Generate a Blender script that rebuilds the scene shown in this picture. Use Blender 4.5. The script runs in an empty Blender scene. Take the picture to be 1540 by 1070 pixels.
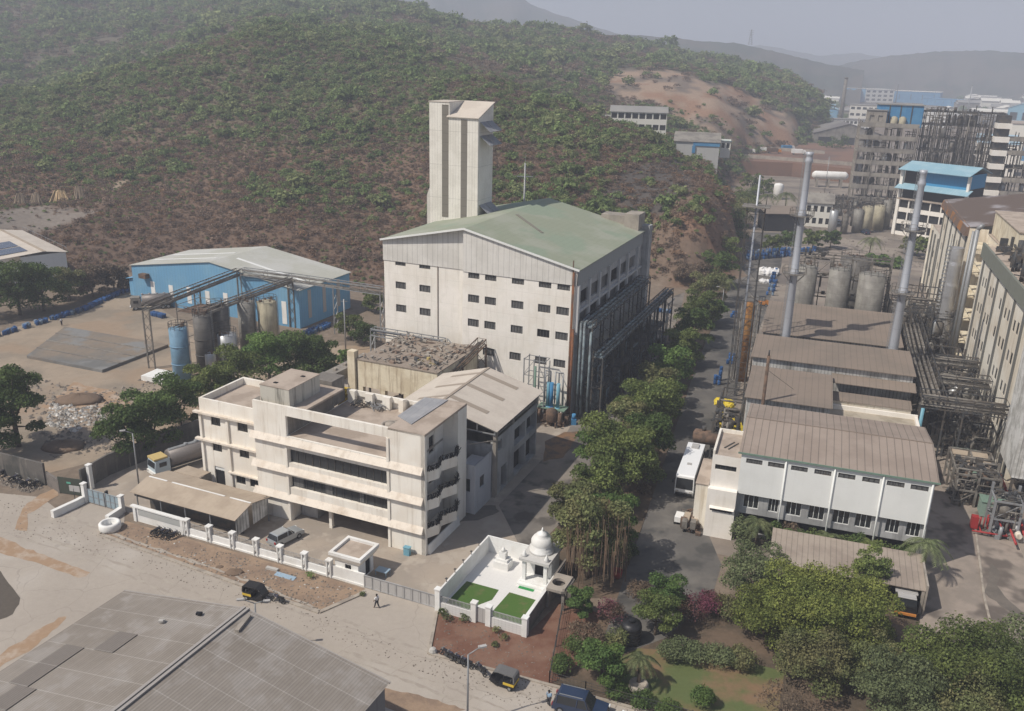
import bpy, math, random
import numpy as np
from mathutils import Vector, Matrix
rad = math.radians
SC = bpy.context.scene

# ------------------------------------------------------------------ camera
F = 1320.0; PITCH = rad(18.8); ROLL = rad(1.5); H = 55.0          # focal length for a 1540 px wide picture, camera 55 m up
FWD = Vector((0, math.cos(PITCH), -math.sin(PITCH))); U0 = Vector((0, math.sin(PITCH), math.cos(PITCH)))
RT = Vector((1, 0, 0)) * math.cos(ROLL) + U0 * math.sin(ROLL)
UP = -Vector((1, 0, 0)) * math.sin(ROLL) + U0 * math.cos(ROLL)
cam = bpy.data.cameras.new('camera'); cam.sensor_width = 36; cam.lens = F / 1540 * 36
cam.clip_start = 1; cam.clip_end = 30000
camo = bpy.data.objects.new('camera', cam); SC.collection.objects.link(camo)
camo.matrix_world = Matrix(((RT.x, UP.x, -FWD.x, 0), (RT.y, UP.y, -FWD.y, 0), (RT.z, UP.z, -FWD.z, H), (0, 0, 0, 1)))
SC.camera = camo

# ------------------------------------------------------------------ sky, sun, exposure
HAZE = 0.00052
SUN_EL = 51.0; SHADOW_DIR = 27.0                                   # shadows fall towards 27 degrees (counter-clockwise from +x)
world = bpy.data.worlds.new('World'); SC.world = world; world.use_nodes = True
nt = world.node_tree; nt.nodes.clear()
sky = nt.nodes.new('ShaderNodeTexSky'); sky.sky_type = 'NISHITA'; sky.sun_disc = False
sky.sun_elevation = rad(SUN_EL); sky.sun_rotation = rad(270 - SHADOW_DIR)
sky.air_density = 1.0; sky.dust_density = 2.0; sky.ozone_density = 2.0; sky.altitude = 50
bgn = nt.nodes.new('ShaderNodeBackground'); bgn.inputs['Strength'].default_value = 0.076
wo = nt.nodes.new('ShaderNodeOutputWorld')
nt.links.new(sky.outputs[0], bgn.inputs[0]); nt.links.new(bgn.outputs[0], wo.inputs[0])
sl = bpy.data.lights.new('sun', 'SUN'); sl.energy = 4.6; sl.angle = rad(0.5); sl.color = (1.0, 0.93, 0.83)
so = bpy.data.objects.new('sun', sl); SC.collection.objects.link(so)
sd = Vector((math.cos(rad(SHADOW_DIR)) * math.cos(rad(SUN_EL)), math.sin(rad(SHADOW_DIR)) * math.cos(rad(SUN_EL)), -math.sin(rad(SUN_EL))))
so.rotation_euler = sd.to_track_quat('-Z', 'Y').to_euler(); so.location = (-60, -30, 120)
SC.view_settings.view_transform = 'Standard'; SC.view_settings.look = 'None'
SC.view_settings.exposure = 0.08; SC.view_settings.gamma = 1.0
SC.cycles.volume_bounces = 1; SC.cycles.max_bounces = 6; SC.cycles.diffuse_bounces = 3; SC.cycles.transparent_max_bounces = 8

# ------------------------------------------------------------------ measuring helpers (photo position -> place in the world)
def ray(px, py):
    return FWD + RT * ((px - 770) / F) + UP * (-(py - 535) / F)
def at(px, py, z=0.0):
    d = ray(px, py); t = (z - H) / d.z
    return Vector((d.x * t, d.y * t, z))
def zat(px, py, p):
    d = ray(px, py); return H + d.z * math.hypot(p[0], p[1]) / math.hypot(d.x, d.y)
def proj(x, y, z):
    v = Vector((x, y, z - H)); a = v.dot(FWD)
    return 770 + F * v.dot(RT) / a, 535 - F * v.dot(UP) / a
class Frame:
    def __init__(s, o, a): s.o = o; s.a = a; s.c = math.cos(rad(a)); s.s = math.sin(rad(a))
    def w(s, u, v, z=0.0): return Vector((s.o[0] + s.c * u - s.s * v, s.o[1] + s.s * u + s.c * v, z))
    def l(s, p):
        dx, dy = p[0] - s.o[0], p[1] - s.o[1]; return (s.c * dx + s.s * dy, -s.s * dx + s.c * dy)
FO = Frame((-9.4, 88.7), -23)      # office compound grid
FM = Frame((9.7, 131.3), -23)      # tall factory
FR = Frame((24.0, 95.1), -18.5)    # plant right of the asphalt road
FB = Frame((-86.6, 193.7), -23.5)  # blue hall

# ------------------------------------------------------------------ materials
MATS = {}
def mat(name, col, rough=0.85, col2=None, ns=0.3, nmix=(0.42, 0.62), var=0.12, vs=3.0, streak=0.0, scol=(0.10, 0.085, 0.065),
        lines=(), bump=0.0, bs=20.0, metal=0.0, coords='Object', leaf=0.0, spec=0.3, obj_rand=0.0, trans=0.0, crack=None, col3=None, n3=1.0, attr=None):
    if name in MATS: return MATS[name]
    m = bpy.data.materials.new(name); m.use_nodes = True; t = m.node_tree; N = t.nodes; L = t.links
    b = N['Principled BSDF']; b.inputs['Roughness'].default_value = rough; b.inputs['Metallic'].default_value = metal
    b.inputs['Specular IOR Level'].default_value = spec
    tc = N.new('ShaderNodeTexCoord'); geo = N.new('ShaderNodeNewGeometry')
    co = tc.outputs['Object'] if coords == 'Object' else geo.outputs['Position']
    def noise(scale, detail=4, vec=None, rough_=0.6):
        n = N.new('ShaderNodeTexNoise'); n.inputs['Scale'].default_value = scale; n.inputs['Detail'].default_value = detail
        n.inputs['Roughness'].default_value = rough_; L.new(vec or co, n.inputs['Vector']); return n.outputs['Fac']
    def ramp(fac, a, bb):
        r = N.new('ShaderNodeMapRange'); r.inputs[1].default_value = a; r.inputs[2].default_value = bb; r.interpolation_type = 'SMOOTHSTEP'
        L.new(fac, r.inputs[0]); return r.outputs[0]
    def mix(fac, a, bb, mode='MIX'):
        x = N.new('ShaderNodeMix'); x.data_type = 'RGBA'; x.blend_type = mode
        for k, val in ((0, fac), (6, a), (7, bb)):
            if hasattr(val, 'is_linked') or hasattr(val, 'links'): L.new(val, x.inputs[k])
            elif k == 0: x.inputs[0].default_value = val
            else: x.inputs[k].default_value = (*val, 1) if len(val) == 3 else val
        return x.outputs[2]
    def mth(op, a, bb=0.0, c=None):
        x = N.new('ShaderNodeMath'); x.operation = op
        for k, val in ((0, a), (1, bb)) + (((2, c),) if c is not None else ()):
            if isinstance(val, (int, float)): x.inputs[k].default_value = val
            else: L.new(val, x.inputs[k])
        return x.outputs[0]
    if attr:
        an = N.new('ShaderNodeAttribute'); an.attribute_name = attr; c = an.outputs['Color']
    else:
        rg = N.new('ShaderNodeRGB'); rg.outputs[0].default_value = (*col, 1); c = rg.outputs[0]
    if col2: c = mix(ramp(noise(ns, 5), *nmix), c, col2)
    if col3: c = mix(ramp(noise(n3, 3), 0.5, 0.62), c, col3)
    if streak:
        mp = N.new('ShaderNodeMapping'); mp.inputs['Scale'].default_value = (1.6, 1.6, 0.12); L.new(co, mp.inputs[0])
        s = mth('MULTIPLY', ramp(noise(1.0, 6, mp.outputs[0], 0.7), 0.48, 0.75), streak)
        c = mix(s, c, scol)
    if lines:
        sp = N.new('ShaderNodeSeparateXYZ'); L.new(co, sp.inputs[0])
        for ax, per, wd, amt in lines:
            fr = mth('FRACT', mth('MULTIPLY', sp.outputs['XYZ'.index(ax)], 1.0 / per))
            k = mth('MULTIPLY', mth('LESS_THAN', fr, wd / per), amt)
            c = mix(k, c, (0.02, 0.02, 0.02) if amt > 0 else (1, 1, 1)) if amt > 0 else mix(mth('MULTIPLY', k, -1.0), c, (0.8, 0.78, 0.74))
    if crack:
        vo = N.new('ShaderNodeTexVoronoi'); vo.feature = 'DISTANCE_TO_EDGE'; vo.inputs['Scale'].default_value = crack[0]
        nz = N.new('ShaderNodeTexNoise'); nz.inputs['Scale'].default_value = crack[0] * 3; L.new(co, nz.inputs['Vector']); ad = N.new('ShaderNodeVectorMath'); ad.operation = 'MULTIPLY_ADD'; L.new(nz.outputs['Color'], ad.inputs[0]); ad.inputs[1].default_value = (.8 / crack[0] / 3,) * 3; L.new(co, ad.inputs[2]); L.new(ad.outputs[0], vo.inputs['Vector'])
        c = mix(mth('MULTIPLY', mth('LESS_THAN', vo.outputs['Distance'], crack[1]), crack[2]), c, (0.05, 0.045, 0.04))
    if var:
        v = mth('MULTIPLY_ADD', noise(vs, 6, None, 0.7), 2 * var, 1 - var)
        cm = N.new('ShaderNodeVectorMath'); cm.operation = 'SCALE'; L.new(c, cm.inputs[0]); L.new(v, cm.inputs['Scale']); c = cm.outputs[0]
    if leaf:
        v = mth('MULTIPLY_ADD', geo.outputs['Random Per Island'], 2 * leaf, 1 - leaf)
        cm = N.new('ShaderNodeVectorMath'); cm.operation = 'SCALE'; L.new(c, cm.inputs[0]); L.new(v, cm.inputs['Scale']); c = cm.outputs[0]
    if obj_rand:
        oi = N.new('ShaderNodeObjectInfo'); v = mth('MULTIPLY_ADD', oi.outputs['Random'], 2 * obj_rand, 1 - obj_rand)
        cm = N.new('ShaderNodeVectorMath'); cm.operation = 'SCALE'; L.new(c, cm.inputs[0]); L.new(v, cm.inputs['Scale']); c = cm.outputs[0]
    L.new(c, b.inputs['Base Color'])
    if bump:
        bn = N.new('ShaderNodeBump'); bn.inputs['Strength'].default_value = bump; bn.inputs['Distance'].default_value = 0.1
        L.new(noise(bs, 4), bn.inputs['Height']); L.new(bn.outputs[0], b.inputs['Normal'])
    if trans:
        tr = N.new('ShaderNodeBsdfTranslucent'); L.new(c, tr.inputs[0]); ms = N.new('ShaderNodeMixShader'); ms.inputs[0].default_value = trans
        L.new(b.outputs[0], ms.inputs[1]); L.new(tr.outputs[0], ms.inputs[2]); L.new(ms.outputs[0], N['Material Output'].inputs[0])
    MATS[name] = m; return m

G_WALL = mat('white_wall', (0.84, 0.80, 0.74), col2=(0.79, 0.745, 0.67), ns=0.25, streak=0.16, scol=(0.33, 0.28, 0.22), var=0.07, vs=1.5)
G_FACT = mat('factory_plaster', (0.85, 0.81, 0.75), col2=(0.77, 0.725, 0.65), ns=0.12, streak=0.3, scol=(0.40, 0.36, 0.30), var=0.07, vs=1.2, lines=(('Z', 3.95, 0.05, 0.12), ('X', 5.2, 0.05, 0.08)), col3=(0.80, 0.765, 0.70), n3=0.5)
G_OFF = mat('office_wall', (0.82, 0.785, 0.715), col2=(0.74, 0.69, 0.61), ns=0.3, streak=0.42, scol=(0.36, 0.29, 0.21), var=0.1, vs=1.2)
G_BAND = mat('office_band', (0.72, 0.655, 0.57), col2=(0.58, 0.50, 0.41), ns=0.5, nmix=(.45, .75), streak=0.4, scol=(0.28, 0.21, 0.15), var=0.12)
G_GREYSHADE = mat('grey_and_shaded_wall', (0.42, 0.42, 0.42), col2=(0.30, 0.30, 0.30), ns=0.3, streak=0.5, scol=(0.12, 0.12, 0.12))  # plain grey; also paints shade into walls out of the sun
G_TERR = mat('terrace', (0.43, 0.36, 0.30), col2=(0.33, 0.27, 0.22), ns=0.35, var=0.12, vs=2.5)
G_SIDING = mat('siding', (0.68, 0.66, 0.62), col2=(0.60, 0.58, 0.54), ns=0.2, lines=(('X', 0.95, 0.09, 0.28), ('Y', 0.95, 0.09, 0.28)), streak=0.25, scol=(0.3, 0.29, 0.26), var=0.07)
G_GREEN = mat('green_roof', (0.27, 0.295, 0.22), col2=(0.32, 0.335, 0.27), ns=0.12, lines=(('X', 1.0, 0.06, 0.12),), var=0.07, vs=0.8, col3=(0.25, 0.30, 0.225), n3=0.08)
G_TOWER = mat('tower_sheet', (0.78, 0.75, 0.68), col2=(0.70, 0.67, 0.60), ns=0.3, lines=(('X', 0.55, 0.07, 0.22), ('Y', 0.55, 0.07, 0.22), ('Z', 6.0, 0.08, 0.25)), streak=0.2, scol=(0.3, 0.28, 0.25))
G_DULL = mat('dirty_skylight', (0.19, 0.175, 0.15), var=0.15, lines=(('Z', 1.6, 0.08, 0.3),))
G_GLASS = mat('dark_glass', (0.025, 0.028, 0.032), rough=0.25, spec=0.5, var=0.3, vs=0.7)
G_LOUVRE = mat('grey_louvre', (0.13, 0.13, 0.13), rough=0.5, lines=(('X', 0.55, 0.08, 0.7), ('Z', 0.25, 0.05, 0.4)), var=0.2)
G_HOLE = mat('dark_interior', (0.03, 0.03, 0.032), rough=1, spec=0)
G_STEEL = mat('galvanised_steel', (0.30, 0.31, 0.32), rough=0.5, metal=0.3, var=0.2, streak=0.4, scol=(0.12, 0.08, 0.05))
G_RUST = mat('rusty_steel', (0.16, 0.105, 0.075), col2=(0.09, 0.065, 0.05), ns=1.2, var=0.25, rough=0.9)
G_DARKS = mat('dark_steel', (0.055, 0.058, 0.062), col2=(0.10, 0.085, 0.07), ns=0.8, var=0.25, rough=0.7)
G_PIPE = mat('pipe_paint', (0.20, 0.25, 0.27), col2=(0.10, 0.11, 0.12), ns=0.7, var=0.2, rough=0.55)
G_GREYP = mat('grey_brown_pipe', (0.20, 0.185, 0.165), col2=(0.12, 0.105, 0.09), ns=0.8, var=0.2, rough=0.7)
G_BLUE = mat('blue_sheet', (0.16, 0.38, 0.60), col2=(0.22, 0.44, 0.62), ns=0.15, nmix=(0.4, 0.7), lines=(('X', 0.8, 0.08, 0.18), ('Y', 0.8, 0.08, 0.18)), streak=0.2, scol=(0.2, 0.28, 0.33), var=0.08)
G_LROOF = mat('pale_roof', (0.42, 0.42, 0.37), col2=(0.48, 0.48, 0.45), ns=0.1, lines=(('X', 1.0, 0.06, 0.12),), var=0.07, vs=0.7)
G_BROOF = mat('brown_roof', (0.235, 0.19, 0.155), col2=(0.205, 0.17, 0.14), ns=0.15, lines=(('X', 0.9, 0.1, 0.22),), var=0.08, vs=1)
G_BROOF1 = mat('brown_roof_seamed', (0.31, 0.255, 0.215), col2=(0.27, 0.22, 0.185), ns=0.2, lines=(('X', 0.85, 0.10, 0.42),), var=0.10, vs=1.5)
G_CROOF = mat('carport_roof', (0.33, 0.28, 0.235), col2=(0.27, 0.225, 0.19), ns=0.3, lines=(('X', 0.6, 0.08, 0.35),), var=0.1)
G_WHITE = mat('white_paint', (0.78, 0.78, 0.76), col2=(0.70, 0.69, 0.66), ns=0.4, streak=0.12, scol=(0.4, 0.38, 0.34), var=0.05)
G_WHT2 = mat('clean_white_wall', (0.76, 0.77, 0.75), col2=(0.72, 0.73, 0.71), ns=0.15, streak=0.10, scol=(0.45, 0.45, 0.43), var=0.04, vs=1)
G_CORR = mat('corrugated_white', (0.70, 0.69, 0.66), col2=(0.45, 0.44, 0.41), ns=0.5, lines=(('X', 0.5, 0.14, 0.35), ('Y', 0.5, 0.14, 0.35)), streak=0.8, scol=(0.15, 0.13, 0.11), var=0.12)
G_ASB = mat('asbestos_roof', (0.225, 0.198, 0.170), col2=(0.262, 0.234, 0.205), ns=0.09, nmix=(0.40, 0.62), lines=(('X', 1.05, 0.06, -0.08), ('Y', 2.6, 0.09, -0.14), ('X', 0.26, 0.10, 0.16)), var=0.16, vs=1.2, col3=(0.29, 0.265, 0.24), n3=0.35)
G_CANOPY = mat('canopy_roof', (0.41, 0.34, 0.265), col2=(0.35, 0.285, 0.22), ns=0.35, lines=(('X', 1.1, 0.05, 0.12),), var=0.1)
G_SHED = mat('cream_roof', (0.55, 0.495, 0.43), col2=(0.50, 0.445, 0.385), ns=0.3, lines=(('Y', 1.1, 0.05, 0.10),), var=0.08)
G_GREYSH = mat('grey_sheet', (0.28, 0.285, 0.30), col2=(0.34, 0.34, 0.35), ns=0.5, lines=(('X', 1.0, 0.06, 0.25),), var=0.12)
G_CONC = mat('concrete', (0.36, 0.32, 0.275), col2=(0.26, 0.235, 0.205), ns=0.25, var=0.15, vs=1.5, streak=0.3)
G_CREAMW = mat('stained_cream', (0.72, 0.65, 0.50), col2=(0.60, 0.52, 0.38), ns=0.4, streak=0.8, scol=(0.20, 0.12, 0.06), var=0.12)
G_STONE = mat('dark_old_wall', (0.13, 0.12, 0.11), col2=(0.07, 0.07, 0.065), ns=0.3, streak=0.7, scol=(0.28, 0.25, 0.22), var=0.25)
G_BRICKG = mat('grey_block', (0.19, 0.17, 0.155), col2=(0.13, 0.12, 0.11), ns=0.6, lines=(('Z', 0.3, 0.03, 0.3),), var=0.2)
G_GATE = mat('blue_grey_gate', (0.25, 0.33, 0.38), col2=(0.30, 0.37, 0.41), ns=0.6, lines=(('X', 0.9, 0.06, 0.25),), var=0.1)
G_SGATE = mat('silver_gate', (0.42, 0.41, 0.40), rough=0.6, lines=(('X', 0.95, 0.07, 0.3),), var=0.08)
G_BLACK = mat('black_paint', (0.015, 0.015, 0.017), rough=0.45, spec=0.4)
G_TYRE = mat('tyre_rubber', (0.02, 0.02, 0.02), rough=0.9)
G_SILV = mat('silver_car_paint', (0.40, 0.43, 0.45), rough=0.3, metal=0.4, var=0.03, spec=0.5)
G_NAVY = mat('navy_car_paint', (0.02, 0.035, 0.075), rough=0.2, var=0.05, spec=0.6)
G_WCAR = mat('white_car_paint', (0.75, 0.76, 0.77), rough=0.3, var=0.02, spec=0.5)
G_BUSW = mat('white_bus_paint', (0.78, 0.79, 0.80), rough=0.35, var=0.04, spec=0.4)
G_TAUPE = mat('tanker_metal', (0.20, 0.18, 0.17), rough=0.5, metal=0.2, streak=0.4, var=0.15)
G_YEL = mat('yellow_paint', (0.60, 0.42, 0.05), rough=0.5, var=0.1)
G_ORG = mat('orange_paint', (0.55, 0.22, 0.05), rough=0.5, var=0.1)
G_REDP = mat('red_paint', (0.33, 0.03, 0.03), rough=0.5, var=0.12)
G_DRUM = mat('blue_drum_plastic', (0.025, 0.085, 0.23), rough=0.45, var=0.15, obj_rand=0.35)
G_DRUM2 = mat('grey_blue_drum_steel', (0.16, 0.22, 0.30), rough=0.45, var=0.2, obj_rand=0.4)
G_TANKB = mat('blue_silo_paint', (0.17, 0.30, 0.42), col2=(0.13, 0.24, 0.34), ns=0.4, streak=0.3, scol=(0.1, 0.14, 0.17), var=0.08, rough=0.6)
G_TANKG = mat('grey_silo_cladding', (0.26, 0.25, 0.225), col2=(0.19, 0.18, 0.165), ns=0.4, streak=0.5, lines=(('Z', 1.5, 0.06, 0.3),), rough=0.55, var=0.12)
G_TANKD = mat('dark_silo_cladding', (0.11, 0.105, 0.10), col2=(0.16, 0.15, 0.14), ns=0.4, streak=0.4, lines=(('Z', 1.5, 0.06, 0.4),), rough=0.6, var=0.15)
G_TANKS = mat('silver_tank', (0.45, 0.46, 0.47), rough=0.4, metal=0.4, streak=0.3, var=0.1)
G_TANKY = mat('beige_tank', (0.42, 0.38, 0.28), col2=(0.33, 0.30, 0.22), ns=0.5, streak=0.5, var=0.1)
G_CHIM = mat('chimney_paint', (0.44, 0.46, 0.50), rough=0.45, metal=0.2, var=0.08, streak=0.15, lines=(('Z', 3.0, 0.06, 0.2),))
G_MAST = mat('ochre_tank', (0.34, 0.17, 0.05), col2=(0.20, 0.09, 0.03), ns=0.8, streak=0.6, scol=(0.08, 0.05, 0.03), var=0.15)
G_BWHITE = mat('stained_white_wall', (0.78, 0.74, 0.65), col2=(0.68, 0.61, 0.50), ns=0.12, streak=0.6, scol=(0.32, 0.24, 0.15), var=0.08)
G_PILA = mat('grey_pilaster', (0.14, 0.14, 0.13), streak=0.4, var=0.15)
G_CBLUE = mat('pale_blue_roof', (0.24, 0.40, 0.48), col2=(0.30, 0.45, 0.52), ns=0.2, lines=(('X', 1.0, 0.07, 0.15),), var=0.06)
G_DBLUE = mat('strong_blue_sheet', (0.06, 0.22, 0.42), col2=(0.09, 0.27, 0.46), ns=0.2, lines=(('X', 1.0, 0.07, 0.15),), var=0.08)
G_GREYB = mat('weathered_grey_concrete', (0.27, 0.25, 0.22), col2=(0.18, 0.165, 0.15), ns=0.25, streak=0.7, var=0.2)
G_BARK = mat('bark', (0.13, 0.10, 0.075), col2=(0.08, 0.06, 0.045), ns=3, var=0.2)
G_ROOT = mat('dry_hanging_roots', (0.20, 0.135, 0.09), leaf=0.3)
G_SOLAR = mat('solar_panel_blue', (0.05, 0.07, 0.12), rough=0.25, lines=(('X', 1.0, 0.06, -0.5),), spec=0.6)
G_TILE = mat('white_marble_paving', (0.68, 0.67, 0.65), var=0.05, lines=(('X', 0.6, 0.02, 0.12), ('Y', 0.6, 0.02, 0.12)))
G_SKIN = mat('skin', (0.16, 0.09, 0.06), rough=0.6)
G_HAIR = mat('hair', (0.01, 0.009, 0.008))
G_SHIRTW = mat('white_shirt', (0.70, 0.70, 0.70))
G_SHIRTB = mat('light_blue_shirt', (0.25, 0.36, 0.48))
G_TROUS = mat('dark_trousers', (0.04, 0.04, 0.05))
G_ROCK = mat('stone_rubble', (0.22, 0.19, 0.16), col2=(0.14, 0.12, 0.10), ns=2, var=0.2, leaf=0.3)
G_TRASH = mat('white_litter', (0.40, 0.385, 0.36), leaf=0.6)
G_YTARP = mat('yellow_tarpaulin', (0.62, 0.48, 0.04), rough=0.5, var=0.15, vs=6)
G_WTARP = mat('white_tarpaulin', (0.72, 0.72, 0.72), rough=0.6, var=0.12, vs=6)
G_BTARP = mat('pale_blue_board', (0.28, 0.38, 0.47), rough=0.6, var=0.08)
G_GREENP = mat('green_machine_paint', (0.16, 0.24, 0.19), var=0.2, streak=0.3)
G_CYAN = mat('light_blue_pipe_paint', (0.16, 0.36, 0.46), rough=0.5, var=0.15, streak=0.3)

# ------------------------------------------------------------------ mesh builder
class MB:
    def __init__(s): s.v = []; s.f = []; s.sm = set()
    def face(s, *pts):
        k = len(s.v); s.v.extend([tuple(p) for p in pts]); s.f.append(tuple(range(k, k + len(pts)))); return s
    def hexa(s, p):   # 8 points: bottom 4 (ccw), top 4
        k = len(s.v); s.v.extend([tuple(q) for q in p])
        for f in ((3, 2, 1, 0), (4, 5, 6, 7), (0, 1, 5, 4), (1, 2, 6, 5), (2, 3, 7, 6), (3, 0, 4, 7)): s.f.append(tuple(k + i for i in f))
        return s
    def box(s, x0, x1, y0, y1, z0, z1):
        return s.hexa([(x0, y0, z0), (x1, y0, z0), (x1, y1, z0), (x0, y1, z0), (x0, y0, z1), (x1, y0, z1), (x1, y1, z1), (x0, y1, z1)])
    def prism(s, pts, z0, z1):      # pts ccw in plan
        n = len(pts); k = len(s.v)
        s.v.extend([(p[0], p[1], z0) for p in pts] + [(p[0], p[1], z1) for p in pts])
        s.f.append(tuple(k + i for i in reversed(range(n)))); s.f.append(tuple(k + n + i for i in range(n)))
        for i in range(n): j = (i + 1) % n; s.f.append((k + i, k + j, k + n + j, k + n + i))
        return s
    def bar(s, p, q, w=0.1, h=None):
        p = Vector(p); q = Vector(q); d = (q - p)
        if d.length < 1e-6: return s
        d.normalize(); h = h or w
        a = d.cross(Vector((0, 0, 1)))
        if a.length < 1e-3: a = Vector((1, 0, 0))
        a.normalize(); b = a.cross(d).normalized(); a *= w / 2; b *= h / 2
        return s.hexa([p - a - b, p + a - b, p + a + b, p - a + b, q - a - b, q + a - b, q + a + b, q - a + b])
    def cyl(s, p, q, r, r2=None, n=12, caps=True):
        p = Vector(p); q = Vector(q); d = (q - p)
        if d.length < 1e-6: return s
        d.normalize(); r2 = r if r2 is None else r2
        a = d.orthogonal().normalized(); b = d.cross(a); k = len(s.v)
        for c, rr in ((p, r), (q, r2)):
            for i in range(n):
                t = 2 * math.pi * i / n; s.v.append(tuple(c + a * (rr * math.cos(t)) + b * (rr * math.sin(t))))
        for i in range(n):
            j = (i + 1) % n; s.sm.add(len(s.f)); s.f.append((k + i, k + j, k + n + j, k + n + i))
        if caps: s.f.append(tuple(k + i for i in reversed(range(n)))); s.f.append(tuple(k + n + i for i in range(n)))
        return s
    def tube(s, pts, r, n=8):
        for a, b in zip(pts[:-1], pts[1:]): s.cyl(a, b, r, n=n)
        return s
    def lathe(s, prof, c=(0, 0, 0), n=24, smooth=True):     # prof: (radius, z) from bottom to top
        k = len(s.v)
        for r, z in prof:
            for i in range(n):
                t = 2 * math.pi * i / n; s.v.append((c[0] + r * math.cos(t), c[1] + r * math.sin(t), c[2] + z))
        for a in range(len(prof) - 1):
            for i in range(n):
                j = (i + 1) % n
                if smooth: s.sm.add(len(s.f))
                s.f.append((k + a * n + i, k + a * n + j, k + (a + 1) * n + j, k + (a + 1) * n + i))
        s.f.append(tuple(k + i for i in reversed(range(n)))); s.f.append(tuple(k + (len(prof) - 1) * n + i for i in range(n)))
        return s
    def wall(s, axis, c, u0, u1, z0, z1, holes=(), depth=0.25, out=-1):
        """wall sheet in the plane axis=c ('y' or 'x'); out = side it faces; holes (u0,u1,z0,z1) get reveals going inward"""
        us = sorted({u0, u1, *[h[0] for h in holes], *[h[1] for h in holes]}); zs = sorted({z0, z1, *[h[2] for h in holes], *[h[3] for h in holes]})
        us = [u for u in us if u0 - 1e-6 <= u <= u1 + 1e-6]; zs = [z for z in zs if z0 - 1e-6 <= z <= z1 + 1e-6]
        P = (lambda u, z, d=0.0: (u, c - out * d, z)) if axis == 'y' else (lambda u, z, d=0.0: (c - out * d, u, z))
        for i in range(len(us) - 1):
            run = None
            for j in range(len(zs) - 1):
                cu = (us[i] + us[i + 1]) / 2; cz = (zs[j] + zs[j + 1]) / 2
                if any(h[0] < cu < h[1] and h[2] < cz < h[3] for h in holes): continue
                s.face(P(us[i], zs[j]), P(us[i + 1], zs[j]), P(us[i + 1], zs[j + 1]), P(us[i], zs[j + 1]))
        for a, b, lo, hi in holes:
            for e in (((a, lo), (b, lo)), ((b, lo), (b, hi)), ((b, hi), (a, hi)), ((a, hi), (a, lo))):
                (p, q), (r_, t_) = e; s.face(P(p, q), P(r_, t_), P(r_, t_, depth), P(p, q, depth))
        return s
    def build(s, name, m, parent=None):
        me = bpy.data.meshes.new(name); me.from_pydata(s.v, [], s.f)
        if s.sm:
            fl = [i in s.sm for i in range(len(s.f))]; me.polygons.foreach_set('use_smooth', fl)
        me.materials.append(m); me.update()
        o = bpy.data.objects.new(name, me); SC.collection.objects.link(o)
        if parent: o.parent = parent
        return o
def tag(o, label, cat, group=None):
    o['label'] = label; o['category'] = cat
    if group: o['group'] = group
    return o
def thing(name, label, cat, loc=(0, 0, 0), ang=0.0, group=None):
    o = bpy.data.objects.new(name, None); o.empty_display_size = 0.5; SC.collection.objects.link(o)
    o.location = loc; o.rotation_euler = (0, 0, rad(ang)); return tag(o, label, cat, group)
def struct(o): o['kind'] = 'structure'; return o
def stuff(o): o['kind'] = 'stuff'; return o
KIDS = {}
def dup(root, loc=None, ang=None, label=None, group=None, scale=None):
    r = root.copy(); SC.collection.objects.link(r)
    if loc is not None: r.location = loc
    if ang is not None: r.rotation_euler = (0, 0, rad(ang))
    if scale: r.scale = (scale,) * 3
    if label: r['label'] = label
    if group: r['group'] = group
    if root.name not in KIDS: KIDS[root.name] = [(c, [g for g in bpy.data.objects if g.parent == c]) for c in bpy.data.objects if c.parent == root]
    for c, gs in KIDS[root.name]:
        cc = c.copy(); SC.collection.objects.link(cc); cc.parent = r
        for g in gs: gg = g.copy(); SC.collection.objects.link(gg); gg.parent = cc
    return r
RND = random.Random(7)
def first_or(proto, used, **kw):
    pass

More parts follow.
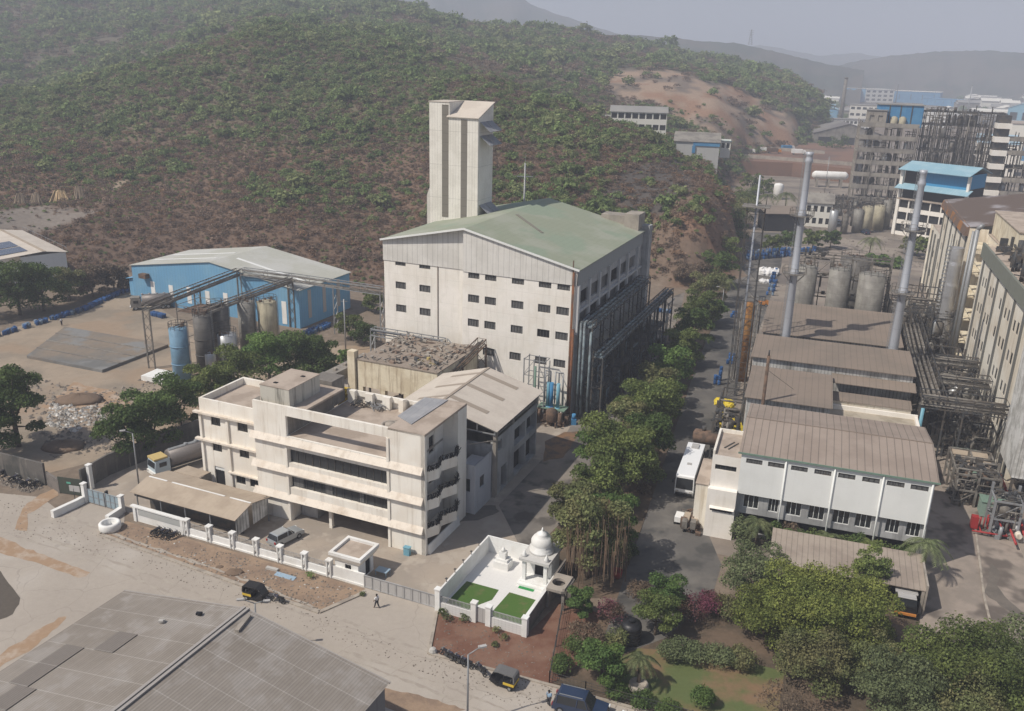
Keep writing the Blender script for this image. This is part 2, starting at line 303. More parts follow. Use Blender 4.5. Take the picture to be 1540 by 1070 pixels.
# ================================================================== terrain
def zcol(az, rows):
    """rows of (photo row, distance): height that shows at that row at that distance in the direction az"""
    out = []
    for py, D in rows:
        if py is None: out.append((D, 0.0)); continue
        x, y = D * math.sin(rad(az)), D * math.cos(rad(az)); lo, hi = -400.0, 900.0
        for _ in range(40):
            mid = (lo + hi) / 2
            if proj(x, y, mid)[1] > py: lo = mid
            else: hi = mid
        out.append((D, max(0.0, lo)))
    return out
COLS = [
 (-52, [(None, 250), (250, 330), (140, 450), (100, 520), (110, 640), (60, 800), (-10, 1000), (20, 1300)]),
 (-33, [(None, 262), (312, 285), (306, 312), (250, 345), (190, 400), (135, 500), (140, 600), (70, 780), (-12, 1000), (20, 1300)]),
 (-29, [(None, 258), (330, 280), (302, 300), (296, 315), (255, 335), (195, 400), (138, 500), (146, 590), (80, 760), (-10, 1000), (20, 1300)]),
 (-25, [(None, 245), (330, 268), (265, 320), (190, 400), (110, 490), (122, 590), (75, 740), (-12, 1000), (20, 1300)]),
 (-22, [(None, 238), (350, 255), (280, 305), (200, 370), (92, 480), (100, 560), (60, 740), (-12, 1000), (20, 1300)]),
 (-15, [(None, 222), (330, 245), (250, 300), (140, 390), (60, 460), (34, 500), (42, 600), (20, 760), (-16, 1050), (0, 1300)]),
 (-8,  [(None, 212), (365, 235), (290, 275), (180, 345), (100, 430), (62, 490), (64, 580), (34, 700), (2, 900), (20, 1200)]),
 (-2,  [(None, 212), (330, 232), (250, 275), (170, 330), (122, 380), (118, 500), (70, 700), (38, 850), (90, 1200)]),
 (3,   [(None, 222), (330, 235), (260, 268), (205, 310), (174, 345), (170, 460), (100, 620), (62, 760), (44, 860), (100, 1200)]),
 (7,   [(None, 228), (350, 240), (270, 275), (228, 310), (208, 335), (201, 420), (180, 450), (130, 560), (104, 630), (84, 760), (60, 880), (110, 1200)]),
 (9,   [(None, 226), (385, 234), (300, 258), (248, 292), (235, 315), (232, 350), (212, 430), (175, 480), (130, 560), (106, 630), (90, 760), (74, 880), (110, 1200)]),
 (10.5,[(None, 224), (410, 228), (330, 240), (272, 268), (262, 292), (262, 330), (252, 380), (196, 470), (150, 540), (110, 610), (102, 740), (86, 890), (110, 1200)]),
 (12,  [(None, 226), (395, 231), (320, 242), (285, 262), (280, 285), (268, 330), (252, 380), (240, 410), (198, 470), (150, 550), (116, 620), (106, 750), (92, 890), (115, 1200)]),
 (13.5,[(None, 240), (360, 248), (322, 262), (300, 280), (None, 320), (None, 440), (204, 500), (168, 560), (125, 640), (110, 760), (98, 900), (115, 1200)]),
 (14.5,[(None, 262), (None, 290), (None, 440), (None, 500), (196, 550), (160, 610), (130, 680), (112, 770), (104, 900), (115, 1200)]),
 (16.5,[(None, 262), (None, 540), (198, 585), (168, 640), (140, 720), (122, 800), (113, 880), (125, 1200)]),
 (18.0,[(None, 262), (None, 660), (150, 740), (135, 820), (None, 960)]),
 (19.2,[(None, 262), (None, 700), (None, 1200)]),
 (40,  [(None, 262), (None, 700), (None, 1200)]),
]
CZ = [(az, np.array([0, rows[0][1] - 1] + [d for d, z in zcol(az, rows)] + [2200]), np.array([0, 0] + [z for d, z in zcol(az, rows)] + [0])) for az, rows in COLS]
CAZ = [c[0] for c in CZ]
def hz(x, y):
    D = math.hypot(x, y); az = math.degrees(math.atan2(x, y)) if y > -1e3 else 0
    if D < 205 or y < 0: return 0.0
    az = min(max(az, CAZ[0]), CAZ[-1] - 1e-6)
    i = max(0, min(len(CAZ) - 2, int(np.searchsorted(CAZ, az, side='right')) - 1))
    t = (az - CAZ[i]) / (CAZ[i + 1] - CAZ[i]); t = t * t * (3 - 2 * t) * 0.6 + t * 0.4
    return float((1 - t) * np.interp(D, CZ[i][1], CZ[i][2]) + t * np.interp(D, CZ[i + 1][1], CZ[i + 1][2]))
_g = np.random.RandomState(3); _gr = [(_g.randn(2), _g.rand() * 6.28) for _ in range(60)]
def wob(x, y, sc, n=12):
    s = 0
    for (k, ph) in _gr[:n]: s += math.sin((k[0] * x + k[1] * y) / sc + ph)
    return s / math.sqrt(n)
def terr(x, y):
    z = hz(x, y)
    if z > 0.3: z += min(1, z / 12) * (wob(x, y, 14) * 0.9 + wob(x + 50, y, 45) * 2.2)
    return max(0.0, z)
def inpoly(x, y, P):
    c = False; n = len(P)
    for i in range(n):
        x1, y1 = P[i]; x2, y2 = P[i - 1]
        if (y1 > y) != (y2 > y) and x < (x2 - x1) * (y - y1) / (y2 - y1) + x1: c = not c
    return c
QUARRY = [(905, 128), (935, 103), (985, 106), (1060, 122), (1130, 140), (1180, 165), (1205, 205), (1150, 222), (1095, 215), (1040, 190), (1000, 172), (960, 160), (920, 150)]
BANK = [(975, 345), (1000, 315), (1060, 270), (1100, 262), (1125, 290), (1115, 360), (1050, 430), (985, 440)]
BURNT = [(930, 262), (1000, 235), (1060, 255), (1085, 290), (1040, 330), (960, 335), (915, 300)]
TERRACE = [(-60, 318), (0, 316), (60, 312), (110, 315), (150, 320), (80, 340), (30, 346), (-60, 350)]
PATH1 = [(0, 340), (70, 320), (150, 316), (165, 305), (170, 285), (200, 270), (218, 262)]
def dseg(x, y, P):
    m = 1e9
    for (x1, y1), (x2, y2) in zip(P[:-1], P[1:]):
        dx, dy = x2 - x1, y2 - y1; t = max(0, min(1, ((x - x1) * dx + (y - y1) * dy) / (dx * dx + dy * dy))); m = min(m, math.hypot(x - x1 - t * dx, y - y1 - t * dy))
    return m
def zone(x, y, z):
    px, py = proj(x, y, z); D = math.hypot(x, y)
    px += wob(x, y, 9) * 4; py += wob(x + 31, y, 7) * 3
    w1 = .5 + .5 * wob(x, y, 30, 16); brown = (0.140 + .03 * w1, 0.095 + .018 * w1, 0.069 + .01 * w1); dry = (0.135 - .03 * w1, 0.112 + .01 * w1, 0.074 - .01 * w1); far = (0.125, 0.108, 0.08)
    c = brown if py > 235 + wob(x, y, 60) * 18 else (dry if D < 520 else far)
    if z < 0.05: c = (0.20, 0.16, 0.125)
    k = None
    if D > 400 and inpoly(px, py, QUARRY): q_ = wob(x, y, 12) + .6 * wob(x + 5, y, 5); c = (0.27, 0.165, 0.11) if q_ > 0.5 else ((0.31, 0.225, 0.165) if q_ > -.4 else (.17, .135, .11)); k = 'bare' if q_ > -.6 else 'sparse'
    elif D > 205 and inpoly(px, py, BANK) and z > 0.3: c = (0.215, 0.13, 0.088) if wob(x, y, 7) > 0 else (.16, .115, .085); k = 'sparse' if wob(x, y, 6) > 0.1 else None
    elif inpoly(px, py, BURNT): c = (0.085, 0.075, 0.068); k = 'sparse'
    elif D > 250 and inpoly(px, py, TERRACE) and z > .3: c = (0.21, 0.18, 0.155); k = 'bare'
    elif z > 1 and D < 420 and px < 240 and dseg(px, py, PATH1) < 2.5: c = (0.30, 0.24, 0.18); k = 'bare'
    elif z > 1 and D > 400 and 1180 < px < 1200 and py > 180: c = (0.3, 0.18, 0.11); k = 'bare'
    return c, k
def build_terrain():
    xs = np.concatenate([np.arange(-760, -260, 10), np.arange(-260, 200, 4.5), np.arange(200, 620, 9)])
    ys = np.concatenate([np.arange(-60, 180, 30), np.arange(180, 420, 4.5), np.arange(420, 1320, 9)])
    nx, ny = len(xs), len(ys); V = []; C = []
    for y in ys:
        for x in xs:
            z = terr(x, y); V.append((x, y, z)); C.append((*zone(x, y, z)[0], 1))
    Fc = [(j * nx + i, j * nx + i + 1, (j + 1) * nx + i + 1, (j + 1) * nx + i) for j in range(ny - 1) for i in range(nx - 1)]
    me = bpy.data.meshes.new('hill_ground'); me.from_pydata(V, [], Fc)
    ca = me.color_attributes.new('soil', 'FLOAT_COLOR', 'POINT'); ca.data.foreach_set('color', np.array(C, dtype=np.float32).ravel())
    me.polygons.foreach_set('use_smooth', [True] * len(Fc))
    m = mat('soil_and_dry_grass', (0.2, 0.15, 0.1), attr='soil', var=0.55, vs=0.7, coords='World', bump=1.0, bs=0.9, spec=0.1)
    me.materials.append(m); o = bpy.data.objects.new('hillside', me); SC.collection.objects.link(o); struct(o)
    return o
build_terrain()
M_EARTH = mat('plain_earth', (0.16, 0.135, 0.11), col2=(0.11, 0.10, 0.08), ns=0.01, var=0.25, vs=0.05, coords='World', spec=0.1)
b = MB(); b.face((-9000, -2000, -1.0), (9000, -2000, -1.0), (9000, 12000, -1.0), (-9000, 12000, -1.0)); struct(b.build('ground', M_EARTH))

def ridge(name, D, pts, depth, m, seed):
    """a distant hill: crest given by photo positions at distance D, with real depth in front and behind"""
    rr = random.Random(seed); V = []; n = len(pts); rows = 9; P = []
    xs = [p[0] for p in pts]; k = 70
    for i in range(k):
        px = xs[0] + (xs[-1] - xs[0]) * i / (k - 1); py = np.interp(px, xs, [p[1] for p in pts]) + rr.uniform(-0.8, 0.8)
        d = ray(px, py); t = D / math.hypot(d.x, d.y); P.append((d.x * t, d.y * t, H + d.z * t))
    prof = [(-1.0, -0.02), (-0.75, .12), (-0.5, .38), (-0.25, .75), (0, 1), (0.3, .8), (0.6, .4), (0.85, .1), (1, -0.02)]
    for i, (x, y, z) in enumerate(P):
        u = Vector((x, y, 0)).normalized()
        for j, (s, h) in enumerate(prof):
            w = 0 if j == 4 else (rr.uniform(-1, 1) * 0.05 + 0.05 * math.sin(i * 0.7 + j))
            V.append((x + u.x * s * depth, y + u.y * s * depth, max(-2, z * (h + w) if h > 0 else -2)))
    Fc = [(i * rows + j, (i + 1) * rows + j, (i + 1) * rows + j + 1, i * rows + j + 1) for i in range(k - 1) for j in range(rows - 1)]
    me = bpy.data.meshes.new(name); me.from_pydata(V, [], Fc); me.polygons.foreach_set('use_smooth', [True] * len(Fc)); me.materials.append(m)
    o = bpy.data.objects.new(name, me); SC.collection.objects.link(o); return struct(o)
M_FAR = mat('distant_scrub', (0.095, 0.085, 0.07), col2=(0.055, 0.065, 0.05), ns=0.012, nmix=(0.4, 0.6), var=0.35, vs=0.03, coords='World', spec=0.1)
ridge('distant_mountain', 2700, [(380, -60), (600, -30), (700, -14), (780, -8), (800, 8), (840, 22), (900, 42), (960, 60), (1040, 78), (1120, 92), (1160, 100)], 700, M_FAR, 1)
ridge('middle_hill', 1750, [(900, 60), (940, 52), (1000, 56), (1060, 63), (1110, 65), (1150, 74), (1200, 86), (1250, 98), (1300, 106)], 330, M_FAR, 2)
ridge('right_hill', 2300, [(1240, 104), (1290, 92), (1340, 84), (1420, 77), (1480, 76), (1540, 80), (1620, 84), (1700, 92)], 450, M_FAR, 3)
ridge('faint_hill', 3800, [(1080, 80), (1140, 68), (1180, 74), (1230, 84), (1290, 80), (1340, 88), (1420, 98), (1560, 96)], 600, M_FAR, 4)

# ================================================================== flat ground sheets
def sheet(name, P, m, z=0.004, world_pts=None):
    pts = [at(x, y, z) for x, y in P] if P else [Vector((x, y, z)) for x, y in world_pts]
    b = MB(); b.face(*pts); return struct(b.build(name, m))
M_ROAD = mat('concrete_road', (0.40, 0.355, 0.305), col2=(0.33, 0.29, 0.25), ns=0.035, nmix=(.35,.75), var=0.13, vs=1.6, coords='World', col3=(0.415, 0.375, 0.33), n3=0.06, bump=0.2, bs=3, crack=(.13, .005, .16))
M_YARDC = mat('compound_concrete', (0.36, 0.305, 0.25), col2=(0.30, 0.26, 0.22), ns=0.12, var=0.10, vs=0.7, coords='World', col3=(0.39, 0.34, 0.285), n3=0.3, crack=(.2, .005, .15))
M_VERGE = mat('dusty_verge', (0.30, 0.215, 0.15), col2=(0.23, 0.165, 0.12), ns=0.35, var=0.25, vs=2.5, coords='World', bump=0.5, bs=4)
M_RED = mat('red_soil', (0.155, 0.075, 0.05), col2=(0.20, 0.115, 0.08), ns=0.3, var=0.2, vs=2.5, coords='World', bump=0.5, bs=4)
M_ASPH = mat('asphalt', (0.115, 0.108, 0.10), col2=(0.19, 0.175, 0.155), ns=0.12, nmix=(0.45, 0.7), var=0.2, vs=0.8, coords='World', col3=(0.07, 0.068, 0.065), n3=0.2)
M_SERV = mat('service_road_surface', (0.17, 0.155, 0.14), col2=(0.24, 0.21, 0.18), ns=0.12, var=0.15, vs=0.8, coords='World', col3=(0.10, 0.09, 0.08), n3=0.22)
M_SAND = mat('sandy_yard', (0.33, 0.265, 0.20), col2=(0.24, 0.20, 0.155), ns=0.08, var=0.2, vs=0.8, coords='World', col3=(0.30, 0.225, 0.16), n3=0.05, bump=.4, bs=2)
M_LANE = mat('plant_lane', (0.31, 0.26, 0.22), col2=(0.24, 0.205, 0.175), ns=0.2, var=0.15, vs=1, coords='World', col3=(0.13, 0.11, 0.095), n3=0.17)
M_LAWN = mat('lawn', (0.10, 0.125, 0.045), col2=(0.20, 0.13, 0.075), ns=0.16, nmix=(0.45, 0.62), var=0.25, vs=2.5, coords='World')
M_GRASS = mat('bright_lawn', (0.065, 0.13, 0.025), col2=(0.11, 0.13, 0.045), ns=0.8, nmix=(0.5, 0.7), var=0.25, vs=6, coords='World')
M_LITT = mat('dark_leaf_litter', (0.09, 0.07, 0.05), col2=(0.14, 0.10, 0.07), ns=0.25, var=0.3, vs=2, coords='World')
M_TRACK = mat('orange_mud_track', (0.33, 0.225, 0.145), col2=(0.40, 0.32, 0.25), ns=0.5, nmix=(0.45, 0.65), var=0.15, vs=2, coords='World')
M_STAIN = mat('damp_stain', (0.13, 0.115, 0.10), col2=(0.16, 0.14, 0.12), ns=0.5, var=0.2, coords='World')
M_BYARD = mat('plant_yard', (0.22, 0.185, 0.155), col2=(0.15, 0.13, 0.115), ns=0.08, var=0.2, vs=0.5, coords='World', col3=(0.28, 0.24, 0.2), n3=0.05)
M_EDGE = mat('kerb_concrete', (0.38, 0.335, 0.28), col2=(0.27, 0.235, 0.20), ns=0.8, var=0.15, coords='World')

sheet('road', [(-700, 800), (-200, 748), (0, 742), (62, 748), (96, 774), (132, 757), (188, 770), (186, 790), (150, 805), (480, 922), (550, 886), (658, 914), (645, 984), (830, 1032), (1100, 1105), (1400, 1200), (1300, 2100), (-1400, 2300)], M_ROAD, 0.012)
sheet('left_yard', [(-500, 620), (-250, 520), (0, 500), (120, 462), (205, 440), (262, 478), (360, 520), (560, 520), (560, 600), (300, 650), (120, 700), (40, 720), (-300, 740)], M_SAND, 0.004)
sheet('compound_floor', [(186, 769), (132, 757), (120, 735), (300, 640), (560, 560), (700, 560), (860, 560), (880, 640), (880, 700), (830, 770), (790, 838), (732, 829), (658, 914), (550, 886)], M_YARDC, 0.008)
sheet('service_road', [(750, 760), (850, 655), (905, 560), (985, 455), (1030, 440), (1020, 480), (975, 560), (930, 640), (880, 720), (840, 790), (790, 838)], M_SERV, 0.016)
sheet('dirt_verge', [(150, 805), (190, 784), (550, 886), (480, 922)], M_VERGE, 0.010)
sheet('red_soil_bed', [(645, 984), (657, 914), (789, 958), (848, 900), (905, 925), (870, 1000), (828, 1030)], M_RED, 0.010)
sheet('green_belt_ground', [(790, 838), (840, 790), (880, 720), (975, 560), (1030, 470), (1110, 330), (1135, 330), (1110, 398), (1050, 540), (1000, 690), (962, 800), (930, 900), (860, 900)], M_LITT, 0.006)
sheet('asphalt_road', [(895, 1000), (935, 880), (962, 800), (1000, 690), (1050, 540), (1112, 396), (1130, 350), (1180, 350), (1175, 400), (1120, 560), (1082, 690), (1064, 800), (1085, 850), (1070, 900), (1000, 960)], M_ASPH, 0.016)
sheet('plant_yard', [(1175, 400), (1120, 560), (1082, 690), (1064, 830), (1390, 900), (1400, 800), (1700, 1000), (1900, 700), (1560, 300), (1560, 230), (1420, 215), (1260, 215), (1180, 240), (1105, 300), (1135, 350)], M_BYARD, 0.004)
sheet('far_track', [(1180, 372), (1260, 368), (1395, 398), (1405, 410), (1255, 392), (1175, 385)], M_LANE, 0.02)
sheet('plant_lane', [(1396, 770), (1412, 650), (1470, 640), (1500, 720), (1560, 900), (1700, 1100), (1480, 1130), (1380, 960), (1390, 880)], M_LANE, 0.012)
sheet('garden_ground', [(828, 1030), (870, 1000), (905, 925), (1000, 955), (1070, 900), (1400, 900), (1500, 1000), (1560, 1160), (1100, 1104)], M_LITT, 0.008)
sheet('garden_lawn', [(915, 1000), (960, 975), (1080, 985), (1180, 1010), (1170, 1075), (1090, 1090), (950, 1060)], M_LAWN, 0.020)
def streakpatch(name, P, m, z, seed):      # ragged-edged sheet
    rr = random.Random(seed); pts = []
    for i in range(len(P)):
        a, c = P[i], P[(i + 1) % len(P)]; k = max(2, int(math.dist(a, c) / 9))
        for j in range(k): t = j / k; pts.append((a[0] + (c[0] - a[0]) * t + rr.uniform(-2, 2), a[1] + (c[1] - a[1]) * t + rr.uniform(-1.5, 1.5)))
    return sheet(name, pts, m, z)
streakpatch('mud_patch', [(-30, 795), (40, 825), (100, 848), (135, 862), (120, 870), (60, 848), (0, 832), (-30, 815)], M_TRACK, 0.020, 1)
streakpatch('mud_patch', [(100, 925), (60, 945), (0, 985), (-60, 1030), (-60, 1046), (0, 1003), (50, 975), (98, 932)], M_TRACK, 0.020, 2)
streakpatch('mud_track', [(82, 735), (60, 745), (32, 765), (22, 795), (40, 800), (42, 775), (66, 757), (88, 744)], M_TRACK, 0.022, 3)
streakpatch('mud_patch', [(575, 1035), (640, 1048), (700, 1068), (650, 1085), (560, 1060)], M_VERGE, 0.020, 4)
streakpatch('mud_track', [(210, 615), (175, 590), (110, 575), (95, 590), (60, 612), (110, 620), (170, 612), (200, 640)], M_TRACK, 0.012, 5)
streakpatch('damp_patch', [(685, 768), (700, 760), (745, 760), (750, 770), (720, 782), (690, 786)], M_STAIN, 0.022, 6)
streakpatch('damp_patch', [(820, 665), (850, 650), (872, 650), (862, 668), (845, 690), (818, 694)], mat('rusty_damp', (0.20, 0.12, 0.07), col2=(0.10, 0.075, 0.06), ns=0.6, var=0.2, coords='World'), 0.024, 7)
streakpatch('damp_patch', [(1492, 845), (1505, 860), (1498, 880), (1520, 905), (1545, 925), (1545, 935), (1505, 912), (1480, 890), (1488, 865)], M_STAIN, 0.022, 8)
streakpatch('pit_shade_patch', [(-60, 880), (0, 860), (32, 900), (20, 925), (-60, 950)], mat('shaded_dirt', (0.10, 0.085, 0.07), var=0.3, vs=2, coords='World'), 0.022, 9)  # flat sheet, shade painted into its dark dirt colour
def kerb(name, P, w=0.22, h=0.14, m=None):
    b = MB(); pts = [at(x, y, 0) for x, y in P]
    for a, c in zip(pts[:-1], pts[1:]): b.bar(a + Vector((0, 0, h / 2)), c + Vector((0, 0, h / 2)), w, h)
    return struct(b.build(name, m or M_EDGE))
M_FAINT = mat('tyre_dust', (0.325, 0.285, 0.245), col2=(0.38, 0.34, 0.29), ns=.8, nmix=(.4, .6), var=.12, coords='World')
for k_, (y0_, w_) in enumerate(((0, 3), (14, 2.5), (46, 3), (60, 2.5))):
    top = [(20 + 65 * i, 742 + y0_ + 24.5 * i + 3 * math.sin(i * .9 + k_)) for i in range(13)]
    streakpatch('tyre_track', top + [(x - 2, y + w_) for x, y in reversed(top)], M_FAINT, 0.0165 + .001 * k_, 40 + k_)
kerb('road_kerb', [(186, 788), (150, 804), (250, 840), (360, 880), (480, 922), (548, 892)], 0.45)
kerb('road_kerb', [(658, 916), (645, 984), (740, 1008), (830, 1032), (960, 1068), (1080, 1100)], 0.3)
kerb('road_kerb', [(1112, 396), (1050, 540), (1000, 690), (962, 800), (945, 850)], 0.14, .1, M_LITT)
kerb('road_kerb', [(1466, 790), (1480, 900), (1500, 980)], 0.25)
kerb('road_kerb', [(0, 705), (30, 722), (50, 730)], 0.3)

# ================================================================== office building
def pane(parent, name, m, axis, c, rect, out=-1, d=0.2):
    b = MB(); u0, u1, z0, z1 = rect; cc = c - out * d
    P = (lambda u, z, e=0: (u, cc + out * e, z)) if axis == 'y' else (lambda u, z, e=0: (cc + out * e, u, z))
    b.face(P(u0, z0), P(u1, z0), P(u1, z1), P(u0, z1)); return b.build(name, m, parent)
def winframe(parent, m, axis, c, rect, out=-1, d=0.16, n=3, w=0.06):
    b = MB(); u0, u1, z0, z1 = rect; cc = c - out * d
    P = (lambda u, z: (u, cc, z)) if axis == 'y' else (lambda u, z: (cc, u, z))
    for i in range(n + 1):
        u = u0 + w / 2 + (u1 - u0 - w) * i / n; b.bar(P(u, z0), P(u, z1), w)
    for z in (z0 + w / 2, z1 - w / 2): b.bar(P(u0, z), P(u1, z), w)
    return b.build('window_frame', m, parent)
def window(parent, axis, c, rect, out=-1, m=None, n=3, depth=0.2, frame=None):
    w = pane(parent, 'window', m or G_GLASS, axis, c, rect, out, depth)
    if frame is not False: winframe(w, frame or G_DARKS, axis, c, rect, out, depth - 0.05, n)
    return w
O = thing('office_building', 'long stained cream office building with dark ribbon windows and a roof terrace', 'building', FO.w(0, 0), FO.a)
# right block + projecting front
b = MB()
holes = [(-18.7, -4.9, 7.9, 9.75), (-18.7, -4.9, 4.6, 6.15), (-18.7, -4.9, 0.0, 2.75)]
b.wall('y', 0, -23.6, -0.02, 0, 10.6, holes, 0.5)
b.wall('y', 0, -23.6, -18.8, 10.6, 15.2, (), 0.3); b.wall('y', 0, -4.75, -0.02, 10.6, 15.2, (), 0.3); b.wall('y', 0, -18.8, -4.75, 10.6, 11.35)
b.box(-23.6, -18.8, 0.02, 0.35, 11.0, 15.18); b.box(-4.75, -4.5, 0.02, 10.4, 11.0, 15.0); b.box(-18.8, -4.75, 0.02, 0.3, 10.6, 11.33)
b.wall('x', -23.6, 0, 1.5, 0, 15.2, (), 0.3, out=-1)
b.wall('x', -2.0, 0.4, 8.2, 0, 15.0, [(4.6, 5.8, 10.5, 12.7), (4.6, 5.8, 6.6, 8.6), (4.6, 5.8, 3.0, 5.0)], 0.2, out=1)
b.box(-0.5, 0, 0, 0.45, 0, 15.0); b.box(-2.0, 0, 8.2, 10.5, 0, 15.0); b.wall('y', 13.5, -19, -2.0, 0, 12.2, (), .2, out=1)
b.wall('x', -2.0, 10.5, 13.5, 0, 12.2, (), .2, out=1); b.box(-19, -18.8, 0.3, 13.5, 0, 11.3)
b.build('wall', G_OFF, O)
b = MB(); b.box(-4.7, 0, 0, 10.5, 15.0, 15.28); b.build('roof', G_TERR, O)
b = MB(); b.box(-18.8, -2.0, 0.3, 13.5, 11.0, 11.3); b.box(-18.8, -4.9, 0.5, 10, 2.8, 3.0); b.build('terrace_floor', G_TERR, O)
b = MB(); b.box(-18.8, -4.7, 0.0, 0.35, 14.0, 15.2); b.build('terrace_beam', G_OFF, O)
b = MB(); b.box(-19, -2, 13.2, 13.5, 12.2, 12.9)
for u in (-18.5, -15.8, -13.2, -10.8): b.box(u, u + 1.1, 12.6, 13.2, 11.3, 13.0)
b.build('terrace_parapet', G_OFF, O)
b = MB()
for z in (10.25, 6.45, 2.75):
    for x0, x1, hh in ((-24.1, -4.6, .34), (-4.6, -0.25, .34)): b.hexa([(x0, -0.10, z), (x1, -0.10, z), (x1, -.003, z), (x0, -.003, z), (x0, -0.5, z + .18), (x1, -0.5, z + .18), (x1, -.003, z + .95), (x0, -.003, z + .95)])
b.build('ledge', G_BAND, O)
b = MB()
for x in (-18.95, -4.75): b.box(x - .16, x + .16, -0.13, -.003, 0, 14 if x > -10 else 10.2)
b.build('pilaster', G_OFF, O)
for r in holes[:2]:
    w = pane(O, 'window', G_GLASS, 'y', 0, r, d=0.45)
    b = MB()
    for i in range(1, 13): u = r[0] + (r[1] - r[0]) * i / 13; b.box(u - .03, u + .03, 0.38, 0.44, r[2], r[3])
    b.build('window_frame', G_DARKS, w)
    if r is holes[1]:
        b = MB(); 
        for u0, u1 in ((-18.4, -16.9), (-13.8, -12.8), (-9, -8.4)): b.face((u0, .36, r[2] + .1), (u1, .36, r[2] + .1), (u1, .36, r[3] - .1), (u0, .36, r[3] - .1))
        b.build('curtain', G_LOUVRE, w)
b = MB(); b.wall('y', 7.0, -18.8, -4.9, 0, 2.8); b.box(-18.6, -16.2, 1.8, 6.9, 0, 2.78); b.build('parking_back_wall', G_GREYSHADE, O)
b = MB(); b.box(-13.6, -13.2, .5, .9, 0, 2.79); b.box(-9.2, -8.8, 4.5, 4.9, 0, 2.79); b.build('column', G_OFF, O)
# side balconies
zig = [(-0.7, 0.45), (0.35, 2.5), (-0.25, 4.3), (0.75, 6.3), (0.0, 8.2)]
for z in (8.95, 5.3, 1.7):
    b = MB()
    for (p, q) in zip(zig[:-1], zig[1:]): b.bar((*p, z + .65), (*q, z + .65), 0.14, 1.3)
    b.prism([(-1.98, .46)] + zig + [(-1.98, 8.19)], z - .05, z + .08)
    bal = b.build('balcony', G_OFF, O)
    b = MB(); rr = random.Random(int(z * 10))
    for (p, q) in zip(zig[:-1], zig[1:]):
        b.bar((*p, z + 1.85), (*q, z + 1.85), 0.05)
        for k in range(7):
            t = k / 7; x, y = p[0] + (q[0] - p[0]) * t, p[1] + (q[1] - p[1]) * t; b.bar((x, y, z + 1.3), (x + rr.uniform(-.1, .1), y, z + 1.9), 0.04)
            for _ in range(4): b.bar((x + rr.uniform(-.2, .2), y + rr.uniform(-.2, .2), z + 1.3), (x + rr.uniform(-.35, .35), y + rr.uniform(-.3, .3), z + 1.3 + rr.uniform(.3, .6)), 0.10, 0.03)
    b.build('balcony_railing', G_BLACK, bal)
for z in (10.5, 6.6, 3.0): pane(O, 'balcony_door', G_GLASS, 'x', -2.0, (4.6, 5.8, z, z + 2.1), out=1, d=.15)
b = MB(); b.hexa([(0.0, .5, 0), (.35, .5, 0), (.35, 8.2, 0), (0.0, 8.2, 0), (0.0, .5, 1.15), (.15, .5, 1.15), (.15, 8.2, 1.15), (0.0, 8.2, 1.15)]); b.build('plinth', G_WHITE, O)
# left wing
b = MB()
LW = [(-31.7, -30.2, 9.75, 11.1), (-27.5, -25.9, 9.75, 11.1), (-31.8, -30.3, 6.15, 7.35), (-27.5, -26.0, 6.15, 7.35), (-31.8, -30.2, 1.4, 4.0), (-28.4, -26.9, 2.3, 3.6), (-26.2, -24.6, 2.3, 3.6)]
b.wall('y', 1.5, -33.4, -23.6, 0, 13.2, LW, 0.2); b.wall('x', -33.4, 1.5, 10.0, 0, 13.2, [(4, 5.5, 6.2, 7.4), (4, 5.5, 9.8, 11.1)], .2, out=-1); b.wall('y', 10.0, -33.4, -19, 0, 13.2, (), .2, out=1)
b.box(-33.38, -23.6, 1.52, 1.8, 12.3, 13.18); b.box(-33.38, -33.1, 1.8, 9.98, 12.3, 13.18); b.box(-33.1, -23.6, 9.7, 9.98, 12.3, 13.18)
for x in (-33.45, -29.15, -23.95): b.box(x, x + .35, 1.25, 1.497, 0, 11.4)
b.box(-24.0, -19.4, 3.5, 8, 12.3, 14.1)
b.build('wing_wall', G_OFF, O)
b = MB(); b.box(-33.1, -19, 1.8, 9.7, 12.1, 12.3); b.build('wing_roof', G_TERR, O)
b = MB()
for z in (11.35, 7.65): b.box(-34.1, -23.6, 0.95, 1.497, z - .12, z + .12)
b.box(-29.2, -23.6, 1.0, 1.497, 3.72, 3.9); b.build('sunshade', G_BAND, O)
for r in LW[:4] + LW[5:]: window(O, 'y', 1.5, r, n=2)
pane(O, 'door', G_HOLE, 'y', 1.5, LW[4], d=.19); pane(O, 'fanlight', G_WHT2, 'y', 1.5, (-31.8, -30.2, 3.5, 4.0), d=.12)
b = MB(); b.box(-23.6, -17.3, 0.36, 10, 14.05, 14.3); b.build('roof_slab', G_TERR, O)
b = MB(); b.box(-23.3, -18.9, 0.4, 9.6, 11.3, 14.05); b.box(-22.5, -19.2, 10.2, 13, 11.3, 14.8); b.build('stair_room', G_GREYB, O)
b = MB(); b.box(-23.6, -19.3, 1.6, 7.8, 14.3, 16.6); t = b.build('water_tank', mat('streaked_tank', (0.52, 0.50, 0.44), streak=1.0, scol=(0.07, 0.065, 0.05), var=0.1), O)
b = MB(); b.box(-23.65, -19.25, 1.55, 7.85, 16.6, 16.68); b.build('tank_top', G_TERR, t)
b = MB(); b.box(-22.4, -21.9, 2.6, 3.0, 16.68, 16.75); b.box(-20.8, -20.3, 5.9, 6.3, 16.68, 16.75); b.build('hatch', G_HOLE, t)
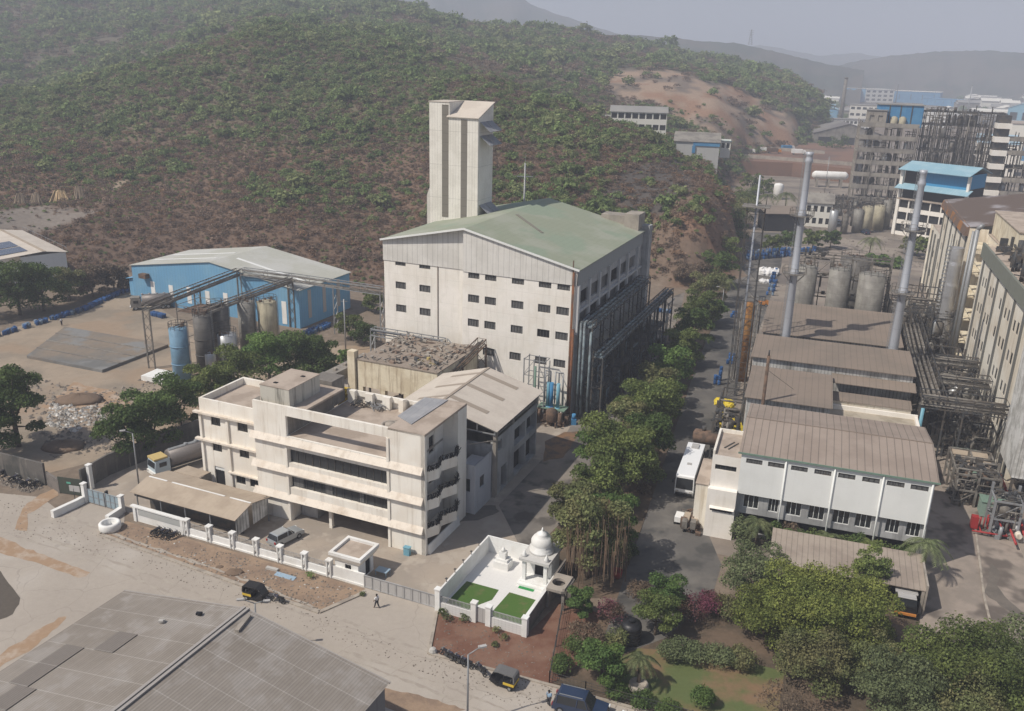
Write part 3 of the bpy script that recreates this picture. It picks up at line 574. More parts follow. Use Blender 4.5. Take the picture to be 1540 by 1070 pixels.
# loose things on the roof terrace
ang = FO.a
b = MB(); b.hexa([(-5.3, 3.2, 15.3), (-2.7, 1.8, 15.3), (-2.4, 10.2, 15.3), (-5.3, 9.6, 15.3), (-5.3, 3.2, 15.38), (-2.7, 1.8, 15.38), (-2.4, 10.2, 15.40), (-5.3, 9.6, 15.42)])
o = tag(b.build('metal_sheets', G_GREYSH), 'patchwork of grey metal sheets laid on the right end of the office roof', 'roof sheets'); o.location = FO.w(0, 0); o.rotation_euler = (0, 0, rad(ang))
b = MB(); b.lathe([(1.25, 0), (1.25, .35), (.95, .36), (.95, .1), (0.7, .1), (0.7, 0.45), (0.01, 0.5)], n=28)
o = tag(b.build('ring_cover', G_CONC), 'round pale concrete ring cover lying on the office terrace', 'cover'); o.location = FO.w(-9.3, 8.2, 11.3)
def roof_tank(loc, s, label):
    t = thing('water_tank', label, 'tank', loc); b = MB(); b.lathe([(.55 * s, 0), (.6 * s, .1), (.6 * s, 1.1 * s), (.3 * s, 1.35 * s), (.2 * s, 1.4 * s)], n=16); b.build('tank_body', mat('grey_plastic', (.16, .18, .18), rough=.6), t)
    b = MB(); b.lathe([(.22 * s, 1.4 * s), (.22 * s, 1.5 * s)], n=12); b.build('lid', G_BLACK, t)
roof_tank(FO.w(-7.0, 12.0, 11.3), 1.0, 'grey plastic water tank at the back edge of the office terrace')
b = MB(); b.cyl((0, 0, 0), (0, 0, 1.9), .35, n=12); o = tag(b.build('vent_cylinder', G_CONC), 'pale upright concrete cylinder at the back edge of the office terrace', 'cylinder'); o.location = FO.w(-9.6, 12.4, 11.3)
jr = random.Random(4)
for k, (u, v, lab, m) in enumerate([(-16.2, 12.3, 'tangle of black scrap pipes on the office terrace by the rear parapet', G_DARKS), (-13.9, 12.1, 'small heap of grey scrap fittings on the office terrace next to the black pipes', G_STEEL), (-19.4, 14.5, 'heap of yellow sacks behind the office roof', G_YEL)]):
    b = MB()
    for _ in range(26):
        a = Vector((jr.uniform(-1.1, 1.1), jr.uniform(-.5, .5), jr.uniform(.05, .7))); d = Vector((jr.uniform(-1, 1), jr.uniform(-1, 1), jr.uniform(-.4, .4))) * .6; a.z = max(a.z, .35 if k == 2 else .2); b.bar(a - d, a + d, .3 if k == 2 else .08)
    if k == 2: b.box(-1.3, 1.3, -1, 1, -11.3, 0)
    o = tag(b.build('scrap_heap', m if k < 2 else G_CONC if 0 else m), lab, 'scrap heap'); o.location = FO.w(u, v, 11.32 if k < 2 else 11.4); o.rotation_euler = (0, 0, rad(ang))

# ------------------------------------------------------------------ canopy shed in front of the wing
T = thing('parking_canopy', 'low open shed with a beige sheet roof in front of the office wing', 'shed', FO.w(0, 0), FO.a)
b = MB()
def slab4(b, P, t=0.06): b.hexa([(p[0], p[1], p[2] - t) for p in P] + [tuple(p) for p in P])
slab4(b, [(-37.2, -7.5, 3.2), (-21.0, -7.5, 3.2), (-21.0, -4.45, 4.0), (-37.2, -4.45, 4.0)]); slab4(b, [(-37.2, -4.45, 4.0), (-21.0, -4.45, 4.0), (-21.0, -1.0, 3.25), (-37.2, -1.0, 3.25)])
slab4(b, [(-36.4, -0.98, 3.3), (-32.3, -0.98, 3.3), (-32.3, 1.2, 3.1), (-36.2, 1.4, 3.1)]); b.build('roof', G_CANOPY, T)
b = MB(); 
for a, c in ((-36.9, -34.0), (-33.2, -25.0), (-24.2, -21.1)): b.box(a, c, -4.55, -4.35, 4.0, 4.06)
b.build('ridge_cap', G_WHITE, T)
b = MB(); b.wall('x', -21.2, -6.9, -4.9, 1.0, 3.3, (), .1, out=1); b.wall('x', -21.2, -4.2, -1.3, 1.0, 3.5, (), .1, out=1); b.face((-21.2, -6.9, 3.3), (-21.2, -4.9, 3.3), (-21.2, -4.9, 3.8)); b.face((-21.2, -4.2, 3.5), (-21.2, -1.3, 3.2), (-21.2, -4.2, 3.85)); b.build('end_sheet', G_CORR, T)
for i, x in enumerate((-36.6, -32.8, -29, -25.2, -21.3)):
    for y in (-7.1, -1.4): b = MB(); b.box(x, x + .12, y, y + .12, 0, 3.2); b.build('post', G_STEEL, T)
b = MB(); b.box(-37, -21.3, -7.0, -6.9, 2.5, 3.1); b.box(-36.5, -22, -5.2, -5.0, 0, 2.2); b.build('screen', G_DARKS, T)
b = MB(); b.wall('x', -32.3, -0.9, 1.3, 0, 3.1, (), .1, out=1); b.build('annex_wall', G_GREYB, T)
for k, x in enumerate((-34.5, -31, -27.5, -24.3)):
    b = MB(); b.box(-.9, .9, -.5, .5, 0.35, 1.2); b.box(-.6, .6, -.45, .45, 1.2, 1.7); o = tag(b.build('stored_crate', [G_DARKS, G_GREYB, G_GREENP, G_STEEL][k]), ['dark crate under the left end of the parking canopy', 'grey crate under the parking canopy', 'green machine crate under the parking canopy', 'steel crate under the right end of the parking canopy'][k], 'crate'); o.location = FO.w(x, -3.2); o.rotation_euler = (0, 0, rad(ang)); b2 = None

# ------------------------------------------------------------------ compound wall
W = thing('compound_wall', 'low white boundary wall with square pillars and grey railings', 'wall', FO.w(0, 0), FO.a)
b = MB(); b.box(-36.0, -28.2, -8.35, -8.1, 0, 1.9); b.build('panel_wall', G_WHITE, W)
b = MB(); b.box(-35.2, -28.6, -8.39, -8.352, .95, 1.75); b.build('grey_panel', mat('grey_panel', (.40, .41, .40), var=.05), W)
b = MB(); b.box(-36.3, -27.9, -8.5, -8.0, 1.9, 2.05); b.box(-35.9, -35.5, -8.5, -8.36, 0, 1.9); b.box(-28.5, -28.1, -8.5, -8.36, 0, 1.9); b.build('coping', G_WHITE, W)
pil = [-27.7, -24.3, -20.9, -17.5, -14.15, -10.8, -7.5]
xs = [-28.1] + pil + [-2.9]
b = MB(); b.box(-28.1, -7.2, -8.3, -8.08, 0, 1.0); b.box(-28.1, -2.9, -8.42, -8.3, 0, .22); b.box(-7.2, -3.0, -8.28, -8.05, 0, 1.5); b.build('low_wall', G_WHITE, W)
for x in pil:
    b = MB(); b.box(x - .3, x - .17, -8.5, -7.95, 0, 2.0); b.box(x + .17, x + .3, -8.5, -7.95, 0, 2.0); b.box(x - .17, x + .17, -8.3, -7.95, 0, 2.0); b.box(x - .36, x + .36, -8.56, -7.9, 2.0, 2.16); p = b.build('pillar', G_WHITE, W)
    b = MB(); b.lathe([(.09, .5), (.13, .8), (.08, 1.0), (.12, 1.2), (.05, 1.5)], c=(x, -8.38, 0), n=8); b.build('ornament', G_WHITE, p)
for a, c in zip(pil[:-1], pil[1:]):
    b = MB(); b.box(a + .36, c - .36, -8.2, -8.16, 1.62, 1.68); b.box(a + .36, c - .36, -8.2, -8.16, 1.05, 1.1)
    k = int((c - a - .7) / .17)
    for i in range(k): x = a + .4 + (c - a - .8) * i / (k - 1); b.box(x - .025, x + .025, -8.2, -8.16, 1.0, 1.68)
    b.build('railing', G_SGATE, W)
# gate posts, blue gate, curved stub walls
gp = [FO.w(-44.8, -7.6), FO.w(-38.9, -7.6)]
Gt = thing('blue_gate', 'closed pale blue double gate between two white posts at the left', 'gate', FO.w(-44.6, -7.5), FO.a)
for i in (0, 1):
    b = MB(); b.box(.15 + 3.0 * i, 2.95 + 2.6 * i, -.04, .04, .1, 2.0); lf = b.build('gate_leaf', G_GATE, Gt)
    b = MB(); x0, x1 = .15 + 3.0 * i, 2.95 + 2.6 * i
    for z in (.15, 1.0, 1.95): b.box(x0, x1, -.07, -.042, z - .04, z + .04)
    for j in range(4): x = x0 + .04 + (x1 - x0 - .08) * j / 3; b.box(x - .04, x + .04, -.09, -.072, .1, 2.0)
    b.build('gate_frame', G_STEEL, lf)
b = MB(); b.box(2.95, 3.15, 0.1, .5, .2, 2.2); b.build('latch_post', G_DARKS, Gt)
def post(loc, h, lab, w=.5):
    t = thing('gate_post', lab, 'post', loc, FO.a); b = MB(); b.box(-w / 2, w / 2, -w / 2, w / 2, 0, h); b.build('shaft', G_WHITE, t); b = MB(); b.box(-w * .65, w * .65, -w * .65, w * .65, h, h + .14); b.build('cap', G_WHITE, t)
post(FO.w(-44.9, -7.6), 2.6, 'white post on the left of the blue gate'); post(FO.w(-38.7, -7.6), 2.3, 'white post on the right of the blue gate'); post(FO.w(-47.2, -4.6), 3.4, 'tall white post at the corner of the dark yard wall')
def stub(pts, h, lab):
    b = MB()
    for p, q in zip(pts[:-1], pts[1:]): b.bar((*p, h / 2), (*q, h / 2), .55, h)
    o = tag(b.build('stub_wall', G_WHITE), lab, 'wall'); o.location = FO.w(0, 0); o.rotation_euler = (0, 0, rad(FO.a))
stub([(-45.0, -7.9), (-45.0, -9.0), (-45.3, -12.2)], .95, 'sloping white splay wall running out from the left gate post'); stub([(-38.6, -7.9), (-38.4, -10.2)], .95, 'short white splay wall by the right gate post')
w = FO.w(-36.9, -11.2)
b = MB(); b.lathe([(1.15, 0), (1.25, .25), (1.25, .85), (1.1, 1.0), (.9, 1.0), (.85, .9), (.85, .1), (.01, .1)], n=32); o = tag(b.build('well_ring', G_WHITE), 'round white painted well ring near the blue gate', 'well'); o.location = w
def longwall(name, P, h, m, lab, w=.3):
    b = MB()
    for (x1, y1), (x2, y2) in zip(P[:-1], P[1:]):
        a, c = at(x1, y1), at(x2, y2); b.bar(a + Vector((0, 0, h / 2)), c + Vector((0, 0, h / 2)), w, h)
    return tag(b.build(name, m), lab, 'wall')
longwall('yard_wall', [(-60, 700), (0, 712), (70, 730)], 3.2, G_STONE, 'old mottled dark plaster wall at the far left behind the parked motorcycles')
longwall('yard_wall', [(72, 729), (92, 742)], 1.9, G_BRICKG, 'low dark block wall between the old mottled wall and the green gate')
longwall('yard_wall', [(124, 738), (165, 714), (240, 684), (310, 655)], 3.0, G_STONE, 'dark grey wall running back from the tall white post beside the tanker')
Dg = thing('dark_gate', 'dark green sheet gate with a small notice beside the tall white post', 'gate', at(90, 742), -12)
b = MB(); b.box(0, 3.6, -.05, .05, .1, 2.4); b.build('gate_leaf', mat('dark_green_sheet', (.06, .07, .055), var=.2, streak=.4), Dg); b = MB(); b.box(1.3, 1.9, -.07, -.055, 1.6, 1.85); b.build('notice', mat('green_notice', (.12, .4, .3)), Dg)
Sg = thing('notice_board', 'small pale blank board on a pole by the left gate post', 'sign', at(113, 752), -12); b = MB(); b.bar((0, 0, 0), (0, 0, 1.6), .07); b.build('pole', G_DARKS, Sg); b = MB(); b.box(-.6, .9, -.03, .03, 1.2, 2.0); b.build('board', G_SGATE, Sg)

# ------------------------------------------------------------------ guard house
Gh = thing('guard_house', 'small white guard room with a flat parapet roof by the sliding gate', 'guard house', FO.w(0, 0), FO.a)
b = MB(); gh = [(-5.6, -4.8, 1.0, 2.0)]
b.wall('y', -8.05, -6.9, -3.9, 0, 2.6, gh, .15); b.wall('x', -6.9, -8.05, -5.0, 0, 2.6, (), .1, out=-1); b.wall('x', -3.9, -8.05, -5.0, 0, 2.6, [(-6.6, -5.6, .05, 2.0)], .15, out=1); b.wall('y', -5.0, -6.9, -3.9, 0, 2.6, (), .1, out=1); b.build('wall', G_WHITE, Gh)
b = MB(); b.hexa([(-7.0, -8.2, 2.3), (-3.6, -8.2, 2.3), (-3.6, -4.8, 2.3), (-7.0, -4.8, 2.3), (-7.4, -8.5, 2.9), (-3.3, -8.5, 2.9), (-3.3, -4.6, 2.9), (-7.4, -4.6, 2.9)]); b.build('roof', G_OFF, Gh)
b = MB()
for r in ((-7.4, -3.3, -8.5, -8.15), (-7.4, -3.3, -4.95, -4.6), (-7.4, -7.05, -8.15, -4.95), (-3.65, -3.3, -8.15, -4.95)): b.box(*r, 2.9, 3.25)
b.build('parapet', G_WHITE, Gh); b = MB(); b.box(-7.05, -3.65, -8.15, -4.95, 2.9, 2.95); b.build('roof_floor', G_TERR, Gh)
window(Gh, 'y', -8.05, gh[0], n=2); pane(Gh, 'door', G_HOLE, 'x', -3.9, (-6.6, -5.6, .05, 2.0), out=1, d=.14)
b = MB(); b.box(0, 1.5, 0, 1.0, .55, .62); b.box(0.05, .12, .05, .12, 0, .55); b.box(1.38, 1.45, .05, .12, 0, .55); b.box(.05, .12, .88, .95, 0, .55); b.box(1.38, 1.45, .88, .95, 0, .55); o = tag(b.build('bench_table', G_BTARP), 'low blue grey table in the shade beside the guard room', 'table'); o.location = FO.w(-3.2, -5.9); o.rotation_euler = (0, 0, rad(FO.a))
# sliding gate
Sl = thing('sliding_gate', 'long silver grey sliding gate closed across the entrance apron', 'gate', FO.w(-2.9, -8.4), FO.a)
b = MB(); b.box(0, 8.9, -.03, .03, .08, 1.55); b.build('gate_panel', G_SGATE, Sl); b = MB(); b.box(0, 8.9, -.09, -.032, 1.47, 1.58); b.box(0, 8.9, -.09, -.032, .05, .15)
for k in range(10): b.box(k * .985, k * .985 + .06, -.11, -.092, .05, 1.58)
b.build('gate_frame', G_GREYSHADE, Sl)
b = MB(); b.box(0, 1.2, 0, .8, 0, 1.0); b.box(-.1, 1.3, -.1, .9, 1.0, 1.06); o = tag(b.build('blue_drum_box', G_CYAN), 'small light blue box against the office wall foot', 'box'); o.location = FO.w(-2.4, -.95); o.rotation_euler = (0, 0, rad(FO.a)); o.scale = (.6, .6, 1)

# ------------------------------------------------------------------ temple court
Tc = thing('temple_court_wall', 'white wall round the little temple court, railings and side gate at the front', 'wall', FO.w(0, 0), FO.a)
y0 = -8.7
b = MB(); b.box(6.3, 10.5, y0 - .15, y0 + .1, 0, 1.15); b.box(12.0, 16.2, y0 - .15, y0 + .1, 0, 1.15); b.build('front_wall', mat('white_tiled_wall', (.66, .65, .63), var=.06, lines=(('X', .4, .04, .15), ('Z', .25, .03, .15))), Tc)
b = MB(); b.box(6.0, 6.2, y0 + .6, 4.2, 0, 2.1); b.box(6.2, 14.6, 4.0, 4.2, 0, 2.1); b.build('side_wall', G_WHITE, Tc)
b = MB(); b.box(16.0, 16.2, y0 + .1, -.6, 0, 2.0); b.box(16.0, 16.2, -.6, 3.0, 0, 2.3); b.build('right_wall', G_BRICKG, Tc); b = MB(); b.box(15.88, 15.995, y0 + .1, 3.0, 0, 1.99); b.box(15.88, 16.25, y0 + .1, 3.0, 2.3 if 0 else 2.0, 2.08); b.build('white_lining', G_WHITE, Tc)
for x, y, h in ((6.3, y0, 2.6), (10.45, y0, 2.2), (12.1, y0, 2.2), (16.1, y0, 2.1)):
    b = MB(); b.box(x - .28, x + .28, y - .28, y + .28, 0, h); b.box(x - .34, x + .34, y - .34, y + .34, h, h + .12); b.build('pillar', G_WHITE, Tc)
for a, c in ((6.6, 10.15), (12.4, 15.8)):
    b = MB(); b.box(a, c, y0 - .05, y0, 1.15, 1.22); b.box(a, c, y0 - .05, y0, 1.8, 1.87)
    for i in range(24): x = a + (c - a) * i / 23; b.box(x - .025, x + .025, y0 - .05, y0, 1.15, 1.9)
    b.build('railing', G_GREYSHADE, Tc)
b = MB(); b.box(10.75, 11.8, y0 - .05, y0, .1, 1.8)
b.build('side_gate', G_SGATE, Tc)
for k, v in enumerate((-6.5, -4.5, -2.5, -.5, 1.5)): b = MB(); b.bar((6.1, v, 2.1), (6.1, v, 2.5), .06); b.box(5.98, 6.22, v - .12, v + .12, 2.5, 2.56); b.build('wall_lamp', G_DARKS, Tc)
def poly_local(name, P, m, z, fr, thick=None):
    b = MB()
    if thick: b.prism(P, z, z + thick)
    else: b.face(*[(x, y, z) for x, y in P])
    o = b.build(name, m); o.location = fr.w(0, 0); o.rotation_euler = (0, 0, rad(fr.a)); return o
struct(poly_local('temple_court_paving', [(6.2, y0 + .1), (15.9, y0 + .1), (15.9, 4.0), (6.2, 4.0)], G_TILE, 0.03, FO))
o = poly_local('lawn_patch', [(6.4, -8.0), (8.6, -8.1), (9.6, -6.2), (10.6, -4.6), (10.5, -2.6), (6.6, -2.6)], M_GRASS, .036, FO); struct(o)
o = poly_local('lawn_patch', [(11.4, -8.1), (15.5, -8.0), (15.4, -2.6), (11.7, -2.5), (11.6, -4.5)], M_GRASS, .036, FO); struct(o)
b = MB(); b.box(12.2, 14.0, -1.35, -.75, .036, .05); o = tag(b.build('green_mat', mat('green_mat', (.03, .25, .07))), 'small bright green door mat before the temple', 'mat'); o.location = FO.w(0, 0); o.rotation_euler = (0, 0, rad(FO.a))
Te = thing('temple', 'small white temple with a ribbed dome and open porch', 'temple', FO.w(0, 0), FO.a)
b = MB(); b.box(11.8, 15.3, -.9, 3.8, .03, .3); b.box(12.0, 15.2, -.5, 3.8, .3, .5); b.build('steps', G_WHITE, Te)
b = MB(); b.box(12.2, 12.6, -.3, .1, .5, 3.0); b.box(14.7, 15.1, -.3, .1, .5, 3.0); b.box(12.2, 12.5, 1.2, 3.7, .5, 3.0); b.box(14.8, 15.1, 1.2, 3.7, .5, 3.0); b.box(12.5, 14.8, 3.4, 3.7, .5, 3.0); b.box(12.5, 13.1, 1.2, 1.4, .5, 3.0); b.box(14.2, 14.8, 1.2, 1.4, .5, 3.0); b.build('wall', G_WHITE, Te)
b = MB(); b.box(13.1, 14.2, 1.35, 1.39, .5, 2.6); b.build('doorway', G_HOLE, Te)
b = MB(); b.box(11.9, 15.4, -.6, 4.0, 3.0, 3.3); b.build('roof', mat('grey_white_slab', (.52, .51, .49), var=.1), Te)
b = MB(); prof = [(1.35, 3.3), (1.4, 3.6), (1.25, 3.7), (1.3, 3.9), (1.1, 4.0), (1.22, 4.3), (1.2, 4.7), (.95, 5.1), (.62, 5.35), (.66, 5.43), (.36, 5.55), (.26, 5.7), (.1, 5.8), (.13, 5.9), (.03, 6.2)]
b.lathe(prof, c=(13.6, 1.9, 0), n=20); b.build('dome', G_WHITE, Te)
b = MB()
for x, y in ((12.3, 0.0), (14.9, 0.0), (12.3, 3.6), (14.9, 3.6)): b.lathe([(.22, 3.3), (.28, 3.5), (.15, 3.8), (.03, 4.1)], c=(x, y, 0), n=10)
b.build('corner_finial', G_WHITE, Te)
Tu = thing('tulsi_pedestal', 'white stepped pedestal shrine standing on the court paving', 'shrine', FO.w(8.4, 2.0), FO.a)
b = MB(); b.box(-.3, 1.5, -.9, .5, .03, .9); b.box(-.1, 1.3, -.7, .4, .9, 1.2); b.build('base', G_WHITE, Tu); b = MB(); b.box(.2, 1.0, -.5, .2, 1.2, 2.0); b.lathe([(.3, 2.0), (.2, 2.3), (.03, 2.6)], c=(.6, -.15, 0), n=10); b.build('pedestal', G_WHITE, Tu)
# concrete pit with round hole
Pt = thing('concrete_sump', 'raised raw concrete slab with a round hole beside the temple wall', 'sump', FO.w(0, 0), FO.a)
b = MB(); n = 20; cx, cy, rr = 17.1, -1.9, .72; sq = [(15.9 + .35, -3.6), (18.7, -3.6), (18.7, -.5), (15.9 + .35, -.5)]
out = []
for i in range(n):
    t = 2 * math.pi * (i + .5) / n; c, s = math.cos(t), math.sin(t); k = min((1.2 if c > 0 else .8) / max(abs(c), 1e-6), 1.5 / max(abs(s), 1e-6)); out.append((cx + c * k * 1.1, cy + s * k * 1.05))
for i in range(n):
    j = (i + 1) % n; ti, tj = 2 * math.pi * (i + .5) / n, 2 * math.pi * (j + .5) / n
    pi_, pj_ = (cx + rr * math.cos(ti), cy + rr * math.sin(ti)), (cx + rr * math.cos(tj), cy + rr * math.sin(tj))
    b.face((*pi_, 2.5), (*out[i], 2.5), (*out[j], 2.5), (*pj_, 2.5)); b.face((*pi_, 2.2), (*pi_, 2.5), (*pj_, 2.5), (*pj_, 2.2)); b.face((*out[i], 2.5), (*out[i], 2.2), (*out[j], 2.2), (*out[j], 2.5)); b.face((*pi_, 2.2), (*out[i], 2.2), (*out[j], 2.2), (*pj_, 2.2))
b.build('slab', G_CONC, Pt)
b = MB(); b.box(18.0, 18.25, -3.3, -.7, 2.5, 2.75); b.build('kerb_block', G_CONC, Pt)
b = MB(); b.box(16.25, 16.5, -3.2, -.9, 0, 2.2); b.box(17.9, 18.2, -3.2, -3.0, 0, 2.2); b.box(17.9, 18.2, -1.0, -.8, 0, 2.2); b.box(16.5, 17.9, -.95, -.85, 0, 2.2); b.build('support', G_GREYB, Pt)
b = MB(); b.box(0, 2.6, 0, .04, 0, 1.1); o = tag(b.build('leaning_board', G_BTARP), 'pale blue board lying on the verge at the foot of the white wall', 'board'); o.location = at(417, 860, .08); o.rotation_euler = (rad(100), 0, rad(-23)); 
b = MB(); b.box(0, 1.5, -.2, .2, 0, .25); o = tag(b.build('white_slab', G_TRASH), 'broken white slab on the verge near the blue board', 'slab'); o.location = at(401, 855); o.rotation_euler = (0, 0, rad(-20))

# ================================================================== tall factory
A = thing('factory_building', 'tall cream factory block with a green gabled roof and grey sheet gable', 'factory', FM.w(0, 0), FM.a)
R0 = [18.3, 14.2, 10.2]; cols = [(-18.6, -16.6), (-15.6, -13.6), (-10.9, -8.8), (-6.3, -4.2), (-3.2, -1.1)]
W1 = [(a, c, 20.9, 21.9) for a, c in cols]; 
for top, bot in ((18.2, 16.9), (14.1, 12.8)): W1 += [(a, c, bot, top) for a, c in cols]
W1 += [(-15.8, -13.7, 8.2, 9.5), (-11.0, -9.0, 8.2, 9.5), (-6.5, -4.5, 8.2, 9.5), (-3.3, -1.3, 8.2, 9.5)]
W2 = []
for a, c in ((-32.8, -30.8), (-28.2, -26.1)):
    for lo, hi in ((21.2, 21.9), (17.2, 18.4), (13.1, 14.4)): W2.append((a, c, lo, hi))
b = MB(); b.wall('y', 0, -19.6, 0, 0, 22.0, W1, .25); b.wall('y', 1.0, -35, -19.6, 0, 22.0, W2, .25); b.wall('x', -19.6, 0, 1.0, 0, 22, [(.3, .7, 16.6, 18.3), (.3, .7, 12.4, 14.1)], .15, out=-1)
b.wall('x', -35, 1, 37, 0, 25.4, (), .2, out=-1); b.wall('y', 37, -35, 0, 0, 24.5, (), .2, out=1); b.build('front_wall', G_FACT, A)
sw = []
for i in range(6):
    v0 = 0.6 + 5.45 * i + .3
    sw += [(v0 + .4, v0 + 4.6, 18.4, 20.6), (v0 + .4, v0 + 4.6, 14.8, 17.0)]
b = MB(); b.wall('x', 0, 0, 37, 0, 24.5, sw, .35, out=1); b.build('side_wall', G_GREYSHADE, A)  # side wall's shade is put into its grey colour
for k, (v0, v1, z0, z1) in enumerate(sw):
    w = pane(A, 'window', G_LOUVRE if k % 3 else G_HOLE, 'x', 0, (v0, v1, z0, z1), out=1, d=.3)
b = MB()
for v in [0.05, 5.3, 10.5, 15.9, 21.5, 26.9, 33.4]: b.box(.003, .4, v, v + .7, 14, 21.9)
for z in (17.4, 14.1): b.box(.003, .32, .76, 36.9, z, z + .35)
b.build('pilaster', mat('grey_white_pilaster', (.5, .5, .5), streak=.4, var=.1), A)
b = MB(); fz = lambda u: 28.9 - (u + 19.3) * (4.4 / 19.3) if u > -19.3 else 28.9 - (-19.3 - u) * (3.4 / 15.7)
b.face((-19.5, -.12, 21.9), (0, -.12, 21.9), (0.1, -.12, 24.45), (-19.3, -.12, 28.8), (-19.5, -.12, 28.75))
b.face((-35.1, .88, 21.9), (-19.5, .88, 21.9), (-19.5, .88, 28.75), (-35.1, .88, 25.4))
b.face((-19.5, -.12, 21.9), (-19.5, .88, 21.9), (-19.5, .88, 28.75), (-19.5, -.12, 28.75)); b.face((-19.5, -.12, 21.9), (0, -.12, 21.9), (0, 0, 21.9), (-19.5, 0, 21.9)); b.face((-35.1, .88, 21.9), (-19.5, .88, 21.9), (-19.5, 1, 21.9), (-35.1, 1, 21.9))
b.build('gable_sheeting', G_SIDING, A)
b = MB(); b.face((.15, -.12, 21.9), (.15, 37, 21.9), (.15, 37, 24.4), (.15, -.12, 24.4)); b.build('eave_sheeting', mat('shaded_side_sheet', (.33, .34, .34), var=.1, lines=(('Y', 1, .08, .2),)), A)  # darker copy of the gable sheeting, shade of this side painted in
b = MB(); slab4(b, [(-19.3, -.4, 28.95), (.45, -.4, 24.4), (.45, 37.3, 24.4), (-19.3, 37.3, 28.95)], .12); slab4(b, [(-35.4, .6, 25.45), (-19.3, -.4, 28.95), (-19.3, 37.3, 28.95), (-35.4, 37.3, 25.45)], .12); b.build('roof', G_GREEN, A)
b = MB(); b.bar((-19.3, -.45, 28.9), (.45, -.45, 24.35), .12, .3); b.bar((-35.4, .5, 25.4), (-19.3, -.45, 28.9), .12, .3); b.build('barge_board', G_WHT2, A)
b = MB(); b.bar((-17.8, 17.6, 28.7), (-10.7, 12.1, 27.03), .5, .08); b.build('roof_slot', G_DULL, A)
for r in W1 + W2:
    window(A, 'y', 0 if r in W1 else 1.0, r, m=G_HOLE if r[0] == -6.3 and r[2] == 12.8 else G_LOUVRE, n=4 if r in W1 else 3, depth=.2)
b = MB(); b.box(-24.72, -24.6, .9, .99, 0, 21.9); b.box(-.75, -.6, -.2, -.05, 0, 25.8); b.build('rain_pipe', G_RUST, A)
b = MB(); b.box(-8.1, -3.2, 36.2, 39.5, 20, 27.0); b.box(-3.2, -.4, 35.2, 39.5, 20, 27.6); b.build('roof_penthouse', G_CONC, A)
b = MB(); b.box(-.9, 1.2, 37.6, 39.6, 0, 25.3); b.build('stair_shaft', G_GREYSHADE, A)
T = thing('silo_tower', 'tall narrow cream sheet clad tower with two dark strips rising through the green roof', 'tower', FM.w(-36.5, 20), FM.a)
b = MB(); b.box(0, 4.1, 0, 6, 22, 47); b.box(-.6, 0, 0.02, 6, 22, 30.2); b.hexa([(-.6, .02, 30.2), (0, .02, 30.2), (0, 6, 30.2), (-.6, 6, 30.2), (-.05, .02, 31.6), (0, .02, 31.6), (0, 6, 31.6), (-.05, 6, 31.6)])
b.hexa([(4.1, -.3, 22), (10, -.3, 22), (10, 6, 22), (4.1, 6, 22), (4.1, -.3, 44.6), (10, -.3, 44.6), (10, 6, 47), (4.1, 6, 47)]); b.build('tower_wall', G_TOWER, T)
b = MB(); slab4(b, [(3.8, -.6, 44.6), (10.2, -.6, 44.6), (10.2, 6.2, 47.15), (3.8, 6.2, 47.15)], .12); b.box(-.1, 4.1, -.1, 6.1, 47, 47.12); b.build('tower_roof', G_SHED, T)
b = MB(); b.box(2.6, 3.9, -.06, -.003, 26.5, 46.6); b.build('skylight_strip', G_DULL, T); b = MB(); b.box(6.6, 7.8, -.36, -.303, 26, 44.2); b.build('skylight_strip', G_DULL, T)
for z in (43.0, 40.6, 28.3, 26.2):
    b = MB(); slab4(b, [(10.02, .4, z + .9), (12.0, .4, z - .7), (12.0, 2.8, z - .7), (10.02, 2.8, z + .9)], .06); slab4(b, [(10.02, 3.0, z + .9), (12.0, 3.0, z - .7), (12.0, 5.6, z - .7), (10.02, 5.6, z + .9)], .06); b.build('vent_flap', G_GREYSH, T)
t = thing('lightning_pole', 'galvanised pole with a cross arm behind the green roof ridge', 'pole', FM.w(-24.9, 38)); b = MB(); b.cyl((0, 0, 0), (0, 0, 35.2), .28, .16, n=8); b.build('shaft', G_STEEL, t)
b = MB(); b.bar((-1.6, 0, 32.6), (1.6, 0, 32.6), .18); b.bar((0, -1, 32.2), (0, 1, 32.2), .15); b.bar((0, 0, 35), (0, 0, 37), .06); b.build('cross_arm', G_STEEL, t)

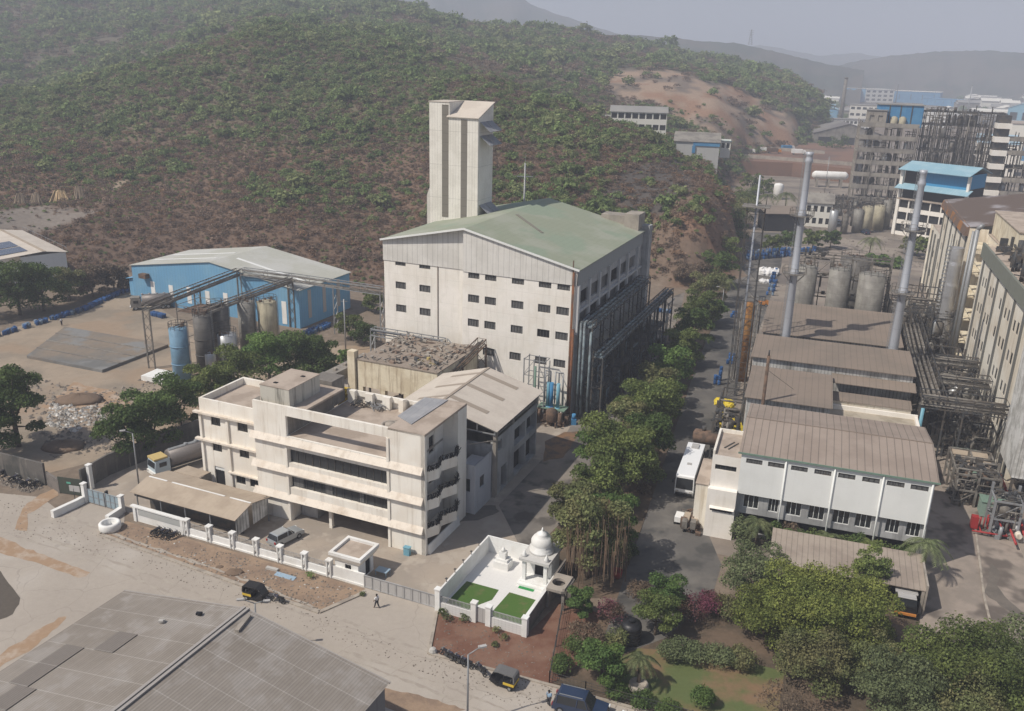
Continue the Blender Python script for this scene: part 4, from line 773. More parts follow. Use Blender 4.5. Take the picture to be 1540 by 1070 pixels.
def junk(b, x0, x1, y0, y1, z, n, rr, s=1.0, h=1.0):
    for _ in range(n):
        x, y = rr.uniform(x0, x1), rr.uniform(y0, y1); k = rr.random(); zz = z + rr.uniform(0.02, .4) * h
        if k < .6:
            a = rr.uniform(0, 6.28); d = Vector((math.cos(a), math.sin(a), rr.uniform(-.08, .25))) * rr.uniform(.4, 1.8) * s
            b.bar(Vector((x, y, zz + .1)) - d / 2, Vector((x, y, zz + .1 + abs(d.z))) + d / 2, rr.uniform(.05, .22) * s)
        elif k < .85:
            w, l, hh = rr.uniform(.2, .9) * s, rr.uniform(.2, .9) * s, rr.uniform(.2, .9) * h; b.box(x, x + w, y, y + l, z, z + hh)
        else: b.cyl((x, y, z), (x, y, z + rr.uniform(.3, 1.2) * h), rr.uniform(.15, .45) * s, n=8)
def rack(name, label, fr, pts, width, z0, z1, npipe, step=6.0, posts=True, m=G_DARKS, mp=G_GREYP, group=None, rr=random.Random(5), base=0.0, trussed=True, pr=0.12):
    """pipe bridge along pts (local u,v): lattice sides, posts, a bundle of pipes"""
    t = thing(name, label, 'pipe rack', fr.w(0, 0), fr.a, group); b = MB(); pb = MB(); bb = MB()
    Z = z0 if isinstance(z0, (list, tuple)) else [z0] * len(pts); dz = z1
    for i in range(len(pts) - 1):
        p, q = Vector((*pts[i], Z[i])), Vector((*pts[i + 1], Z[i + 1])); d = q - p; L = d.length; dn = Vector((d.x, d.y, 0)).normalized(); sN = Vector((-dn.y, dn.x, 0)) * (width / 2); k = max(1, int(L / (step / 3)))
        for s in (-1, 1):
            for zz in (0, dz): b.bar(p + sN * s + Vector((0, 0, zz)), q + sN * s + Vector((0, 0, zz)), .14)
            for j in range(k + 1):
                a = p + d * (j / k) + sN * s; b.bar(a, a + Vector((0, 0, dz)), .08)
                if trussed and j < k: a2 = p + d * ((j + 1) / k) + sN * s; b.bar(a if j % 2 else a + Vector((0, 0, dz)), a2 + Vector((0, 0, dz)) if j % 2 else a2, .06)
        for j in range(k + 1): a = p + d * (j / k); b.bar(a + sN, a - sN, .09); b.bar(a + sN + Vector((0, 0, dz)), a - sN + Vector((0, 0, dz)), .06)
        for j in range(npipe): o = sN * (1 - 2 * (j + .5) / npipe) * .85 + Vector((0, 0, .15 + (dz * .55 if j % 3 == 1 else 0))); pb.cyl(p + o, q + o, pr * (1 + .5 * (j % 2)), n=6)
        if posts:
            kk = max(1, round(L / step))
            for j in range(kk + (i == len(pts) - 2)):
                a = p + d * (j / kk); bp = MB()
                for s in (-1, 1):
                    f = a + sN * s; bp.bar((f.x, f.y, base), f, .22)
                    for zz in range(int(base) + 1, int(f.z), 2): bp.bar((f.x, f.y, zz), (a.x - sN.x * s, a.y - sN.y * s, zz + 1.6), .06)
                bp.build('trestle', m, t)
    b.build('lattice', m, t)
    if npipe: pb.build('pipe_bundle', mp, t)
    return t

# pipe racks on the shaded side of the tall factory
rack('pipe_rack', 'upper pipe rack hugging the shaded side wall of the tall factory', FM, [(1.6, .6), (1.6, 35)], 2.2, 15.2, 1.0, 7, 5.5, mp=G_PIPE, pr=.16)
rack('pipe_rack', 'lower pipe rack running out past the rear of the tall factory', FM, [(3.6, 1.5), (3.6, 48)], 1.6, 10.2, 1.0, 6, 5.5, mp=G_PIPE, pr=.16)
b = MB(); rr = random.Random(11)
t = thing('process_pipework', 'dark maze of pipes vessels and ladders along the foot of the tall factory side wall', 'pipework', FM.w(0, 0), FM.a)
for k in range(26):
    v = rr.uniform(1, 46); u = rr.uniform(.6, 4.2); h = rr.uniform(2, 9.5); b.cyl((u, v, 0), (u, v, h), .12, n=6); b.cyl((u, v, h), (u, v + rr.uniform(2, 6), h), .12, n=6)
b.build('pipe', G_PIPE, t)
for k in range(7):
    b = MB(); v = 4 + k * 6.1; b.lathe([(.8, .6), (1.1, .9), (1.1, 3.6), (.6, 4.1), (.1, 4.2)], c=(2.2, v, 0), n=14)
    for a in range(4): b.bar((2.2 + .8 * math.cos(a * 1.57 + .78), v + .8 * math.sin(a * 1.57 + .78), 0), (2.2 + .9 * math.cos(a * 1.57 + .78), v + .9 * math.sin(a * 1.57 + .78), 1.2), .14)
    b.build('vessel', G_TANKD if k % 2 else G_PIPE, t)
b = MB(); junk(b, .5, 4.6, .5, 45, 0, 170, rr, 1.0, 1.6); b.build('low_fittings', G_DARKS, t)
b = MB()
for k in range(8): b.box(.3, 4.4, 2 + k * 5.4, 2.15 + k * 5.4, 5.2, 5.35); b.box(4.2, 4.35, 2 + k * 5.4, 2.15 + k * 5.4, 0, 10)
b.box(.4, 4.3, 1.5, 44, 5.05, 5.15); b.build('platform', G_DARKS, t)
for u in (.9, 1.5, 2.6): b = MB(); b.tube([(u, .3, 0), (u, .3, 16 if u < 2 else 14.5), (u, 4, 16.3 if u < 2 else 14.6)], .2); b.build('riser', G_PIPE, t)
b = MB(); b.cyl((-.45, -.35, 0), (-.45, -.35, 24), .16); b.cyl((-.1, -.5, 0), (-.1, -.5, 15), .2); b.build('rusty_riser', mat('orange_rusty_pipe', (.22, .09, .04), col2=(.12, .07, .05), ns=.8, var=.3), t)
# pipework in front of the corner
t = thing('corner_pipe_stack', 'tall light pipe frame with pale blue columns before the front corner of the tall factory', 'pipework', FM.w(0, 0), FM.a)
b = MB()
for x in (-6.9, -5.2, -3.4):
    for y in (-3.6, -1.4): b.bar((x, y, 0), (x, y, 10.2 if x < -4 else 9.6), .14)
for z in (2.6, 5, 7.4, 10): b.bar((-6.9, -3.6, z), (-3.4, -3.6, z), .1); b.bar((-6.9, -1.4, z), (-3.4, -1.4, z), .1); b.bar((-6.9, -3.6, z), (-6.9, -1.4, z), .1); b.bar((-3.4, -3.6, z), (-3.4, -1.4, z), .1); b.bar((-6.9, -3.6, z - 2.4), (-5.2, -3.6, z), .07)
b.build('frame', G_STEEL, t)
for x, m in ((-2.9, G_CYAN), (-2.3, G_DBLUE), (-1.2, G_CYAN)): b = MB(); b.cyl((x, -3, 2.6), (x, -3, 6.6), .3, n=10); b.cyl((x, -3, 2.2), (x, -3, 2.6), .4, n=10); b.build('column', m, t)
b = MB(); b.tube([(-3.6, -2.6, 3), (-3.6, -2.6, 8.3), (-2.7, -2.6, 8.3), (-2.7, -2.6, 6)], .13); b.tube([(-1.9, -2.6, 3), (-1.9, -2.6, 8.3), (-.6, -2.6, 8.3), (-.6, -2.6, 3)], .13); b.build('pipe_arch', G_STEEL, t)
b = MB(); b.tube([(-4.6, -4.5, 0), (-4.6, -4.5, 9.4)], .2); b.box(-4.5, .2, -3.8, -1.5, 2.3, 2.45); b.build('standpipe', G_GREENP, t)
b = MB(); b.lathe([(.8, .8), (.9, 1), (.9, 2.6), (.3, 3.0)], c=(-1.6, -4.6, 0), n=14); b.build('vessel', G_RUST, t)
b = MB(); junk(b, -6, .4, -5.4, -.6, 0, 90, random.Random(3), .8, 2.2); b.build('fittings', G_RUST, t)
b = MB(); b.box(0, .5, 0, .5, 0, .6); b.cyl((.25, .25, .6), (.25, .25, 1.1), .2); o = tag(b.build('pump', G_DBLUE), 'small bright blue pump on the ground at the factory corner', 'pump'); o.location = FM.w(1.2, -3.0); o.scale = (1.6,) * 3

# ================================================================== second building with a cream gabled roof
S = thing('workshop_building', 'two storey concrete workshop with a cream gabled sheet roof behind the office', 'building', FO.w(0, 0), FO.a)
b = MB(); hs = [(22.8, 26.6, 4.7, 7.2), (27.1, 30.6, 4.7, 7.2), (22.8, 26.6, .35, 3.8), (27.1, 30.6, .35, 3.8), (18.5, 20.4, .02, 3.5), (17.0, 18.6, 6.3, 7.7)]
b.wall('x', 1.2, 16.5, 31, 0, 8.3, hs, .9, out=1); b.wall('y', 31, -13.7, 1.2, 0, 9.9, (), .2, out=1); b.wall('x', -13.7, 16.5, 31, 0, 9.9, (), .2, out=-1); b.wall('y', 16.5, -13.7, 1.2, 0, 7.5, [(-3, -1, 2, 4)], .3); b.build('wall', G_GREYSHADE, S)
for h in hs: pane(S, 'opening', G_HOLE if h[0] > 20 else G_GLASS, 'x', 1.2, h, out=1, d=.88)
b = MB(); b.box(.9, 1.35, 16.4, 17.0, 0, 9.9); b.box(.9, 1.3, 22, 22.5, 8.3, 9.9); b.box(.9, 1.3, 30.6, 31, 8.3, 9.9); b.box(.3, .9, 17.0, 30.6, 8.35, 8.5); b.build('column', G_CONC, S)
b = MB(); slab4(b, [(-6.7, 15.4, 12.15), (1.9, 15.4, 9.95), (1.9, 31.4, 9.95), (-6.7, 31.4, 12.15)], .08); slab4(b, [(-14.2, 15.4, 10.0), (-6.7, 15.4, 12.15), (-6.7, 31.4, 12.15), (-14.2, 31.4, 10.0)], .08); b.build('roof', G_SHED, S)
b = MB(); b.box(-6.9, -6.5, 15.4, 31.4, 12.1, 12.2)
for v in (18.5, 23.5, 28.3): slab4(b, [(-6.5, v, 12.14), (-1.0, v, 10.74), (-1.0, v + .9, 10.74), (-6.5, v + .9, 12.14)], .02); slab4(b, [(-11.5, v + .2, 10.81), (-6.9, v + .2, 12.13), (-6.9, v + .9, 12.13), (-11.5, v + .9, 10.81)], .02)
b.build('roof_strip', mat('roof_strip_brown', (.32, .27, .22), var=.1), S)
b = MB()
for i in range(7): x = -13.5 + 2.5 * i; z = (12.0 - abs(x + 6.7) * .26); b.bar((x, 15.6, 9.3), (x, 15.6, z), .09); 
b.bar((-13.7, 15.6, 9.4), (1.6, 15.6, 9.4), .14); b.bar((-6.7, 15.6, 12), (1.7, 15.6, 9.8), .14); b.bar((-6.7, 15.6, 12), (-13.9, 15.6, 9.9), .14); b.build('truss', G_STEEL, S)
b = MB(); b.wall('x', .9, 11.2, 16.0, 0, 6.8, [(12.6, 14.0, 3.0, 4.6)], .15, out=1); b.wall('y', 11.2, -1.9, .9, 0, 6.8, [(-1.2, .2, 3.0, 4.8)], .15); b.wall('x', .75, 11.35, 16, 5.8, 6.79, (), .1, out=-1); b.box(-1.9, .88, 11.25, 16, 5.6, 5.8); b.build('annex_wall', mat('bluish_white_wall', (.50, .51, .54), streak=.3, var=.06), S)
pane(S, 'window', G_GLASS, 'x', .9, (12.6, 14.0, 3.0, 4.6), out=1, d=.14); pane(S, 'window', G_GLASS, 'y', 11.2, (-1.2, .2, 3.0, 4.8), d=.14)
b = MB()
for k in range(6): x = -1.8 + k * .5; b.bar((x, 12 + k * .6, 8.6), (x + 1.2, 14.5 + .4 * k, 8.3), .06)
b.build('loose_battens', G_CONC, S)

# ================================================================== rusty plant on stilts between office and factory
P = thing('elevated_tank_house', 'rust stained cream concrete tank on stilts with wreckage on its top', 'plant', FO.w(0, 0), FO.a)
b = MB(); b.wall('y', 31, -29, -15, 5.8, 9.9, (), .2); b.wall('x', -29, 31, 45, 5.8, 9.9, (), .2, out=-1); b.wall('x', -15, 31, 45, 5.8, 9.9, (), .2, out=1); b.box(-29, -15, 31, 45, 5.6, 5.8); b.build('wall', G_CREAMW, P)
b = MB(); b.box(-29.1, -14.9, 30.9, 45, 9.9, 10.05); b.build('deck', mat('dusty_deck', (.27, .225, .185), var=.25, vs=2), P)
for u, v in ((-28.6, 31.3), (-24.6, 31.3), (-20.4, 31.3), (-15.6, 31.3), (-28.6, 44), (-20, 44), (-15.5, 44)): b = MB(); b.box(u - .45, u + .45, v - .3, v + .5, 0, 5.58); b.build('stilt', G_CREAMW, P)
b = MB(); b.box(-30.6, -29.3, 30.6, 31.8, 0, 11.2); b.build('stair_pillar', G_CREAMW, P)
for k, m in enumerate((mat('dusty_rust', (.27, .20, .155), var=.25), G_CONC, G_DARKS, mat('pale_grey_scrap', (.33, .30, .26), var=.2))): b = MB(); junk(b, -28.8, -15.4, 31.2, 44.6, 10.06, 60, random.Random(20 + k), .9, .45); b.build('wreckage', m, P)
b = MB(); junk(b, -19.5, -17, 33, 36, 10.1, 9, random.Random(31), .6, .4); b.build('yellow_scrap', mat('dull_yellow', (.42, .34, .14), var=.2), P)
b = MB(); junk(b, -29, -16, 32.5, 44, 0, 70, random.Random(33), 1, 2.5); b.build('under_pipes', G_RUST, P)
rack('walkway', 'galvanised walkway with rails along the foot of the cream factory wall', FM, [(-36, -1.6), (-22.2, -1.6), (-17.5, -5.5)], 1.3, [9.2, 9.2, 8.2], 1.2, 2, 6, m=G_STEEL, mp=G_STEEL, trussed=False)
rack('conveyor', 'long rusty inclined conveyor crossing from the factory wall down behind the cream roof', FO, [(-14.5, 45.5), (-16.4, 24)], 1.6, [10.5, 5.0], .9, 4, 7, m=G_RUST, mp=G_GREYP)
C = thing('covered_conveyor', 'grey covered gallery with small vents at the left of the stained tank house', 'conveyor', FO.w(0, 0), FO.a)
b = MB(); p, q = Vector((-31.5, 38, 7.6)), Vector((-33.5, 22, 6.6)); b.bar(p, q, 2.0, 1.6); b.build('gallery', G_GREYB, C)
b = MB()
for k in range(7): c = p + (q - p) * ((k + .5) / 7) + Vector((0, 0, .8)); b.box(c.x - .25, c.x + .25, c.y - .25, c.y + .25, c.z, c.z + .35)
b.build('vent', G_CONC, C)
b = MB(); 
for k in (0.05, .5, .95): c = p + (q - p) * k; b.box(c.x - .9, c.x - .6, c.y - .15, c.y + .15, 0, c.z - .8); b.box(c.x + .6, c.x + .9, c.y - .15, c.y + .15, 0, c.z - .8)
b.build('leg_frame', G_DARKS, C)
D = thing('derelict_plant', 'cluttered low process plant of tanks and scrap between the office and the factory', 'plant', FO.w(0, 0), FO.a)
b = MB(); junk(b, -17, -11, 32.5, 44, 0, 80, random.Random(41), 1.3, 3.4); b.build('scrap', G_DARKS, D); b = MB(); junk(b, -28, -15, 15, 29, 0, 80, random.Random(42), 1.2, 2.0); b.build('pipes', G_RUST, D)
b = MB(); b.box(-12, -5.5, 33.5, 40, 0, 6.5); b.build('low_block', G_GREYB, D); b = MB(); junk(b, -12, -6, 33.5, 39.5, 6.5, 40, random.Random(43), .8, 1.2); b.build('roof_clutter', G_RUST, D)

# ================================================================== blue hall
B = thing('blue_hall', 'long blue sheet metal hall with a pale gabled roof and white window strips', 'hall', FB.w(0, 0), FB.a)
zr = lambda u: 8.3 + 3.4 * (1 - abs(u - 23) / 23)
b = MB(); b.face((0, 0, 0), (46, 0, 0), (46, 0, 8.3), (23, 0, 11.6), (0, 0, 8.3)); b.wall('x', 46, 0, 18.5, 0, 8.3, (), .1, out=1); b.wall('x', 0, 0, 18.5, 0, 8.3, (), .1, out=-1); b.wall('y', 18.5, 0, 46, 0, 8.3, (), .1, out=1)
b.build('wall', G_BLUE, B)
b = MB(); slab4(b, [(-.4, -.3, 8.3), (23, -.3, 11.7), (23, 18.8, 11.7), (-.4, 18.8, 8.3)], .1); slab4(b, [(23, -.3, 11.7), (46.4, -.3, 8.3), (46.4, 18.8, 8.3), (23, 18.8, 11.7)], .1); b.build('roof', G_LROOF, B)
b = MB(); 
for v in (5, 11): slab4(b, [(1.5, v, 8.66), (21, v - 1, 11.47), (21, v - .2, 11.47), (1.5, v + .8, 8.66)], .03)
slab4(b, [(25, 6, 11.47), (44, 5, 8.68), (44, 5.8, 8.68), (25, 6.8, 11.47)], .03); b.build('translucent_strip', G_WHT2, B)
for u, z0, z1 in ((5.3, 0.5, 5.2), (10.6, 1.8, 5.0), (15.8, 1.5, 5.2), (21, 1.0, 5.0), (26, .8, 5.2), (31, .6, 5.2), (41.5, .5, 5.4)): b = MB(); b.box(u, u + 1.2, -.06, -.003, z0, z1); b.build('window_strip', G_WHITE, B)
for v in (3.0, 8.2, 13.5): b = MB(); b.box(46.003, 46.06, v, v + 1.1, 1.5, 7.6); b.build('window_strip', G_SGATE, B)
b = MB(); b.box(3.2, 5.2, -1.3, -.003, 5.9, 6.9); b.build('exhaust_hood', G_RUST, B)
b = MB(); b.box(-4.5, -.5, 3, 9, 0, 4); slab4(b, [(-5, 2.5, 4.1), (-.41, 2.5, 5), (-.41, 9, 5), (-5, 9, 4.1)], .08); b.build('lean_to', G_BLUE, B)
# ------------------------------------------------------------------ silos beside the hall
def silo(name, label, loc, r, h, m, top=None, legs=0, cat='silo', rings=(), railing=True, group=None, n=28, roofh=.5, pipe=True):
    t = thing(name, label, cat, loc, 0, group); b = MB(); z0 = legs
    b.lathe([(r, z0), (r, h), (r * .6, h + roofh * .6), (.15, h + roofh)], n=n); b.build('tank_shell', m, t)
    if rings:
        b = MB()
        for z in rings: b.lathe([(r + .01, z - .08), (r + .09, z - .08), (r + .09, z + .08), (r + .01, z + .08)], n=n)
        b.build('ring', top or m, t)
    if railing:
        b = MB(); k = 12
        for i in range(k):
            a, a2 = 2 * math.pi * i / k, 2 * math.pi * (i + 1) / k; p, q = (r * math.cos(a), r * math.sin(a)), (r * math.cos(a2), r * math.sin(a2))
            b.bar((*p, h), (*p, h + 1.1), .06); b.bar((*p, h + 1.1), (*q, h + 1.1), .06); b.bar((*p, h + .6), (*q, h + .6), .05)
        b.build('railing', G_DARKS, t)
    b = MB(); junk(b, -r * .6, r * .5, -r * .6, r * .5, h + .1, 9, random.Random(int(r * 50 + h * 9)), .6, .9); b.build('top_fittings', G_RUST, t)
    if pipe:
        b = MB()
        for k in range(int(h / .4)): b.bar((r + .12, -.25, .2 + k * .4), (r + .12, .25, .2 + k * .4), .05)
        b.bar((r + .12, -.27, 0), (r + .12, -.27, h + 1), .06); b.bar((r + .12, .27, 0), (r + .12, .27, h + 1), .06); b.build('ladder', G_STEEL, t); b.id_data if 0 else None
    if legs:
        b = MB()
        for i in range(4): a = i * 1.571 + .78; b.bar((r * .85 * math.cos(a), r * .85 * math.sin(a), 0), (r * .85 * math.cos(a), r * .85 * math.sin(a), legs), .22)
        b.build('leg_frame', G_DARKS, t)
    return t
silo('silo', 'pale blue cylindrical silo nearest the sandy yard', (-57.7, 144.2, 0), 1.55, 9.3, G_TANKB, rings=(3, 6.2), roofh=.3)
silo('silo', 'dark clad silo directly behind the pale blue silo', (-55.2, 149.2, 0), 1.6, 10.2, G_TANKD, rings=(3, 6), roofh=.4)
silo('silo', 'dark wide silo second behind the pale blue silo', (-54.2, 154.8, 0), 1.9, 10.3, G_TANKD, rings=(4, 8), roofh=.4)
silo('silo', 'shiny silver tank in front of the blue hall beside the trees', (-51.5, 150.5, 0), 1.7, 6.4, G_TANKS, rings=(3.2,), roofh=.3)
silo('silo', 'grey ribbed tank right of the dark silos', (-50.6, 159.8, 0), 1.6, 10, G_TANKG, roofh=.3)
silo('silo', 'beige octagonal tank farthest right before the blue hall', (-46.9, 160.8, 0), 1.9, 9.8, G_TANKY, n=8, roofh=.3)
silo('tank', 'small silver red topped tank at the foot of the dark silos', (-53.6, 147.2, 0), .95, 3.6, G_TANKS, cat='tank', railing=False, pipe=False)
b = MB(); b.prism([(-2.4, -2), (2.6, -2), (4.5, 2), (-2.4, 2)], 0, .9); o = tag(b.build('plinth_wall', G_WHITE), 'white L shaped kerb wall at the foot of the pale blue silo', 'wall'); o.location = (-61.5, 143.9, 0); o.rotation_euler = (0, 0, rad(-20))
W0 = Frame((0, 0), 0)
rack('pipe_bridge', 'long lattice pipe bridge running over the yard in front of the blue hall', W0, [(-65.0, 149.0), (-58.3, 175.5 + 6)], 1.3, [10.8, 9.8], 1.3, 4, 16, m=G_GREYP)
rack('pipe_bridge', 'lattice pipe bridge passing before the hall roof to the tall factory', W0, [(-57.5, 181), (-46.5, 177.0), (-26.2, 168.8)], 1.4, [9.9, 9.9, 9.7], 1.4, 4, 12, m=G_STEEL)
rack('pipe_bridge', 'lattice pipe bridge from the dark silo tops back to the hall roof', W0, [(-55.0, 150.2), (-46.2, 176)], 1.3, [10.2, 9.8], 1.0, 4, 13, m=G_GREYP)
Sc = thing('silo_platform', 'steel stair and platform tower among the silos', 'platform', (-56.5, 152.5, 0), -23)
b = MB()
for x in (-2.6, 2.4):
    for y in (-3.2, 2.8): b.bar((x, y, 0), (x, y, 12), .14)
for z in (5, 8, 10.4, 11.6):
    b.bar((-2.6, -3.2, z), (2.4, -3.2, z), .08); b.bar((-2.6, 2.8, z), (2.4, 2.8, z), .08); b.bar((-2.6, -3.2, z), (-2.6, 2.8, z), .08); b.bar((2.4, -3.2, z), (2.4, 2.8, z), .08)
b.build('frame', G_GREYP, Sc); b = MB(); b.box(-2.5, 2.3, -3.1, 2.7, 10.3, 10.38); junk(b, -2.3, 2.1, -3, 2.5, 10.4, 24, random.Random(9), .7, 1.2); b.build('deck', G_RUST, Sc)
# drying platform
Pl = MB(); Pl.prism([(-89.6, 152.7), (-72.7, 146.1), (-66.7, 161.2), (-91.5, 170.9)], 0, .55)
M_PLAT = mat('grey_platform', (.15, .15, .145), col2=(.22, .18, .14), ns=.09, nmix=(.4, .6), var=.25, vs=.8, coords='World', col3=(.21, .21, .205), n3=.12)
Pt = thing('drying_platform', 'low raised grey platform with long divider ridges in the sandy yard', 'platform'); Pl.build('slab', M_PLAT, Pt)
for k in range(3):
    t = (k + 1) / 4; a = Vector((-89.6, 152.7, .6)).lerp(Vector((-91.5, 170.9, .6)), t); c = Vector((-72.7, 146.1, .6)).lerp(Vector((-66.7, 161.2, .6)), t); b = MB(); b.bar(a, c, .22, .14); b.build('divider', G_GREYB, Pt)
# house at far left with solar panels
Lh = Frame((-109.0, 209.0), -56)
L = thing('solar_roofed_shed', 'pale factory shed at the left edge with solar panels on its cream roof', 'shed', Lh.w(0, 0), -56)
def gable_box(t, p, w, l, eave, ridge, mw, mr, axis='y', over=.3, th=.1):
    """walls + gabled roof; ridge along axis; local origin corner p"""
    x, y = p; b = MB()
    if axis == 'y':
        xm = x + w / 2; b.face((x, y, 0), (x + w, y, 0), (x + w, y, eave), (xm, y, ridge - .05), (x, y, eave)); b.face((x, y + l, 0), (x, y + l, eave), (xm, y + l, ridge - .05), (x + w, y + l, eave), (x + w, y + l, 0))
        b.wall('x', x, y, y + l, 0, eave, (), .1, out=-1); b.wall('x', x + w, y, y + l, 0, eave, (), .1, out=1); b.build('wall', mw, t); b = MB()
        k = (ridge - eave) / (w / 2) * over
        slab4(b, [(x - over, y - over, eave - k), (xm, y - over, ridge), (xm, y + l + over, ridge), (x - over, y + l + over, eave - k)], th); slab4(b, [(xm, y - over, ridge), (x + w + over, y - over, eave - k), (x + w + over, y + l + over, eave - k), (xm, y + l + over, ridge)], th)
    else:
        ym = y + l / 2; b.face((x, y, 0), (x, y, eave), (x, ym, ridge - .05), (x, y + l, eave), (x, y + l, 0)); b.face((x + w, y, 0), (x + w, y + l, 0), (x + w, y + l, eave), (x + w, ym, ridge - .05), (x + w, y, eave))
        b.wall('y', y, x, x + w, 0, eave, (), .1, out=-1); b.wall('y', y + l, x, x + w, 0, eave, (), .1, out=1); b.build('wall', mw, t); b = MB()
        k = (ridge - eave) / (l / 2) * over
        slab4(b, [(x - over, y - over, eave - k), (x + w + over, y - over, eave - k), (x + w + over, ym, ridge), (x - over, ym, ridge)], th); slab4(b, [(x - over, ym, ridge), (x + w + over, ym, ridge), (x + w + over, y + l + over, eave - k), (x - over, y + l + over, eave - k)], th)
    return b.build('roof', mr, t)
L.location = (-107.8, 206.6, 0); L.rotation_euler = (0, 0, rad(134.5))
b = MB(); b.wall('y', 0, 0, 34, 0, 8, (), .1, out=-1); b.wall('x', 0, 0, 10, 0, 8, (), .1, out=-1); b.wall('y', 10, 0, 34, 0, 8, (), .1, out=1); b.build('wall', G_WHT2, L)
b = MB(); slab4(b, [(-.4, -.4, 8), (34, -.4, 8), (34, 5, 8.8), (-.4, 5, 8.8)], .1); slab4(b, [(-.4, 5, 8.8), (34, 5, 8.8), (34, 16, 8), (-.4, 16, 8)], .1); b.build('roof', G_SHED, L)
b = MB(); slab4(b, [(-.3, 4.3, 8.78), (34, 4.3, 8.78), (34, 5.2, 8.86), (-.3, 5.2, 8.86)], .05); b.build('ridge_strip', G_CANOPY, L)
for (x0, x1) in ((3, 9), (10, 17)):
    b = MB(); slab4(b, [(x0, 7.4, 8.75), (x1, 7.4, 8.75), (x1, 13.5, 8.35), (x0, 13.5, 8.35)], .05); b.build('solar_panels', G_SOLAR, L)
b = MB()
for i in range(12): b.bar((3 * i, -.3, 8), (3 * i, -.3, 9.1), .06)
b.bar((0, -.3, 9.1), (33, -.3, 9.1), .06); b.build('roof_railing', G_STEEL, L)

# ================================================================== white panelled building with the seamed roof
K = thing('white_panel_building', 'white panelled two storey works building with a seamed brown roof', 'building', FR.w(0, 0), FR.a)
up = [(a, a + 1.85, 10.15, 10.75) for a in (4.0, 6.5, 9.1, 11.7, 14.3, 16.9, 19.5, 22.0)]
lo = [(4.2, 6.0, 4.05, 5.85), (7.1, 8.3, 4.05, 5.85), (9.1, 10.9, 4.05, 5.85), (11.7, 13.5, 4.05, 5.85), (14.4, 16.3, 4.05, 5.85), (16.9, 18.7, 4.05, 5.85), (20.2, 21.7, 4.05, 5.85), (22.4, 23.9, 4.05, 5.85)]
b = MB(); b.wall('y', .8, 3.4, 24.4, 6.05, 11.5, up, .15); b.wall('x', 24.4, .8, 17, 0, 11.5, (), .1, out=1); b.wall('x', 3.4, .8, 17, 0, 11.5, (), .1, out=-1); b.wall('y', 17, 3.4, 24.4, 0, 11.5, (), .1, out=1); b.face((3.4, .8, 6.05), (24.4, .8, 6.05), (24.4, 1.3, 6.05), (3.4, 1.3, 6.05))
b.face((3.4, .8, 11.5), (3.4, 9.3, 12.5), (3.4, 17, 11.5)); b.face((24.4, .8, 11.5), (24.4, 17, 11.5), (24.4, 9.3, 12.5)); b.build('panel_wall', G_WHT2, K)
b = MB(); b.wall('y', 1.3, 3.4, 24.4, 3.3, 6.04, lo, .2); b.wall('y', 1.8, 3.4, 24.4, 0, 3.3, [(4, 24, .5, 3.0)], .3); b.face((3.4, 1.3, 3.3), (24.4, 1.3, 3.3), (24.4, 1.8, 3.3), (3.4, 1.8, 3.3)); b.build('lower_wall', G_GREYSHADE, K)
pane(K, 'basement_opening', G_HOLE, 'y', 1.8, (4, 24, .5, 3.0), d=.28)
b = MB(); slab4(b, [(3.1, .62, 11.48), (24.8, .62, 11.48), (24.8, 9.3, 12.6), (3.1, 9.3, 12.6)], .1); slab4(b, [(3.1, 9.3, 12.6), (24.8, 9.3, 12.6), (24.8, 17.4, 11.45), (3.1, 17.4, 11.45)], .1); b.build('roof', G_BROOF1, K)
b = MB(); b.box(3.0, 24.9, .52, .62, 11.3, 11.5); b.build('gutter', G_GREENP, K); b = MB(); b.box(3.1, 24.8, 9.2, 9.4, 12.6, 12.66); b.build('ridge_cap', G_BROOF, K)
for x in (8.5, 13.9, 19.1, 24.2): b = MB(); b.cyl((x, .68, 0), (x, .68, 11.3), .1, n=8); b.build('rain_pipe', G_WHT2, K)
for r in up: window(K, 'y', .8, r, n=3, m=G_LOUVRE, depth=.14)
for r in lo: window(K, 'y', 1.3, r, n=3, frame=G_WHT2)
b = MB(); b.wall('y', .8, 0.1, 3.4, 6.4, 10.6, [(.5, 3.0, 8.7, 9.35)], .15); b.wall('y', 0, 0, 3.4, 0, 6.4, [(.5, 3.1, 3.5, 4.05)], .15); b.wall('x', 0, 0, 8, 0, 6.4, (), .1, out=-1); b.wall('x', .1, .8, 8, 6.4, 10.6, (), .1, out=-1); b.face((0, 0, 6.4), (3.4, 0, 6.4), (3.4, .8, 6.4), (0, .8, 6.4))
b.face((0.4, -.02, 4.25), (3.3, -.02, 4.25), (3.3, -.4, 4.05), (.4, -.4, 4.05)); b.build('stair_block', G_WALL, K)
b = MB(); b.face((.1, .8, 10.6), (3.4, .8, 10.6), (3.4, 8, 10.6), (.1, 8, 10.6)); b.build('stair_roof', G_TERR, K); b = MB(); b.box(.1, .35, .8, 8, 10.61, 11.1); b.box(.35, 3.3, 7.8, 8, 10.61, 11.1); b.build('stair_parapet', G_OFF, K)
b = MB(); b.bar((1.2, 3, 10.66), (2.2, 5.2, 10.66), .15, .06); b.bar((1.7, 2.8, 10.66), (2.7, 5.0, 10.66), .15, .06); b.build('planks', G_DARKS, K)
window(K, 'y', .8, (.5, 3.0, 8.7, 9.35), n=4); window(K, 'y', 0, (.5, 3.1, 3.5, 4.05), n=4)
b = MB(); b.box(-1.6, -.05, 1.6, 9, 0, 6); b.build('side_annex', G_CREAMW if 0 else G_BWHITE, K); b = MB(); b.box(-1.65, -.02, 1.5, 9.1, 6, 6.1); b.build('annex_roof', G_TERR, K)
